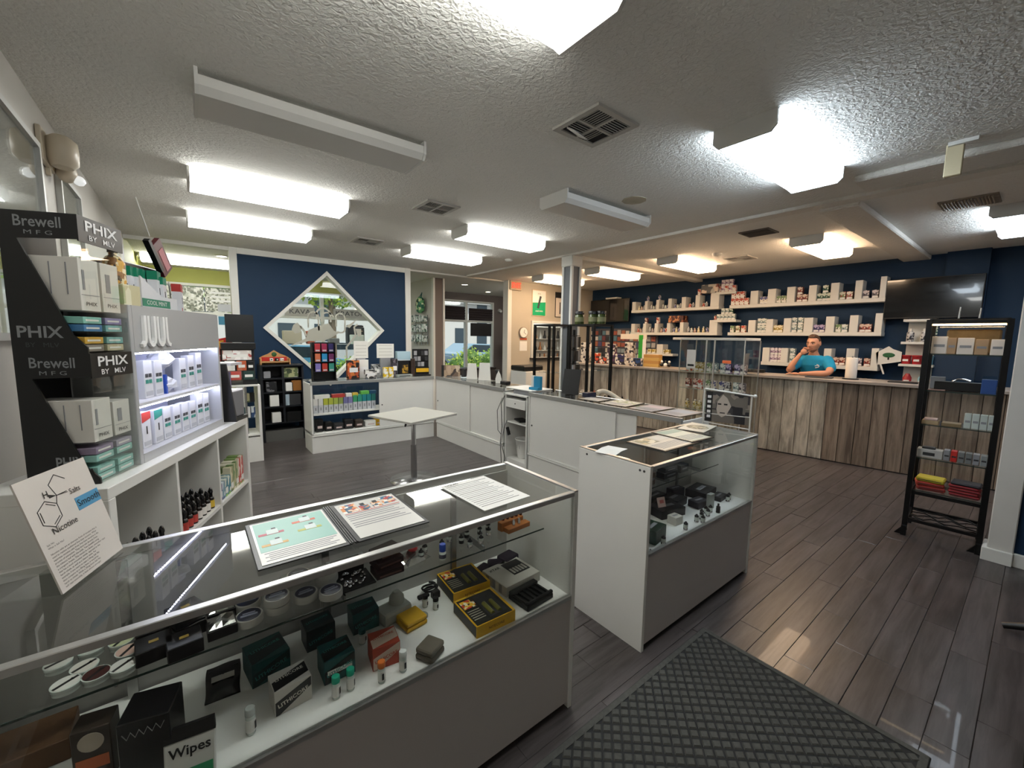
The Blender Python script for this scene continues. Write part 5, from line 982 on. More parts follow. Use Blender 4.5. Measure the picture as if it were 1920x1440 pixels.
for i, (x, y, w_, h, m_) in enumerate(((1.89, 1.42, .1, .05, M('indigo_pack', '#1c1a2c', .4)), (1.99, 1.41, .03, .06, CHROME), (2.04, 1.43, .035, .07, BLACK), (2.12, 1.42, .05, .05, M('grey_carton', '#6c7070', .4)), (2.2, 1.43, .05, .075, M('bronze_pack', '#5c4a40', .4)), (2.42, 1.44, .16, .04, BK2), (2.42, 1.44, .14, .03, M('navy_black', '#121520', .4)), (2.6, 1.45, .1, .05, BK2))):
    o = simple('device_pack', x - w_ / 2, x + w_ / 2, y - .03, y + .03, S2 + (.0405 if i == 6 else 0), S2 + h + (.0405 if i == 6 else 0), m_, '%s dark device pack from the left on the glass shelf of the second case' % ORD[i], 'pack', 'packs on the second case shelf')
    B().bx(-w_ * .3, w_ * .3, -.0308, -.0301, h * .4, h * .6).build('print', GREY, o)
T2 = .9955
def menu(x, y, rz, w, d, label, pics, pal, z=T2):
    t = E('menu_sheet', (x, y, z), rz, label, 'menu', 'flat menus on the counters'); B().bx(-w / 2, w / 2, -d / 2, d / 2, 0, .004).build('backing', BND, t); B().bx(-w / 2 + .012, w / 2 - .012, -d / 2 + .012, d / 2 - .012, .004, .0046).build('page', pal, t)
    for i, (a, b_, c_, d_, m_) in enumerate(pics): B().bx(a * w, b_ * w, c_ * d, d_ * d, .0046, .005).build('picture', m_, t)
    for i in range(6): B().bx(-w * .4, w * (.4 - .05 * (i % 3)), -d * .08 - i * d * .055, -d * .06 - i * d * .055, .0046, .005).build('text_line', GREY, t)
    return t
sand = PR('sand_print', ['#c9b48a', '#8f8a72', '#e0d6c0', '#a89c7c'], 26)
menu(2.28, 1.39, R(0), .4, .27, 'wide printed menu nearest the left end of the second case', [(-.42, -.05, .05, .42, sand), (.0, .42, .1, .4, M('page_pale', '#d0cabd', .4))], M('page_cream', '#cdc5b6', .35))
menu(2.52, 1.41, R(-4), .24, .3, 'greenish printed menu overlapping on the second case', [(-.42, .42, .2, .42, M('sage', '#8fa79a', .4))], M('page_sage', '#bfc4b4', .35), T2 + .006)
t = E('round_menu', (2.87, 1.49, T2), R(10), 'cream card with a round dark emblem at the far right of the second case', 'menu'); B().bx(-.15, .15, -.09, .09, 0, .004).build('card', M('page_cream', '#cdc5b6', .35), t); B().cyl((0, 0, .004), (0, 0, .0046), .075, n=28).build('emblem', PR('emblem_print', ['#8a826c', '#c2b89c', '#6b6450'], 60), t)
t = E('open_booklet', (1.85, 1.45, T2), R(15), 'small warm white booklet lying open at the left end of the second case', 'booklet'); B().prism([(-.09, 0), (0, .006), (.09, 0), (.09, -.001), (0, .004), (-.09, -.001)], (0, -.06, .002), X, Z, Y, .12).build('pages', PAPER, t)
# poster stand on the far corner
t = E('poster_stand', (3.19, 1.44, .002), R(-72), 'tall wire stand with a dark portrait poster behind the second case', 'poster stand')
b = B(); b.cyl((-.16, 0, 0), (-.16, 0, 1.25), .006, n=8).cyl((.16, 0, 0), (.16, 0, 1.22), .006, n=8).cyl((-.16, 0, 1.25), (.17, 0, 1.22), .007, n=8).cyl((-.16, 0, 1.06), (.16, 0, 1.06), .004, n=8).cyl((-.16, 0, .99), (.16, 0, .97), .004, n=8); b.build('wire_frame', WPAINT, t); B().ball((.18, 0, 1.22), .014).build('finial', WPAINT, t); B().bx(-.17, .17, -.05, .05, -.002, .008).build('base', WPAINT, t)
B().bx(-.15, .15, -.002, .002, 1.0, 1.235).build('poster', PR('portrait_print', ['#6d6760', '#39363a', '#8f857c', '#201f24'], 13), t); B().prism([(-.06, 1.06), (-.03, 1.04), (.0, 1.06), (.03, 1.13), (.0, 1.19), (-.03, 1.215), (-.065, 1.16), (-.07, 1.1)], (0, -.0025, 0), X, Z, Y, -.001).build('face_print', M('face_grey', '#b8ada2', .5), t)
for a in (-.05, -.008): B().bx(a - .012, a + .012, -.0042, -.0036, 1.135, 1.146).build('eye_print', INK, t)
B().bx(-.045, -.01, -.0042, -.0036, 1.07, 1.078).build('mouth_print', DARKG, t); B().bx(-.145, -.1, -.0035, -.0026, 1.0, 1.235).build('title_strip', INK, t)
for i in range(5): B().bx(-.135, -.11, -.0042, -.0036, 1.03 + i * .038, 1.05 + i * .038).build('title_print', LWHITE, t)

# ---------------------------------------------------------------- on the far counter
CT = .9905
t = E('wrap_display', (1.455, 6.12, CT), R(-3), 'black display rack of nine coloured wrap packs on the far counter', 'display stand')
B().bx(-.15, .15, .06, .07, 0, .53).build('back_panel', BLACK, t); B().bx(-.15, -.14, -.06, .06, 0, .53).build('side_panel', BLACK, t); B().bx(.14, .15, -.06, .06, 0, .53).build('side_panel', BLACK, t); B().bx(-.14, .14, -.06, .06, 0, .012).build('base', BLACK, t)
for r in range(3): B().bx(-.14, .14, -.055, .06, .125 + r * .135, .13 + r * .135).build('shelf', BLACK, t)
cs = (('#a8323a', '#93284a', '#2c2458'), ('#c06a4a', '#2a86b8', '#6a2a5c'), ('#7a70b0', '#b03a30', '#3a9080'))
for r in range(3):
    for c_ in range(3):
        o = simple('wrap_pack', 1.455 - .115 + c_ * .088 - .0, 1.455 - .115 + c_ * .088 + .068, 6.075, 6.10, CT + .131 + (2 - r) * .135, CT + .131 + (2 - r) * .135 + .112, M('wrap%s' % cs[r][c_], cs[r][c_], .35), 'wrap pack in the %s row, %s column of the black rack' % (('top', 'middle', 'bottom')[r], ('left', 'middle', 'right')[c_]), 'pack', 'wrap packs in the black rack'); B().bx(-.025, .025, -.0133, -.0126, .01, .03).build('print', M('silver_print', '#b8b2b8', .4), o)
far = [('orange_carton', 1.80, 1.97, 6.2, 6.28, .27, PR('orange_print', ['#b5502a', '#1d1714', '#d27a3c', '#2a1c16'], 22), 'orange and black printed carton on the far counter', 'box'), ('paper_stack', 1.98, 2.13, 6.28, 6.34, .27, PAPER, 'tall white carton behind the numbered one on the far counter', 'box'), ('number_carton', 2.03, 2.2, 6.12, 6.2, .13, PR('numprint', ['#d8d6d0', '#2a2a2a', '#e4e2de', '#6a6a6a'], 30), 'white carton with black figures on the far counter', 'box'), ('silver_bag', 2.17, 2.3, 6.24, 6.3, .2, PR('bagp', ['#8f9294', '#3a3d40', '#c0c2c2'], 28), 'silver and grey printed bag on the far counter', 'bag'), ('yellow_pack', 2.30, 2.37, 6.1, 6.15, .16, PR('yel1', ['#d8b51c', '#e4e0d0'], 14), 'yellow and white pack on the far counter, left of two', 'pack'), ('yellow_pack', 2.38, 2.45, 6.1, 6.15, .16, PR('yel1', ['#d8b51c', '#e4e0d0'], 14), 'yellow and white pack on the far counter, right of two', 'pack'), ('dark_bottle_box', 2.47, 2.56, 6.2, 6.28, .28, PR('darkb', ['#3a3540', '#6d6872', '#1c1a20'], 26), 'dark purple grey carton on the far counter', 'box'), ('picture_box', 2.58, 2.78, 6.2, 6.24, .25, BLACK, 'black framed box with an amber picture on the far counter', 'box'), ('clear_tray', 2.5, 2.75, 6.08, 6.16, .04, M('clear_grey_case', '#9aa09c', .2), 'low clear tray on the far counter before the black framed box', 'tray')]
for n_, a, b_, c_, d, h, m_, lb, ct in far:
    o = simple(n_, a, b_, c_, d, CT, CT + h, m_, lb, ct)
    if n_ == 'picture_box': B().bx(-.05, .05, -.022, -.0205, .05, .18).build('amber_picture', PR('amber_pic', ['#8a6a20', '#b58a2c', '#3a2c10'], 40), o)
    else: B().bx(-(b_ - a) * .35, (b_ - a) * .35, -(d - c_) / 2 - .0012, -(d - c_) / 2 - .0003, h * .35, h * .6).build('front_print', LWHITE if h > .05 else INK, o)
for i, (x, y, w_, h, rz, lb) in enumerate(((2.05, 6.36, .22, .26, .1, 'white acrylic-backed sheet standing above the numbered carton'), (2.42, 6.34, .27, .22, -.05, 'wide white sheet standing behind the yellow packs'))):
    t = E('standing_sheet', (x, y, CT), rz, lb, 'sheet'); B().bx(-w_ / 2, w_ / 2, 0, .006, .29, .29 + h).build('sheet', WPAINT, t); B().bx(-w_ * .3, w_ * .3, 0, .05, 0, .29).build('carton_base', GREY, t)
    for k_ in range(4): B().bx(-w_ * .38, w_ * .38, -.0008, -.0001, .33 + k_ * .05, .337 + k_ * .05).build('text_line', M('faint_ink', '#b0aea8', .6), t)
for i in range(3): simple('blue_carton', 2.6, 2.82, 6.3, 6.4, CT + .3 * 0 + .13 * i, CT + .13 * i + .129, M('pale_blue%d' % (i % 2), ['#a9c4d0', '#c4ccd2'][i % 2], .4), 'pale blue carton, %s of the stack behind the black framed box' % ('bottom', 'middle', 'top')[i], 'box', 'pale blue cartons')
t = E('battery_rack', (2.96, 6.18, CT), R(-5), 'black pegged rack of carded goods with a yellow strip at the counter corner', 'display stand'); B().bx(-.14, .13, .04, .06, 0, .43).build('back_panel', BLACK, t); B().bx(-.14, .13, -.06, .04, 0, .02).build('base', BLACK, t)
for r in range(3):
    for c_ in range(4): B().bx(-.12 + c_ * .06, -.07 + c_ * .06, .028, .039, .15 + r * .09, .22 + r * .09).build('blister_card', [DARKG, GREY, M('silver_card', '#9a9a9c', .3), BLACK][(r + c_) % 4], t)
B().bx(-.1, .11, -.012, -.0, .06, .12).build('yellow_strip', YEL, t); B().bx(-.12, .12, 0, .039, .02, .14).build('lower_tray', BLACK, t); B().cyl((-.16, -.02, .0), (-.16, -.02, .28), .035, n=16).build('emblem_tube', M('tube_brown2', '#3a2c26', .4), t)
t = E('brand_card', (3.3, 5.84, CT), R(-40), 'sepia face card standing on the corner of the counter', 'card'); B().bx(-.15, .15, 0, .01, 0, .18).build('card', PR('sepia', ['#6d5a4c', '#a89078', '#3c3230', '#c4b29a'], 14), t); B().bx(-.15, -.11, -.001, -.0002, 0, .18).build('dark_strip', INK, t); B().ball((-.03, .0, .1), .05, 12, 8, (.8, .05, 1.3)).build('face_print', M('sepia_face', '#b59c86', .5), t)
corner = [(3.4, 5.6, .05, .14, DARKG, 'dark curved phone stand on the corner counter'), (3.33, 5.45, .12, .02, M('glint', '#c9d8dc', .1), 'shiny flat packet on the corner counter')]
for x, y, w_, h, m_, lb in corner: simple('counter_item', x - w_ / 2, x + w_ / 2, y - .04, y + .04, CT, CT + h, m_, lb, 'item', None, .01)
for i, (x, y, w_, h, rz, lb) in enumerate(((3.36, 5.3, .17, .24, .5, 'white table-tent card on the counter, left of two'), (3.42, 5.05, .2, .26, .3, 'larger white table-tent card on the counter'))):
    o = B().prism([(-w_ / 2, 0), (w_ / 2, 0), (w_ / 2 - .02, h), (-w_ / 2 + .02, h)], (0, 0, 0), X, Z, Y, .008).build('tent_card', WPAINT); o.location = (x, y, CT); o.rotation_euler.z = R(-75) + rz; tag(o, lb, 'card')
t = E('headset_stand', (3.42, 4.72, CT), 0, 'black curled headset stand on the counter beside the white teardrop card', 'stand'); B().bx(-.08, .08, -.05, .05, 0, .012).build('base', BLACK, t); B().tube([(0, 0, .01), (.01, .01, .1), (0, .03, .17), (0, -.02, .17), (0, -.03, .12)], .02, 8).build('arm', BLACK, t)
o = B().prism([(-.045, 0), (.045, 0), (.05, .06), (.03, .12), (0, .17), (-.03, .12), (-.05, .06)], (0, 0, 0), X, Z, Y, .01).build('teardrop_card', WPAINT); o.location = (3.36, 4.62, CT); o.rotation_euler.z = R(-70); tag(o, 'white teardrop-shaped card on the counter', 'card')
simple('card_reader', 3.3, 3.38, 4.36, 4.5, CT, CT + .05, BLACK, 'low black card reader on the counter', 'card reader', None, .008)
# blue card stand and tablet by the register
t = E('phone_holder', (3.28, 3.70, 1.0065), R(-80), 'bright blue and white folded card stand on the register tray', 'card stand'); BLU = M('card_blue', '#1480a8', .4); B().bx(-.05, .05, -.02, .02, 0, .16).build('upright', BLU, t); B().bx(-.09, .05, -.06, -.0205, 0, .03).build('foot', BLU, t); B().bx(-.09, -.0505, -.015, .025, 0, .165).build('white_back', WPAINT, t)
t = E('tablet_stand', (3.38, 3.27, CT), R(-68), 'black tablet leaning on its stand on the counter', 'tablet'); B().prism([(-.1, 0), (.1, 0), (.1, .29), (-.1, .29)], (0, 0, .004), X, (0, .26, .965), (0, .965, -.26), .012).build('tablet', BLACK, t); B().bx(-.06, .06, .02, .14, 0, .01).build('foot', BLKM, t); B().prism([(.03, 0), (.14, 0), (.075, .25)], (-.01, 0, .01), Y, Z, X, .02).build('strut', BLKM, t)
simple('card_terminal', 3.36, 3.5, 2.98, 3.06, CT, CT + .05, M('dark_navy_plastic', '#171a33', .4), 'dark navy terminal block beside the tablet', 'terminal')
pal1, pal2 = M('page_pale', '#d0cabd', .4), M('page_grey', '#b9b6b6', .3, coat=.4)
cat_p = PR('catalog_print', ['#c9c6b8', '#8a9a5c', '#d8d4c8', '#a8a49a'], 30)
menu(3.33, 2.86, R(-86), .26, .22, 'pale catalogue page nearest the tablet on the counter', [(-.4, .4, .1, .42, M('page_grey', '#b9b6b6', .3))], pal1, CT); menu(3.36, 2.53, R(-84), .3, .36, 'green and white catalogue page on the counter', [(-.42, .42, -.02, .43, cat_p)], pal1, CT); menu(3.34, 2.19, R(-90), .26, .36, 'dark-edged catalogue page with pink print on the counter', [(-.4, .4, .08, .42, M('page_pink', '#c4b2b4', .35))], pal2, CT); menu(3.34, 1.91, R(-92), .25, .36, 'dark-edged catalogue page at the near end of the counter', [(-.4, .3, .0, .42, M('page_steel', '#9aa2ac', .3))], pal2, CT)
for i, (y, w_, h, m_) in enumerate(((2.12, .1, .06, PAPER), (1.98, .14, .1, PAPER), (1.87, .06, .08, GREY))): simple('white_pack', 3.3, 3.4, y - w_ / 2, y + w_ / 2, .6085, .6085 + h, m_, '%s pale pack from the left on the lower glass level of the menu counter' % ORD[i], 'pack', 'packs in the menu counter')
for i in range(3): tag(B().lathe([(.014, 0), (.015, .07), (.006, .085), (.006, .12), (.003, .15)], (3.45, 1.92 - i * .05, .6085), 12).build('nail_bottle', BLACK), '%s slim black bottle on the lower glass level of the menu counter' % ORD[i], 'bottle', 'slim black bottles')
# shelf bay goods of the far counter
bayc = ['#d8d6d0', '#cfcfca', '#a8ad3a', '#a3ac40', '#9aa84a', '#8c9a52', '#6f6f9a', '#7d7aa8', '#3f9a6a', '#2f8f7a', '#1f7f84', '#217a80', '#1d6a62']
for i in range(13):
    x = 1.3 + i * .067; h = .2 + (.02 if i > 7 else 0)
    t = E('juice_pack', (x, 6.1, .5405), 0, '%s boxed juice from the left in the open bay of the far counter' % ORD[i], 'pack', 'boxed juices in the open bay'); B().bx(0, .058, 0, .08, 0, h).build('carton', M('bay_lower', '#b9bcc0', .4), t, .001); B().bx(-.0005, .0585, -.0008, .0805, h * .55, h + .0006).build('colour_top', M('bay' + bayc[i], bayc[i], .4), t); B().bx(.02, .038, -.0009, -.0002, h * .2, h * .4).build('drop_print', GREY, t)
for i, (x, w_, c_) in enumerate(((1.32, .2, '#dcdad4'), (1.55, .17, '#b03a34'), (1.74, .08, '#dcdad4'), (1.83, .08, '#c4a83a'), (1.95, .12, '#5fa84a'), (2.08, .1, '#1c4a6a'))): simple('flat_pack', x, x + w_, 6.1, 6.18, .742 + (.02 if i > 3 else 0), .742 + .05 + (.02 if i > 3 else 0), M('fp' + c_, c_, .4), '%s flat pack from the left on top of the boxed juices' % ORD[i], 'pack', 'flat packs on the boxed juices')
for i, (x, w_, h, m_) in enumerate(((1.32, .1, .18, BLACK), (1.44, .1, .13, BLACK), (1.56, .13, .1, DARKG), (1.7, .13, .14, BK2), (1.85, .12, .12, M('brown_dark', '#3a3028', .5)), (2.0, .16, .09, PAPER), (2.15, .11, .1, YEL))):
    o = simple('stored_bag', x, x + w_, 6.08, 6.2, .2755, .2755 + h, m_, '%s stored pack from the left at the bottom of the open bay' % ORD[i], 'pack', 'packs at the bottom of the open bay', .012); B().bx(-w_ * .3, w_ * .3, -.0612, -.0602, h * .3, h * .5).build('label', M('pink_label', '#c9b4b0', .5), o)
# ---------------------------------------------------------------- plank-fronted counter
PLK = [WOOD('plank_grey', '#786e62', '#b4a99a', (16, 16, 2.2), .7, .22, bump=.4), WOOD('plank_white', '#857c70', '#d0c7b6', (12, 12, 1.8), .7, .15, bump=.5), WOOD('plank_brown', '#625448', '#948474', (22, 22, 1.6), .7, .22, bump=.4)]
ca = math.atan2(-1, .109)
ct = E('service_counter', (6.65, 3.6, 0), ca, 'long service counter faced with weathered vertical planks', 'counter'); LC = 2.83; LR = 3.5
B().bx(-LC, LR, .022, .5, 0, 1.09).build('carcass', M('counter_core', '#2a2622', .7), ct)
xx = -LC; i = 0; g = random.Random(3)
while xx < LR - .02:
    w_ = min(g.choice((.135, .15, .165, .18)), LR - xx); u = (xx + LC) / (2 * LC)
    k_ = 2 if (u > .84 or g.random() < .18) else (1 if (.66 < u < .84 and g.random() < .75) or g.random() < .2 else 0)
    B().bx(xx + .003, xx + w_ - .003, g.uniform(-.002, .002), .0215, .012, 1.088).build('plank', PLK[k_], ct, .003); xx += w_; i += 1
B().bx(-LC - .02, LR + .02, -.06, .55, 1.09, 1.13).build('countertop', M('worn_top', '#9a9189', .35, noise=.12, nscale=5, coat=.2), ct, .004)
B().bx(-LC, LR, .004, .02, 0, .012).build('kick_strip', BLACK, ct)
CM = Matrix.Translation((6.65, 3.6, 0)) @ Matrix.Rotation(ca, 4, 'Z')
def CP(y, back=.2, z=1.1305): return CM @ Vector(((3.6 - y) * 1.006, back, z))
# ---------------------------------------------------------------- wall shelves and goods on the blue wall
def wall_shelf(ya, yb, z, divs, label, t_=.06):
    t = E('wall_shelf', (8.4, (ya + yb) / 2, z), 0, label, 'shelf', 'white wall shelves'); h = abs(ya - yb) / 2; c0 = (ya + yb) / 2
    B().bx(-.22, -.001, -h, h, -t_, 0).build('board', WPAINT, t, .003)
    for a, b_, hh in divs: B().bx(-.21, -.001, min(a, b_) - c0, max(a, b_) - c0, .0005, hh).build('divider', WPAINT, t, .003)
ZU, ZM, ZL = 2.30, 1.79, 1.265
wall_shelf(3.78, 1.53, ZU, [(3.42, 3.29, .24), (3.13, 3.0, .25), (2.83, 2.71, .26), (2.51, 2.4, .26), (2.21, 2.1, .27), (1.90, 1.81, .28), (1.605, 1.535, .31)], 'upper right white wall shelf above the shopkeeper')
wall_shelf(3.78, 1.53, ZM, [(3.42, 3.3, .22), (3.12, 3.01, .23), (2.84, 2.73, .24), (2.54, 2.41, .24), (2.235, 2.12, .25), (1.925, 1.82, .26), (1.62, 1.535, .28)], 'middle right white wall shelf just above the shopkeeper')
wall_shelf(3.15, 1.53, ZL, [(3.14, 3.03, .25), (2.845, 2.74, .25), (2.22, 2.12, .26), (1.925, 1.82, .27), (1.62, 1.535, .28)], 'lower white wall shelf behind the shopkeeper')
wall_shelf(6.01, 3.98, ZU, [(6.0, 5.9, .19), (5.66, 5.59, .19), (5.37, 5.30, .2), (5.08, 5.0, .21), (4.77, 4.68, .22), (4.47, 4.38, .24), (4.16, 3.99, .26)], 'upper left white wall shelf with bottles')
wall_shelf(6.01, 3.98, ZM, [(6.0, 5.9, .2), (5.68, 5.6, .2), (5.38, 5.3, .2), (5.08, 5.0, .2), (4.78, 4.7, .21), (4.15, 3.99, .24)], 'middle left white wall shelf with bottles')
wall_shelf(4.06, 3.68, 2.565, [], 'short white wall shelf highest between the long shelves', .045); wall_shelf(4.05, 3.64, 2.03, [], 'short white wall shelf in the gap between the long shelves', .045)
wall_shelf(5.55, 4.9, 1.33, [(5.3, 5.15, .2)], 'low left white wall shelf with golden tins', .05)
CS = [['#d8d2c4', '#4a4f86', '#e6e2da'], ['#d9d6c8', '#6f8a5a', '#2f3a2e'], ['#7a2a28', '#c9b8a8', '#3a1c1c'], ['#2f5a48', '#c9cfc0', '#1a2e28'], ['#6d7a4a', '#d0ccb8', '#b03a3a'], ['#9a4a4a', '#d9cfc4', '#6a7a4a'], ['#5a5560', '#c9bfc0', '#2c2832'], ['#b9a04a', '#e0d8bc', '#6a5a2c'], ['#8fa0a0', '#d9dcd4', '#4a5a5a'], ['#3a3468', '#b8a8c8', '#1d1a38'], ['#8a3a30', '#d0b8a8', '#2a1c1a'], ['#a890a8', '#e4dce0', '#6a4a6a'], ['#d8d0c8', '#b8442e', '#f0e8e0'], ['#2a2c34', '#b0b0b4', '#d0d0cc']]
JM_ = [PR('wallprod%d' % i, c_, 45) for i, c_ in enumerate(CS)]
_pm = {}
def wall_item(y, z, kind, c_, label, group, w_=.075, h=.12, x=8.26):
    """boxed jar: carton with paper band, or bottle with cap"""
    key = (kind, c_, w_, h)
    if key not in _pm:
        t = E('juice_bottle' if kind == 'b' else 'juice_box', (x, y, z), 0, label, 'bottle' if kind == 'b' else 'box', group)
        if kind == 'b': B().lathe([(w_ * .42, 0), (w_ * .45, .004), (w_ * .45, h * .68), (w_ * .2, h * .8)], n=12).build('body', JM_[c_], t); B().lathe([(w_ * .22, h * .78), (w_ * .22, h * .95), (w_ * .12, h)], n=10).build('cap', WPAINT if c_ % 2 else BLACK, t)
        else: B().bx(-w_ * .45, w_ * .45, -w_ / 2, w_ / 2, 0, h).build('carton', JM_[c_], t, .001); B().bx(-w_ * .45 - .001, -w_ * .45 - .0003, -w_ * .42, w_ * .42, h * .06, h * .3).build('front_label', PAPER, t)
        _pm[key] = t; return t
    return copy_tree(_pm[key], (x, y, z), None, None, label, group)
def rowof(name, z, ys, cols, h=.12, w_=.075, kind='x', second=()):
    for i, y in enumerate(ys):
        wall_item(y, z + .0005, kind, cols[i % len(cols)], '%s %s from the left on the %s' % (ORD[i] if i < 20 else str(i + 1) + 'th', 'bottle' if kind == 'b' else 'boxed bottle', name), 'goods on the ' + name, w_, h)
        if i in second: wall_item(y, z + h + .001, kind, cols[i % len(cols)], 'boxed bottle stacked on the %s one of the %s' % (ORD[i], name), 'goods on the ' + name, w_, h)
rowof('upper right wall shelf', ZU, [3.74, 3.66, 3.58, 3.50, 3.23, 3.165, 2.96, 2.88, 2.65, 2.57, 2.36, 2.29, 2.23, 2.06, 1.97, 1.77, 1.66], [12, 12, 12, 12, 0, 0, 1, 1, 2, 2, 3, 3, 3, 4, 5, 6, 6], h=.125, second=(0, 1, 2, 8, 11))
rowof('middle right wall shelf', ZM, [3.72, 3.62, 3.52, 3.24, 3.17, 2.97, 2.9, 2.69, 2.6, 2.37, 2.29, 2.07, 1.99, 1.77, 1.70], [1, 4, 12, 8, 8, 7, 7, 8, 8, 9, 9, 1, 8, 10, 10], h=.125, second=(3, 4, 7, 8))
rowof('lower wall shelf', ZL, [2.99, 2.93, 2.88, 2.68, 2.58, 2.5, 2.06, 1.98, 1.77, 1.67], [11, 11, 11, 8, 1, 8, 10, 10, 6, 10], h=.125, second=(0, 1, 2, 3))
rowof('upper left wall shelf', ZU, [5.85, 5.78, 5.72, 5.53, 5.47, 5.41, 5.24, 5.18, 5.12, 4.95, 4.89, 4.83, 4.62, 4.55, 4.33, 4.27], [7, 10, 13, 13, 8, 13, 13, 8, 0, 0, 8, 13, 12, 13, 12, 13], h=.105, w_=.058, kind='b')
rowof('middle left wall shelf', ZM, [5.85, 5.78, 5.72, 5.54, 5.47, 5.41, 5.25, 5.19, 5.13, 4.95, 4.89, 4.83, 4.62, 4.55, 4.48, 4.4, 4.3, 4.22], [12, 10, 13, 13, 6, 13, 10, 0, 12, 0, 7, 0, 13, 8, 10, 7, 7, 0], h=.12, w_=.058, kind='b')
for i, (y, z, b_) in enumerate(((5.625, ZU + .1905, .13), (5.335, ZU + .2005, .13), (4.425, ZU + .2405, .12), (5.64, ZM + .2005, .13), (5.34, ZM + .2005, .13), (4.07, ZM + .2405, .11))): wall_item(y, z, 'b' if i in (0, 1, 5) else 'x', (0, 0, 12, 2, 12, 12)[i], 'white-labelled item standing on a divider of the left shelves, %s' % ORD[i], 'goods on the dividers', .06, b_)
for i in range(5): wall_item(4.02 - i * .07, 2.5655, 'x', 11 if i % 2 else 12, '%s purple and white carton on the highest short shelf, lower layer' % ORD[i], 'cartons on the highest short shelf', .066, .115)
for i in range(3): wall_item(3.95 - i * .075, 2.6815, 'x', 11, '%s purple and white carton on the highest short shelf, top layer' % ORD[i], 'cartons on the highest short shelf', .066, .115)
for i in range(5): wall_item(4.0 - i * .07, 2.0305, 'x', 8, '%s grey-green carton on the gap shelf, lower layer' % ORD[i], 'cartons on the gap shelf', .066, .11)
for i in range(3): wall_item(3.92 - i * .075, 2.1415, 'x', 3 if i == 2 else 8, '%s grey-green carton on the gap shelf, top layer' % ORD[i], 'cartons on the gap shelf', .066, .11)
simple('photo_box', 8.18, 8.38, 4.02, 4.36, ZU + .262, ZU + .43, PR('photo_box', ['#a8a49c', '#4a4c50', '#c9b8a8', '#7a3a30'], 12), 'angled picture box on top of the upper left shelf', 'box')
simple('bottle_crate', 8.2, 8.38, 4.72, 5.06, ZM + .2105, ZM + .35, PR('crate', ['#4a2018', '#8a4a30', '#c98a5a', '#2a1410'], 22), 'dark red crate of bottles on the middle left shelf', 'crate')
for i in range(5): wall_item(5.5 - i * .11, 1.3305, 'x', 7, '%s golden tin on the low left wall shelf' % ORD[i], 'golden tins', .09, .09)
# side rack
t = E('snack_rack', (8.4, 1.12, 1.03), 0, 'white three-level wall rack of tubs right of the shopkeeper', 'rack'); B().bx(-.02, -.001, -.15, .15, -.0, .98).build('back_panel', WPAINT, t)
for z in (.0, .3, .62, .94): B().bx(-.24, -.02, -.18, .18, z - .035, z).build('shelf', WPAINT, t, .003)
rk = [(1.2, 1.6505, 'k', 13, .16), (1.05, 1.6505, 'x', 3, .2), (1.0, 1.6505, 'b', 13, .17)]
wall_item(1.22, 1.6505, 'b', 13, 'black and white bottle on the top level of the white rack, left', 'goods in the white rack', .09, .19, 8.25); wall_item(1.07, 1.6505, 'b', 13, 'black and white bottle on the top level of the white rack, right', 'goods in the white rack', .09, .19, 8.22); wall_item(1.0, 1.6505, 'x', 3, 'green and cream carton on the top level of the white rack', 'goods in the white rack', .1, .24, 8.32)
for i, (y, z, c_) in enumerate(((1.235, 1.3305, '#a8262a'), (1.12, 1.3305, '#a8262a'), (1.005, 1.3305, '#7fb0c4'), (1.2, 1.0305, '#a8262a'), (1.04, 1.0305, '#7fb0c4'))):
    t = E('tub', (8.25, y, z), 0, '%s tub on the %s level of the white rack, %s from the left' % ('red' if c_ == '#a8262a' else 'pale blue', 'middle' if i < 3 else 'lowest', ORD[i if i < 3 else i - 3]), 'tub', 'tubs in the white rack'); B().lathe([(.05, 0), (.055, .11), (.058, .112), (.058, .125), (.05, .128)] if i < 3 else [(.045, 0), (.05, .1), (.02, .16)], n=18).build('tub_body', M('tub' + c_, c_, .4), t); B().bx(-.0575, -.056, -.03, .03, .04, .07).build('label', PAPER, t)
# televisions
def tv(y0, y1, z0, z1, x, label, rz=0):
    t = E('television', (x, (y0 + y1) / 2, z0), rz, label, 'television'); h = abs(y1 - y0) / 2; H = z1 - z0
    B().bx(-.05, 0, -h, h, 0, H).build('housing', BLACK, t, .006); B().bx(-.052, -.0505, -h + .012, h - .012, .02, H - .012).build('screen', M('screen_black', '#05060a', .12, coat=.5), t); B().bx(.0, 8.399 - x, -.1, .1, H * .35, H * .65).build('wall_mount', BLKM, t)
tv(1.54, .56, 1.98, 2.55, 8.25, 'large dark television on the blue wall at right'); tv(7.3, 6.12, 2.05, 2.6, 8.28, 'dark television high in the corner behind the pillar')
simple('cable_box', 8.2, 8.37, 6.45, 6.8, 2.605, 2.64, WPAINT, 'white cable box on top of the corner television', 'box')
# carded goods wall at left of counter
t = E('peg_display', (8.399, 6.35, .99), 0, 'crowded peg display of carded goods behind the counter at left', 'display'); B().bx(-.03, -.001, -.95, .95, 0, .9).build('peg_board', M('peg_grey', '#4a4d55', .7), t)
g = random.Random(11); cols_ = ['#9c5444', '#c9c4bc', '#55557a', '#8a979c', '#3a3c44', '#a86a50', '#d8d4d0', '#5a8090', '#7a4a50', '#a8a4a0']
for r in range(6):
    for c_ in range(16):
        yy_ = -.9 + c_ * .12; B().bx(-.05, -.031, yy_, yy_ + .09 + g.uniform(0, .02), .02 + r * .145, .02 + r * .145 + g.uniform(.09, .125)).build('carded_pack', (lambda q: M('cardpack%d' % q, cols_[q], .45))(g.randrange(10)), t)
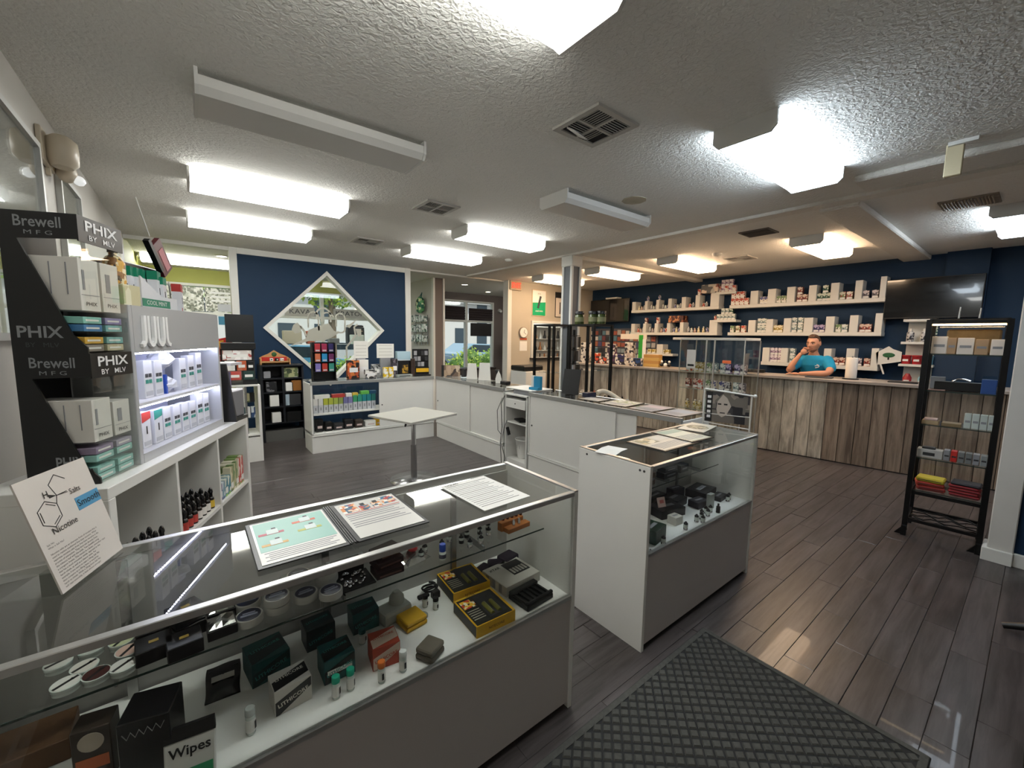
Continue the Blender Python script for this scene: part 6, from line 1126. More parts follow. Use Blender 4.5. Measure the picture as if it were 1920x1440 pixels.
# goods on the service counter
def cbox(y, back, w_, d, h, mat, label, name='counter_pack', z=1.1305, rz=0):
    o = B().bx(-w_ / 2, w_ / 2, -d / 2, d / 2, 0, h).build(name, mat, None, .003); o.location = CP(y, back, z); o.rotation_euler.z = ca + rz; return tag(o, label, 'pack', 'packs on the service counter')
for i, (y, w_, h, c_) in enumerate(((6.2, .2, .3, '#7a8a90'), (5.95, .2, .42, '#c9c4bc'), (5.7, .18, .2, '#c44a2a'), (5.5, .16, .13, '#c44a2a'), (5.32, .17, .4, '#5a3a5a'), (5.12, .2, .2, '#2f2c5c'), (4.92, .18, .44, '#b8a89c'), (4.9, .0, 0, ''), (4.7, .22, .15, '#2c4a7a'))):
    if h: cbox(y, .1 if i == 8 else .25, w_, .1, h, PR('ctp%d' % i, [c_, '#d8d2c8', '#2c2a30'], 24), '%s printed pack from the left on the service counter behind the black stand' % ORD[i])
t = E('tall_banner', CP(4.62, .2), ca, 'tall narrow green and white cut-out display on the service counter', 'display'); B().bx(-.1, -.02, 0, .02, 0, .58).build('green_panel', M('vivid_green', '#2c9a2c', .5), t); B().bx(-.5, .05, .01, .02, .5, .6).build('header_card', M('cream_card', '#ddd0c0', .5), t); B().bx(-.02, .04, 0, .02, 0, .5).build('white_panel', PAPER, t)
for i in range(4): cbox(4.42 - .0 * i, .2, .3, .14, .055, M('gold%d' % (i % 2), ['#c9a25a', '#b98a4a'][i % 2], .4), 'golden flat pack, %s layer of the stack on the service counter' % ORD[i], z=1.1305 + i * .056)
t = E('ornament_dolls', CP(4.15, .15), ca, 'row of black and white little figures on the service counter', 'ornament')
for i in range(3): B().ball((i * .07 - .07, 0, .05), .035, 10, 6).build('figure', [BLACK, PAPER, BLACK][i], t); 
for i in range(3): B().ball((i * .07 - .07, 0, .105), .022, 10, 6).build('head', [PAPER, BLACK, PAPER][i], t)
t = E('tissue_box', CP(3.18, .3), ca + .4, 'orange and pink carton on the service counter left of the shopkeeper', 'box'); B().bx(-.06, .06, -.05, .05, 0, .17).build('carton', M('salmon', '#c46a4a', .5), t); B().bx(-.04, .04, -.0512, -.0502, .05, .1).build('label', M('pinkish', '#c3aaa4', .5), t)
t = E('paper_towel', CP(1.57, .22), 0, 'roll of white paper towel standing on the service counter', 'paper towel'); B().lathe([(.02, 0), (.062, 0), (.063, .005), (.063, .275), (.06, .28), (.02, .28)], (0, 0, .012), 28).build('roll', M('towel_white', '#ded7cd', .9, bump=.1, bscale=120), t); B().cyl((0, 0, 0), (0, 0, .012), .09, n=24).build('base', BLACK, t); B().cyl((0, 0, .012), (0, 0, .31), .008).build('rod', STEEL, t)
cbox(1.9, .12, .3, .2, .012, DARKG, 'dark flat folder on the service counter beside the paper towel', 'folder'); cbox(1.05, .2, .28, .2, .012, BLACK, 'black flat folder at the right end of the service counter', 'folder')
for i in range(10):
    o = tag(B().lathe([(.022, 0), (.022, .07), (.012, .085), (.012, .1)], n=10).build('stored_bottle', DARKG), '%s dark bottle in the row under the lower wall shelf' % ORD[i], 'bottle', 'dark bottles under the lower shelf'); o.location = (8.2, 2.02 - i * .06, .9855)
tag(B().bx(8.05, 8.35, 1.0, 6.8, .955, .985).bx(8.1, 8.34, 1.05, 6.7, .0, .955).build('back_counter', M('back_counter_dark', '#22201f', .5)), 'dark low back counter along the blue wall', 'counter')
t = E('keyboard_clutter', CP(2.95, .42), ca, 'dark desktop machine on the service counter behind its edge', 'device'); B().bx(-.25, .3, -.05, .05, 0, .05).build('body', BLACK, t, .004); B().bx(-.06, .04, -.04, .04, .05, .09).build('cradle', DARKG, t)
t = E('house_sign', (8.2, 1.41, 1.18), R(0), 'white arrow-shaped paddle sign with a green tree on the shelf end', 'sign'); sg = Matrix.Rotation(R(0), 3, 'X'); B().prism([(-.13, .12), (.13, .18), (.13, .32), (.03, .36), (-.02, .40), (-.16, .3)][::1], (0, 0, 0), -Y, Z, -X, .01).build('sign_board', WPAINT, t)
B().ball((-.0115, .01, .27), .06, 14, 8, (.03, 1.2, .6)).build('tree_print', M('tree_green', '#1f5a34', .6), t); B().bx(-.0115, -.0105, .0, .02, .2, .25).build('trunk_print', INK, t); B().cb((-.005, .07, .06), (.008, .02, .16), Matrix.Rotation(R(-18), 3, 'X')).build('handle', WPAINT, t); B().bx(-.008, .008, .1, .124, .12, .15).build('clip', STEEL, t)

# ---------------------------------------------------------------- black metal etageres behind the counter
def etagere(x, y, w_, d, H, shelves, label, rz=0):
    t = E('etagere', (x, y, 0), rz, label, 'shelf stand', 'black metal stands')
    for a in (-1, 1):
        for b_ in (-1, 1): B().bx(a * w_ / 2 - .016, a * w_ / 2 + .016, b_ * d / 2 - .016, b_ * d / 2 + .016, 0, H).build('post', BLKM, t)
    for z in (H - .012, .12):
        for q in ((-w_ / 2 + .017, w_ / 2 - .017, -d / 2 - .012, -d / 2 + .012), (-w_ / 2 + .017, w_ / 2 - .017, d / 2 - .012, d / 2 + .012), (-w_ / 2 - .012, -w_ / 2 + .012, -d / 2 + .017, d / 2 - .017), (w_ / 2 - .012, w_ / 2 + .012, -d / 2 + .017, d / 2 - .017)): B().bx(*q, z - .012, z + .012).build('rail', BLKM, t)
    for z in shelves: B().bx(-w_ / 2 + .012, w_ / 2 - .012, -d / 2 + .012, d / 2 - .012, z, z + .008).build('glass_shelf', GLS, t)
    return t
etagere(4.28, 3.78, .36, .42, 1.815, [.9, 1.2, 1.5], 'black metal stand with glass shelves in front of the pillar', R(0))
etagere(4.35, 4.62, .3, .42, 1.83, [.8, 1.1, 1.45], 'black metal stand with glass shelves left of the pillar')
tag(B().bx(4.10, 4.46, 3.57, 3.99, 1.8155, 1.8205).build('glass_sheet', GLS), 'glass sheet lying on top of the stand in front of the pillar', 'glass sheet')
for i, (x, y) in enumerate(((4.2, 3.92), (4.27, 3.74), (4.33, 3.65))):
    t = E('storage_jar', (x, y, 1.821), 0, '%s black-lidded jar from the left on the black metal stand' % ORD[i], 'jar', 'jars on the black stand'); B().lathe([(.06, 0), (.062, .005), (.062, .12), (.05, .13)], n=18).build('glass_body', M('jar_olive', '#3f4a26', .2, noise=.4, nscale=30), t); B().lathe([(.064, .13), (.064, .165), (.06, .17)], n=18).build('lid', BLACK, t); B().lathe([(.0626, .03), (.0626, .09)], n=18).build('label', M('jar_lab', '#7a7c58', .5), t)
t = E('clip_display', (4.4, 4.2, 0), R(15), 'dark pole display with hanging goods between the black stands', 'display stand'); B().cyl((0, 0, 0), (0, 0, 1.75), .02).build('pole', BLKM, t); B().lathe([(.12, 0), (.12, .02), (.03, .03)], n=20).build('base', BLKM, t)
for i in range(4):
    for k_ in range(3): B().bx(-.09 + k_ * .07, -.03 + k_ * .07, -.05, -.03, .9 + i * .2, 1.05 + i * .2).build('hanging_card', [DARKG, GREY, BK2][(i + k_) % 3], t)
    B().bx(-.1, .12, -.03, -.02, 1.06 + i * .2, 1.07 + i * .2).build('hook_bar', BLKM, t)
t = E('swivel_chair', (4.1, 3.25, 0), R(30), 'cream backed chair behind the menu counter', 'chair'); B().lathe([(.02, .43), (.21, .44), (.22, .47), (.2, .49), (.02, .495)], n=24).build('seat', M('chair_cream', '#d0c8b8', .5), t); B().tube([(.2 * math.cos(a), .2 * math.sin(a), .9 + .06 * math.sin(a * 2)) for a in [R(-70 + 14 * i) for i in range(11)]], .03, 8).build('backrest', _m['chair_cream'], t)
for a in (45, 135, 225, 315): B().cyl((.14 * math.cos(R(a)), .14 * math.sin(R(a)), .44), (.22 * math.cos(R(a)), .22 * math.sin(R(a)), 0), .012).build('leg', BLKM, t)
b = B(); b.cyl((.16, -.1, .46), (.18, -.11, .9), .01).cyl((.16, .1, .46), (.18, .11, .9), .01); b.build('back_post', BLKM, t)
t = E('printer', (5.6, 6.6, 0), 0, 'white printer cabinet with black tray beside the cream wall', 'printer'); B().bx(-.3, .25, -.25, .25, 0, .95).build('cabinet', WPAINT, t, .01); B().bx(-.33, .2, -.22, .22, .96, 1.06).build('tray', BLACK, t, .02)
simple('wall_panel_box', 5.72, 6.2, 7.2, 7.39, .35, .9, CREAM, 'cream boxed ledge below the notice', 'box')

# ---------------------------------------------------------------- glass tower display in front of the service counter
t = E('glass_tower', (5.95, 2.86, 0), R(-4), 'tall glass display cabinet with white top in front of the service counter', 'cabinet')
GW, GD = .2, .47
B().prism([(-GW, -GD), (GW, -GD), (GW, GD + .28), (0.0, GD + .28), (-GW, GD)], (0, 0, 1.63), X, Y, Z, .035).build('top', WPAINT, t, .004); B().bx(-GW, GW, -GD, GD, 0, .3).build('base', M('tower_base', '#55504a', .6), t)
b = B()
for a in (-GW, GW):
    for c_ in (-GD, GD): b.bx(a - .006, a + .006, c_ - .006, c_ + .006, .3, 1.63)
b.bx(-GW - .006, -GW + .006, -.07, -.05, .3, 1.63).bx(-GW - .006, -GW + .006, .05, .07, .3, 1.63); b.build('frame', ALU, t)
B().bx(-GW, -GW + .004, -GD + .006, GD - .006, .3, 1.63).build('front_glass', GLS, t); B().bx(GW - .004, GW, -GD + .006, GD - .006, .3, 1.63).build('back_glass', GLS, t); B().bx(-GW + .006, GW - .006, GD - .004, GD, .3, 1.63).build('side_glass', GLS, t); B().bx(-GW + .006, GW - .006, -GD, -GD + .004, .3, 1.63).build('side_glass', GLS, t)
for z in (.62, .92, 1.17): o = B().bx(-GW + .008, GW - .008, -GD + .008, GD - .008, z, z + .007).build('glass_shelf', GLS, t); B().bx(-GW + .0062, -GW + .0078, -GD + .008, GD - .008, z, z + .007).build('polished_edge', M('glass_edge_pale', '#8fa098', .2), o)
TM = Matrix.Translation((5.95, 2.86, 0)) @ Matrix.Rotation(R(-4), 4, 'Z')
for r, z in enumerate((.6275, .9275, 1.1775)):
    for i in range(9):
        c_ = [[7, 7, 7, 13, 3, 3, 13, 8, 13], [10, 10, 12, 1, 0, 0, 13, 8, 6], [12, 7, 7, 1, 8, 8, 9, 9, 6]][r][i]; p = TM @ Vector((-.05 + .04 * (i % 2), .4 - i * .1, z))
        if i == 4 and r == 0: tag(simple('mint_carton', p.x - .04, p.x + .04, p.y - .1, p.y + .1, z, z + .16, PR('mint_carton', ['#5fb0a0', '#1f5a58', '#9ad0c0'], 18), 'mint green printed carton in the glass tower', 'box')); continue
        if r == 0 and i == 5: continue
        wall_item(p.y, z, 'b' if r == 0 else 'x', c_, '%s item from the left on the %s level of the glass tower' % (ORD[i], ('lowest', 'middle', 'upper')[r]), 'goods in the glass tower', .07, .13 if r else .12, p.x)
t = E('notice_card', TM @ Vector((-.21, .28, 1.22)), R(-4), 'white notice card stuck to the glass tower', 'notice'); B().bx(-.002, .002, -.07, .07, 0, .27).build('sheet', PAPER, t); B().bx(-.003, -.0021, -.05, .05, .03, .06).build('print', INK, t)
# ---------------------------------------------------------------- tall black cabinet at the right

cb = E('display_cabinet', (4.755, .385, 0), R(0), 'tall black metal cabinet with glass shelves at the right edge', 'cabinet')
cb.rotation_euler.z = math.atan2(-.449, .0235)        # local x runs along the front from left to right, local y into the cabinet
CW, CD, CH = .212, .36, 1.815
b = B()
for a in (-CW, CW):
    for c_ in (0, CD):
        o = B().bx(a - .017, a + .017, c_ - .017, c_ + .017, .0, CH).build('post', BLKM, cb)
for a in (-CW, CW):
    B().prism([(-.017, .0), (.017, .0), (.017, .1), (-.017, .08)], (a - .017, -.017, 0), (0, 1, 0), Z, X, .034).build('foot', BLKM, cb); B().prism([(0, 0), (.02, .05), (.0, .09), (-.06, .0)], (a, -.012, 0), X, Z, Y, .024).build('foot_scroll', BLKM, cb)
for z in (CH - .02, .38, .14):
    for q in ((-CW + .018, CW - .018, -.012, .012), (-CW + .018, CW - .018, CD - .012, CD + .012), (-CW - .012, -CW + .012, .018, CD - .018), (CW - .012, CW + .012, .018, CD - .018)): B().bx(*q, z - .012, z + .012).build('rail', BLKM, cb)
B().bx(-CW, CW, 0, CD, CH, CH + .008).build('top', BLKM, cb)
for z in (.395, .672, .955, 1.237, 1.535): o = B().bx(-CW + .018, CW - .018, .014, CD - .014, z, z + .008).build('glass_shelf', GLS, cb); B().bx(-CW + .018, CW - .018, .012, .0138, z, z + .008).build('polished_edge', EDGE, o)
B().bx(-CW + .017, CW - .017, CD - .004, CD, .4, CH).build('back_glass', GLS, cb); B().bx(-CW - .003, -CW + .002, .018, CD - .018, .4, CH - .03).build('side_glass', GLS, cb)
g = random.Random(2); b = B()
for i in range(5):
    pts = [(-CW + .02 + k_ * .041, .04 + i * .07, .14 + .0 + .008 * math.sin(k_ * 1.6 + i * 2)) for k_ in range(11)]; b.tube([(x, y + .018 * math.sin(k_ * 2.1 + i), z) for k_, (x, y, z) in enumerate(pts)], .0055, 5)
b.build('scroll_grille', BLKM, cb)
LEDW = M('led_warm', '#ffdca8', .4, emit=14.0)
B().bx(-CW + .02, CW - .02, .02, .03, CH - .045, CH - .033).build('led_strip', LEDW, cb)
QM = Matrix.Translation((4.755, .385, 0)) @ Matrix.Rotation(cb.rotation_euler.z, 4, 'Z')
def cab(name, x, y, z, s, mat, label, cat='box', rz=0, bev=.003, grp='goods in the black cabinet'):
    w_, d, h = s; o = B().bx(-w_ / 2, w_ / 2, -d / 2, d / 2, 0, h).build(name, mat, None, bev); o.location = QM @ Vector((x, y, z)); o.rotation_euler.z = cb.rotation_euler.z + rz; return tag(o, label, cat, grp)
def pr_(o, w_, d, h, m_=GREY): B().bx(-w_ * .35, w_ * .35, -d / 2 - .001, -d / 2 - .0003, h * .4, h * .55).build('print', m_, o)
z = 1.5435
for i, (x, w_, h, m_) in enumerate(((-.145, .09, .14, M('box_white2', '#d8cec4', .5)), (-.075, .05, .13, M('box_tan', '#a88a6a', .5)), (-.0, .09, .13, M('box_white2', '#d8cec4', .5)), (.085, .07, .12, M('box_tan', '#a88a6a', .5)), (.165, .07, .12, M('box_white2', '#d8cec4', .5)))):
    o = cab('candle_box', x, .1, z, (w_, .08, h), m_, '%s box from the left on the top shelf of the black cabinet' % ORD[i]); pr_(o, w_, .08, h)
cab('wood_plaque', .03, .26, z, (.3, .03, .2), M('driftwood', '#8a7452', .6, noise=.3, nscale=12), 'rough wooden plaque at the back of the top cabinet shelf', 'plaque', bev=.012)
z = 1.2455
o = cab('flat_card', -.13, .08, z, (.1, .09, .006), M('photo_card', '#8a6a60', .4), 'small photo card on the second shelf of the black cabinet', 'card'); B().bx(-.03, .03, -.03, .03, .006, .0066).build('photo', M('photo_brown', '#5a3c34', .4), o)
o = cab('black_case', .0, .2, z, (.3, .1, .07), BLACK, 'long black case on the second shelf of the black cabinet', 'case'); B().tube([(-.05, 0, .071), (-.02, 0, .095), (.02, .01, .09), (.05, 0, .08)], .008).build('bird_ornament', CHROME, o)
cab('blue_box', .15, .08, z, (.08, .09, .11), M('box_blue', '#274a86', .4), 'blue box on the second shelf of the black cabinet', 'box'); cab('silver_case', -.14, .3, z, (.09, .06, .1), GREY, 'grey case at the left back of the second cabinet shelf', 'case')
z = .9635
for i, (x, w_, h) in enumerate(((-.14, .1, .03), (-.02, .11, .025))): cab('wooden_tray', x, .1, z, (w_, .12, h), M('tray_wood%d' % i, ['#a58f6e', '#7c6a4c'][i], .5), 'shallow wooden tray on the third cabinet shelf, %s' % ('left', 'middle')[i], 'tray')
cab('soap_pack', -.14, .1, z + .0305, (.08, .09, .015), M('pinkish', '#c3aaa4', .5), 'pale pack lying on the left wooden tray', 'pack')
for i in range(4): o = cab('white_carton', .065 + i * .042, .09, z, (.039, .07, .115), M('white_green', '#b9c2bc', .4), '%s white carton from the left on the third cabinet shelf' % ORD[i]); pr_(o, .039, .07, .115)
z = .6805
o = cab('grinder_box', -.12, .1, z, (.15, .1, .07), M('silver_box', '#b5b3ae', .3), 'silver rectangular device box on the fourth cabinet shelf'); B().bx(-.04, .03, -.053, -.0505, .02, .045).build('handle_print', DARKG, o); cab('metal_puck', -.13, .1, z + .0705, (.08, .06, .015), DARKG, 'dark flat puck lying on the silver device box', 'puck')
for i, m_ in enumerate((GREY, RED, M('grey_carton', '#6c7070', .4), M('grey_carton', '#6c7070', .4), GREY, M('glass_grey', '#8a9090', .2))):
    o = cab('slim_carton', -.022 + i * .04, .09, z, (.036, .08, .085), m_, '%s slim carton from the left on the fourth cabinet shelf' % ORD[i]); pr_(o, .036, .08, .085, DARKG)
z = .4035
def towel(x, y, k_, n, m_, rz=0):
    pass
for i, (x, n_, c0, c1) in enumerate(((-.1, 3, '#b5a02c', '#b5a02c'), (.1, 5, '#8a1f24', '#8a1f24'))):
    for k_ in range(n_ if i else 3):
        c_ = ['#8f2a24', '#a83a2c', '#b8a82c'][k_] if i == 0 else (c0 if k_ < 4 else '#26242c')
        hh_ = .034 if i == 0 else .022
        o = cab('folded_pouch', x + .004 * (-1) ** k_, .13, z + k_ * (hh_ + .0006), (.17, .15, hh_), M('pouch' + c_, c_, .7), '%s folded pouch, %s from the bottom of the %s cabinet pile' % ({'#8f2a24': 'red', '#a83a2c': 'orange red', '#b8a82c': 'yellow', '#8a1f24': 'dark red', '#26242c': 'black'}[c_], ORD[k_], ('left', 'right')[i]), 'pouch', R(8 if i == 0 and k_ < 2 else -3), .009); B().bx(-.07, .07, -.0762, -.0752, hh_ * .4, hh_ * .55).build('zip', DARKG, o)
for i, (x, y, a) in enumerate(((-.06, .16, .25), (.05, .2, .5))):
    o = B().cyl((0, 0, 0), (math.sin(a) * .1, 0, math.cos(a) * .1), .006, .004).build('wooden_stick', WPAINT); o.location = QM @ Vector((x, y, CH + .009)); tag(o, 'pale stick standing on top of the black cabinet, %s' % ('left', 'right')[i], 'stick')
# black stool feet at the right edge
t = E('bar_stool', (3.62, -.30, 0), 0, 'black stool of which only the feet show at the right edge', 'stool')
for a in (20, 95, 165, 235, 305): B().tube([(0, 0, .14), (.12 * math.cos(R(a)), .12 * math.sin(R(a)), .1), (.3 * math.cos(R(a)), .3 * math.sin(R(a)), .025)], [.03, .025, .018], 8).build('leg', BLACK, t)
B().cyl((0, 0, .1), (0, 0, .62), .025).build('column', BLACK, t); B().lathe([(.02, .62), (.2, .63), (.21, .68), (.18, .71), (.02, .715)], n=24).build('seat', BLACK, t)

# ---------------------------------------------------------------- shopkeeper
SKIN = M('skin', '#c08a6e', .5, noise=.05, nscale=20); TEE = M('tee_teal', '#1890bc', .85, noise=.08, nscale=15, bump=.15, bscale=30); HAIR = M('hair_brown', '#4a3424', .7, noise=.3, nscale=60, bump=.5, bscale=150); JEAN = M('jeans', '#1c2433', .8)
# person frame: local x = forward (towards the counter), local y = his left, z up; origin on the floor
per = E('person', (7.56, 2.14, 0), R(180), 'man in a teal T-shirt leaning on the service counter with one hand at his mouth', 'person')
def loft(b_, rings, n=20):
    vs_ = []; k_ = len(rings)
    for cx_, z_, rx_, ry_ in rings:
        for i_ in range(n):
            a_ = 2 * math.pi * i_ / n; c_, s_ = math.cos(a_), math.sin(a_); q_ = (abs(c_) ** 2.4 + abs(s_) ** 2.4) ** (-1 / 2.4); vs_.append((cx_ + rx_ * c_ * q_, ry_ * s_ * q_, z_))
    b_.add(vs_, [(j * n + i_, j * n + (i_ + 1) % n, (j + 1) * n + (i_ + 1) % n, (j + 1) * n + i_) for j in range(k_ - 1) for i_ in range(n)] + [tuple(range(n - 1, -1, -1)), tuple(range((k_ - 1) * n, k_ * n))], True)
def limb(b_, seq, n=12):
    out, rr = [], []
    for k_ in range(len(seq) - 1):
        p_, q_ = Vector(seq[k_][:3]), Vector(seq[k_ + 1][:3])
        for t_ in (0, .33, .66): out.append(p_.lerp(q_, t_)); rr.append(seq[k_][3] + (seq[k_ + 1][3] - seq[k_][3]) * t_)
    out.append(Vector(seq[-1][:3])); rr.append(seq[-1][3])
    for _ in range(2): out = [out[0]] + [(out[i_ - 1] + out[i_] * 2 + out[i_ + 1]) / 4 for i_ in range(1, len(out) - 1)] + [out[-1]]
    b_.tube(out, rr, n)
    for p_, r_ in ((out[0], rr[0]), (out[-1], rr[-1])): b_.ball(tuple(p_), r_, 12, 8)
ARM_L = [(.09, .165, 1.352, .064), (.165, .235, 1.25, .052), (.285, .255, 1.176, .043), (.35, .13, 1.172, .041), (.40, -.0, 1.162, .029), (.415, -.06, 1.158, .026)]
ARM_R = [(.09, -.165, 1.352, .064), (.18, -.235, 1.25, .052), (.315, -.255, 1.177, .043), (.30, -.215, 1.28, .042), (.283, -.155, 1.385, .032), (.278, -.125, 1.44, .027)]
TORSO = [(-.07, .93, .11, .15), (-.045, 1.06, .11, .15), (.01, 1.18, .115, .165), (.06, 1.28, .11, .18), (.085, 1.365, .09, .172), (.10, 1.405, .068, .12), (.115, 1.435, .058, .07), (.135, 1.48, .054, .054), (.155, 1.54, .054, .054)]
bb0 = B(); loft(bb0, TORSO); limb(bb0, ARM_L); limb(bb0, ARM_R)
for s_, dx in ((1, .0), (-1, -.08)): limb(bb0, [(-.08, s_ * .09, .92, .095), (-.04 + dx, s_ * .11, .5, .06), (-.1 + dx, s_ * .11, .09, .042), (.02 + dx, s_ * .12, .045, .035)])
# head, turned to his right and slightly down
def head_mesh():
    nu, nv = 36, 28; vs_ = []; fs = []
    def bump_(x, c, w): return math.exp(-((x - c) / w) ** 2)
    for j in range(nv + 1):
        a = math.pi * j / nv; zz = -math.cos(a)
        for i in range(nu):
            t_ = 2 * math.pi * i / nu; cx_, sy_ = math.cos(t_), math.sin(t_); s_ = math.sin(a)
            x, y, z_ = s_ * cx_ * .098, s_ * sy_ * .077, zz * .122
            if z_ < 0: k_ = 1 + z_ * 1.6 * .9; y *= max(.62, 1 + z_ * 2.6); x *= (max(.8, 1 + z_ * 1.0) if cx_ < 0 else 1.0)
            if cx_ > .3:
                f_ = max(0, cx_) * s_; ang = math.atan2(y, x)
                x += .036 * bump_(ang, 0, .17) * bump_(z_, -.018, .022) * f_ + .012 * bump_(ang, 0, .12) * bump_(z_, .012, .03) * f_
                x -= .012 * (bump_(ang, .42, .2) + bump_(ang, -.42, .2)) * bump_(z_, .012, .016) * f_
                x += .007 * bump_(z_, .036, .014) * f_ * bump_(ang, 0, .7)
                x += .008 * bump_(ang, 0, .3) * bump_(z_, -.062, .014) * f_ - .006 * bump_(ang, 0, .28) * bump_(z_, -.0585, .004) * f_
                x += .014 * bump_(ang, 0, .35) * bump_(z_, -.1, .024) * f_
            vs_.append((x, y, z_))
    for j in range(nv):
        for i in range(nu): fs.append((j * nu + i, j * nu + (i + 1) % nu, (j + 1) * nu + (i + 1) % nu, (j + 1) * nu + i))
    return vs_, fs
HC = Matrix.Translation((.17, -.0, 1.60)) @ Matrix.Scale(1.08, 4) @ Matrix.Rotation(R(-9), 4, 'Z') @ Matrix.Rotation(R(7), 4, 'Y')
hv, hf = head_mesh(); hv = [tuple(HC @ Vector(v)) for v in hv]
body = bb0; body.add(hv, hf, True)
for s_ in (-1, 1):      # ears
    e_ = B().ball((0, 0, 0), 1, 10, 8, (.02, .009, .033)); body.add([tuple(HC @ Vector((v[0] - .008, v[1] + s_ * .079, v[2] + .004))) for v in e_.v], e_.f, True)
def finger(base, dirs, r0, ln):
    p = [Vector(base)]; rr = [r0]
    for k_, d in enumerate(dirs): p.append(p[-1] + Vector(d).normalized() * ln * (1, .8, .65)[k_]); rr.append(r0 * (1, .92, .78)[k_])
    body.tube([tuple(q) for q in p] + [tuple(p[-1] + (p[-1] - p[-2]).normalized() * r0 * .6)], rr + [r0 * .35], 8)
# right hand loosely curled at the mouth
pb = B().ball((0, 0, 0), 1, 12, 8, (.024, .042, .046)); RH = Matrix.Translation((.278, -.085, 1.482)) @ Matrix.Rotation(R(35), 4, 'Z') @ Matrix.Rotation(R(-20), 4, 'X')
body.add([tuple(RH @ Vector(v)) for v in pb.v], pb.f, True)
for k_ in range(4): finger(tuple(RH @ Vector((.004, -.028 + k_ * .019, .036))), [tuple(RH.to_3x3() @ Vector(d)) for d in ((.35, .25, .8), (.3, .7, -.3), (-.6, .3, -.7))], .0088, .034 - .003 * abs(k_ - 1.5))
finger(tuple(RH @ Vector((-.004, .036, -.01))), [tuple(RH.to_3x3() @ Vector(d)) for d in ((-.1, .6, .7), (-.2, .3, .9), (-.2, .1, .9))], .0098, .03)
# left hand flat on the counter
LH = Matrix.Translation((.43, -.125, 1.153)) @ Matrix.Rotation(R(-75), 4, 'Z')
pb = B().ball((0, 0, 0), 1, 12, 8, (.048, .042, .019)); body.add([tuple(LH @ Vector(v)) for v in pb.v], pb.f, True)
for k_ in range(4): finger(tuple(LH @ Vector((.036, -.028 + k_ * .019, .0))), [tuple(LH.to_3x3() @ Vector(d)) for d in ((1, (k_ - 1.5) * .12, .15), (1, (k_ - 1.5) * .1, -.35), (1, 0, -.5))], .0088, .036 - .003 * abs(k_ - 1.5))
finger(tuple(LH @ Vector((-.005, -.036, .0))), [tuple(LH.to_3x3() @ Vector(d)) for d in ((.6, -.7, 0), (.9, -.35, -.2), (1, 0, -.2))], .0098, .03)
bo = body.build('body', SKIN, per); rm = bo.modifiers.new('fuse', 'REMESH'); rm.mode = 'VOXEL'; rm.voxel_size = .0048; rm.use_smooth_shade = True; sm = bo.modifiers.new('soft', 'SMOOTH'); sm.iterations = 2; sm.factor = .5
def hp_(x, y, z_): return tuple(HC @ Vector((x, y, z_)))
EYEW, IRIS = M('eye_white', '#d8d0c8', .3), M('iris', '#2a1e16', .2)
for s_ in (-1, 1):
    ey = B().ball(hp_(.0765, s_ * .031, .0125), .0095, 10, 8).build('eye', EYEW, per); B().ball(hp_(.0835, s_ * .031 - .002, .0125), .0062, 8, 6).build('iris', IRIS, ey)
    B().tube([hp_(.097, s_ * .014, .031), hp_(.093, s_ * .034, .036), hp_(.08, s_ * .052, .03)], [.005, .006, .0035], 6).build('eyebrow', HAIR, per)
B().tube([hp_(.087, -.028, -.054), hp_(.099, -.01, -.0605), hp_(.1, .01, -.0605), hp_(.088, .03, -.053)], [.003, .0048, .0048, .003], 6).build('mouth', M('lip', '#8a4a40', .5), per)
# beard stubble and hair follow the head
hb = B(); hv2, hf2 = head_mesh(); keep = []
def hair_ok(v): x, y, z_ = v; return z_ > .062 + (.012 if x > .04 else 0) - max(0, -x) * 1.15 - (.045 if abs(y) > .055 and x < .03 else 0)
hb.add([tuple(HC @ (Vector(v) * 1.055 + Vector((-.001, 0, .004 + (.012 if v[0] > .03 and v[2] > .07 else 0))))) for v in hv2], [f for f in hf2 if all(hair_ok(hv2[i]) for i in f)], True)
ho = hb.build('hair', HAIR, per); so = ho.modifiers.new('thick', 'SOLIDIFY'); so.thickness = .012; so.offset = -1
bb = B(); bb.add([tuple(HC @ (Vector(v) * 1.012)) for v in hv2], [f for f in hf2 if all(hv2[i][2] < -.066 and hv2[i][0] > -.01 for i in f)], True); bs = bb.build('stubble', M('stubble_brown', '#8a5e48', .7), per); so = bs.modifiers.new('thick', 'SOLIDIFY'); so.thickness = .004; so.offset = 0
# T-shirt
tb = B(); loft(tb, [(c_, z_, rx_ + .014, ry_ + .016) for c_, z_, rx_, ry_ in TORSO[:5]] + [(.10, 1.41, .08, .135), (.108, 1.43, .072, .088)])
for arm in (ARM_L, ARM_R): limb(tb, [(*arm[0][:3], .08), (*[(arm[0][i_] + arm[1][i_]) / 2 for i_ in range(3)], .076), (*arm[1][:3], .07)])
ts = tb.build('t_shirt', TEE, per); rm = ts.modifiers.new('fuse', 'REMESH'); rm.mode = 'VOXEL'; rm.voxel_size = .009; rm.use_smooth_shade = True; sm = ts.modifiers.new('soft', 'SMOOTH'); sm.iterations = 6; sm.factor = .5
pr2 = B()
for k_, (a, b_, w_) in enumerate(((.03, 1.285, .03), (.06, 1.285, .028), (.045, 1.262, .05), (.05, 1.30, .03))): pr2.cb((.186 - k_ * .0005, a + .03, b_ - .01), (.004, w_, .007), Matrix.Rotation(R(18 * (-1) ** k_), 3, 'X'))
pr2.build('chest_print', LWHITE, per)
jb = B(); loft(jb, [(-.075, .86, .125, .17), (-.07, .95, .122, .165)])
for s_, dx in ((1, .0), (-1, -.08)): limb(jb, [(-.08, s_ * .09, .9, .108), (-.04 + dx, s_ * .11, .5, .075), (-.1 + dx, s_ * .11, .11, .06)])
jb.build('trousers', JEAN, per)
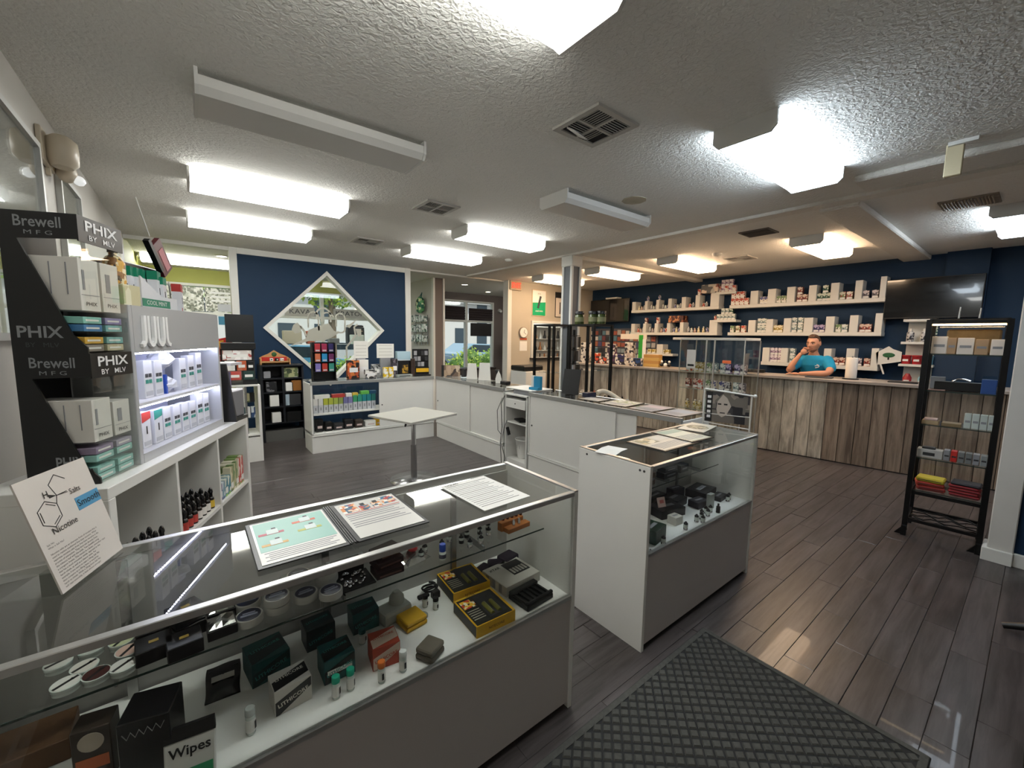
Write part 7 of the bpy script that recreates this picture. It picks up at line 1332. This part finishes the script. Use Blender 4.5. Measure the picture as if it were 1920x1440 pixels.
for s_, x_ in ((1, -.04), (-1, -.12)): B().bx(x_ - .12, x_ + .14, s_ * .115 - .045, s_ * .115 + .045, 0, .085).build('shoe', BLACK, per, .03, 3)

# ---------------------------------------------------------------- lime room and street outside
for i, (x, z, w_, h, m_, tx, lb) in enumerate(((2.02, 2.13, .62, .2, WPAINT, 'KAVA', 'white window banner lettered KAVA'), (3.14, 2.10, .8, .2, WPAINT, 'KRATOM', 'white window banner lettered KRATOM'))):
    t = E('window_banner', (x, 10.434, 2.045), 0, lb, 'banner', 'window banners'); B().bx(-w_ / 2, w_ / 2, 0, .006, 0, h).build('banner', FROST('banner_pale', '#d8d2cc'), t); TX(tx, t, (0, -.001, .05), X, Z, .15, M('banner_ink', '#2c2c38', .5), wide=1.15)
FILM = PR('film_print', ['#8a8c80', '#d8d8d0', '#6c7064', '#c0c2b8', '#e8e8e4'], 26)
for i, (x0, x1, z0, z1, lb) in enumerate(((-.42, .28, 2.06, 2.53, 'speckled frosted film on the top left of the street window'), (.3, .8, 2.06, 2.53, 'speckled frosted film beside the opening on the street window'), (-.42, .42, .62, 1.96, 'grey frosted film on the lower left of the street window'))):
    t = E('window_film', ((x0 + x1) / 2, 10.43, z0), 0, lb, 'film', 'window films'); B().bx(-(x1 - x0) / 2, (x1 - x0) / 2, 0, .004, 0, z1 - z0).build('film', FILM if i < 2 else M('film_grey', '#8d8a8a', .6), t)
    if i == 1:
        for k_ in range(3): B().bx(-.15, .2, -.002, -.0005, .2 + k_ * .08, .24 + k_ * .08).build('white_letters', LWHITE, t)
        B().bx(-.05, .2, -.002, -.0005, .01, .16).build('pale_sign', M('pale_sign', '#b4b6bc', .5), t)
simple('blue_poster', .5, .78, 10.40, 10.41, 1.80, 1.97, M('poster_blue', '#3a7a98', .5), 'blue and white poster on the street window', 'poster')
for i, (x, y, w_, h, z, m_, lb) in enumerate(((1.62, 9.2, .33, .26, 1.44, M('kraft', '#b0a894', .6), 'pale cardboard box behind the diamond window'), (1.96, 9.25, .14, .26, 1.44, M('rust_jug', '#a8553a', .5), 'rust coloured jug behind the diamond window'), (2.4, 9.2, .2, .12, 1.44, M('grey_carton', '#6c7070', .4), 'grey carton behind the diamond window'), (2.86, 9.25, .36, .36, 1.44, M('dark_machine', '#2a3238', .5), 'dark drinks machine behind the diamond window'), (2.84, 9.06, .26, .2, 1.44, M('pale_label', '#c8d4cc', .5), 'pale label panel before the drinks machine'))):
    simple('back_room_item', x - w_ / 2, x + w_ / 2, y - .08, y + .08, z, z + h, m_, lb, 'box', None, .01)
tag(B().bx(1.2, 3.9, 9.0, 9.45, .72, .78).bx(1.25, 3.85, 9.1, 9.4, 0, .72).build('bar_counter', M('bar_sage', '#7f8f86', .5)), 'sage bar counter in the back room behind the diamond window', 'counter')
t = E('bar_shelf', (2.3, 9.2, .7805), 0, 'glass shelf on slim posts on the back room bar', 'shelf'); B().bx(-1.1, 1.1, -.2, .2, .645, .655).build('glass_shelf', GLS, t)
for a_ in (-1.05, 1.05): B().cyl((a_, 0, 0), (a_, 0, .645), .012).build('post', STEEL, t)
simple('pale_monitor', 2.7, 3.03, 9.2, 9.3, 1.805, 1.84, DARKG, 'thin dark shelf on the drinks machine', 'shelf')
# exterior
ASPH = M('asphalt', '#8a8a88', .9, noise=.1, nscale=3)
S(B().bx(-40, 60, 10.58, 70, -.3, -.14).build('ground', ASPH), 'sunlit parking lot outside')
S(B().bx(-40, 60, 10.58, 12.0, -.14, -.06).build('sidewalk', M('concrete', '#b9b6ae', .85, noise=.08, nscale=4)), 'pale concrete walkway outside')
bd = E('building', (8, 42, -.14), 0, 'long white building across the parking lot', 'building'); WB = M('white_building', '#dcdad6', .7)
B().bx(-45, 45, 0, 8, 0, 6.5).build('wall', WB, bd); B().bx(-45, 45, -.8, 0, 5.6, 6.8).build('fascia', M('fascia', '#b9b8b6', .6), bd)
wn = B().bx(-.7, .7, -.06, -.001, .3, 2.6).mesh('window', M('dark_glazing', '#3c4a54', .15))
for i in range(30):
    o = bpy.data.objects.new('window', wn); col.objects.link(o); o.parent = bd; o.location = (-43 + i * 3, 0, .2)
    if i % 3 == 0: o2 = o.copy(); col.objects.link(o2); o2.parent = bd; o2.location = (-43 + i * 3, 0, 3.0)
def car(x, y, rz, c_, label):
    t = E('car', (x, y, -.14), rz, label, 'car', 'parked cars'); m_ = M('car' + c_, c_, .25, coat=1.0)
    B().prism([(-2.2, .3), (2.2, .3), (2.25, .62), (2.1, .8), (1.2, .93), (.65, 1.38), (-.95, 1.42), (-1.75, .95), (-2.2, .88)], (0, -.85, 0), X, Z, Y, 1.7).build('car_body', m_, t, .06, 2)
    B().prism([(1.08, .94), (.6, 1.32), (-.9, 1.36), (-1.55, .96)], (0, -.865, 0), X, Z, Y, 1.73).build('side_windows', M('car_glass', '#26343c', .1), t)
    for a in (-1.4, 1.4):
        for b_ in (-.86, .66): B().cyl((a, b_, .33), (a, b_ + .2, .33), .33, n=18).build('wheel', BLACK, t)
for x, y, a, c_, lb in ((8.2, 18.5, 15, '#5c7284', 'slate blue parked car outside the side window'), (13.2, 20.5, 10, '#8fb0c4', 'pale blue parked car behind the hedge'), (3.0, 17.5, 0, '#4f8fb0', 'bright blue parked car seen through the diamond'), (7.0, 26, 0, '#c8cacc', 'silver parked car further off'), (-2, 18, 0, '#7a8a92', 'grey parked car outside the lime room')): car(x, y, R(a), c_, lb)
LEAFS = [M('leaf%d' % i, c_, .55) for i, c_ in enumerate(('#86a832', '#a8bc3e', '#557a2a'))]
def bush(x, y, rx, ry, h, label, k_, n=420, seed=1, z=-.1, cat='bush', grp='hedge bushes outside'):
    t = E('bush', (x, y, z), 0, label, cat, grp); g = random.Random(seed); b = B()
    for _ in range(n):
        a, u = g.uniform(0, 6.283), g.uniform(-1, 1); q = math.sqrt(1 - u * u); rr = g.uniform(.75, 1.05); c_ = Vector((rx * q * math.cos(a) * rr, ry * q * math.sin(a) * rr, h * .5 + h * .5 * u * rr)); d = Vector((g.uniform(-1, 1), g.uniform(-1, 1), g.uniform(-.3, 1))).normalized(); s_ = g.uniform(.05, .1); o_ = d.orthogonal().normalized() * s_ * .5
        b.add([c_, c_ + d * s_ * .5 + o_, c_ + d * s_ * 1.2, c_ + d * s_ * .5 - o_], [(0, 1, 2, 3)])
    f = b.build('foliage', LEAFS[k_], t); f['kind'] = 'stuff'; B().ball((0, 0, h * .5), 1, 12, 8, (rx * .8, ry * .8, h * .42)).build('core', LEAFS[2], t); B().cyl((0, 0, 0), (0, 0, h * .4), .04).build('stem', M('stem_brown', '#5a4632', .8), t)
for i in range(9): bush(-1.2 + i * 1.25, 12.6 + .15 * (i % 2), .57, .5, .95 + .15 * (i % 3), '%s hedge bush from the left outside the windows' % ORD[i], i % 2, seed=i)
for i in range(3): bush(8.9 + i * 1.35, 14.2, .6, .6, 1.35, '%s taller bush from the left beyond the side window hedge' % ORD[i], (i + 1) % 2, seed=20 + i)
for i, (x, y, h) in enumerate(((1.2, 15.5, 5.0), (4.2, 16.5, 5.5), (6.3, 24, 6.0))):
    t = E('tree', (x, y, -.14), 0, '%s street tree from the left outside' % ORD[i], 'tree', 'street trees'); B().cyl((0, 0, 0), (.05, 0, h * .6), .12, .07).build('trunk', M('bark', '#7a6a58', .9), t); g = random.Random(40 + i); b = B()
    for _ in range(900):
        a, u = g.uniform(0, 6.283), g.uniform(-1, 1); q = math.sqrt(1 - u * u); rr = g.uniform(.3, 1); c_ = Vector((1.5 * q * math.cos(a) * rr, 1.5 * q * math.sin(a) * rr, h * .72 + 1.3 * u * rr)); d = Vector((g.uniform(-1, 1), g.uniform(-1, 1), g.uniform(-1, 1))).normalized(); s_ = g.uniform(.1, .2); o_ = d.orthogonal().normalized() * s_ * .5; b.add([c_, c_ + d * s_ * .5 + o_, c_ + d * s_ * 1.2, c_ + d * s_ * .5 - o_], [(0, 1, 2, 3)])
    b.build('foliage', LEAFS[i % 3], t)['kind'] = 'stuff'
for n_ in [o for o in bpy.data.objects if o.type == 'MESH' and not o.data.polygons]: bpy.data.objects.remove(n_)
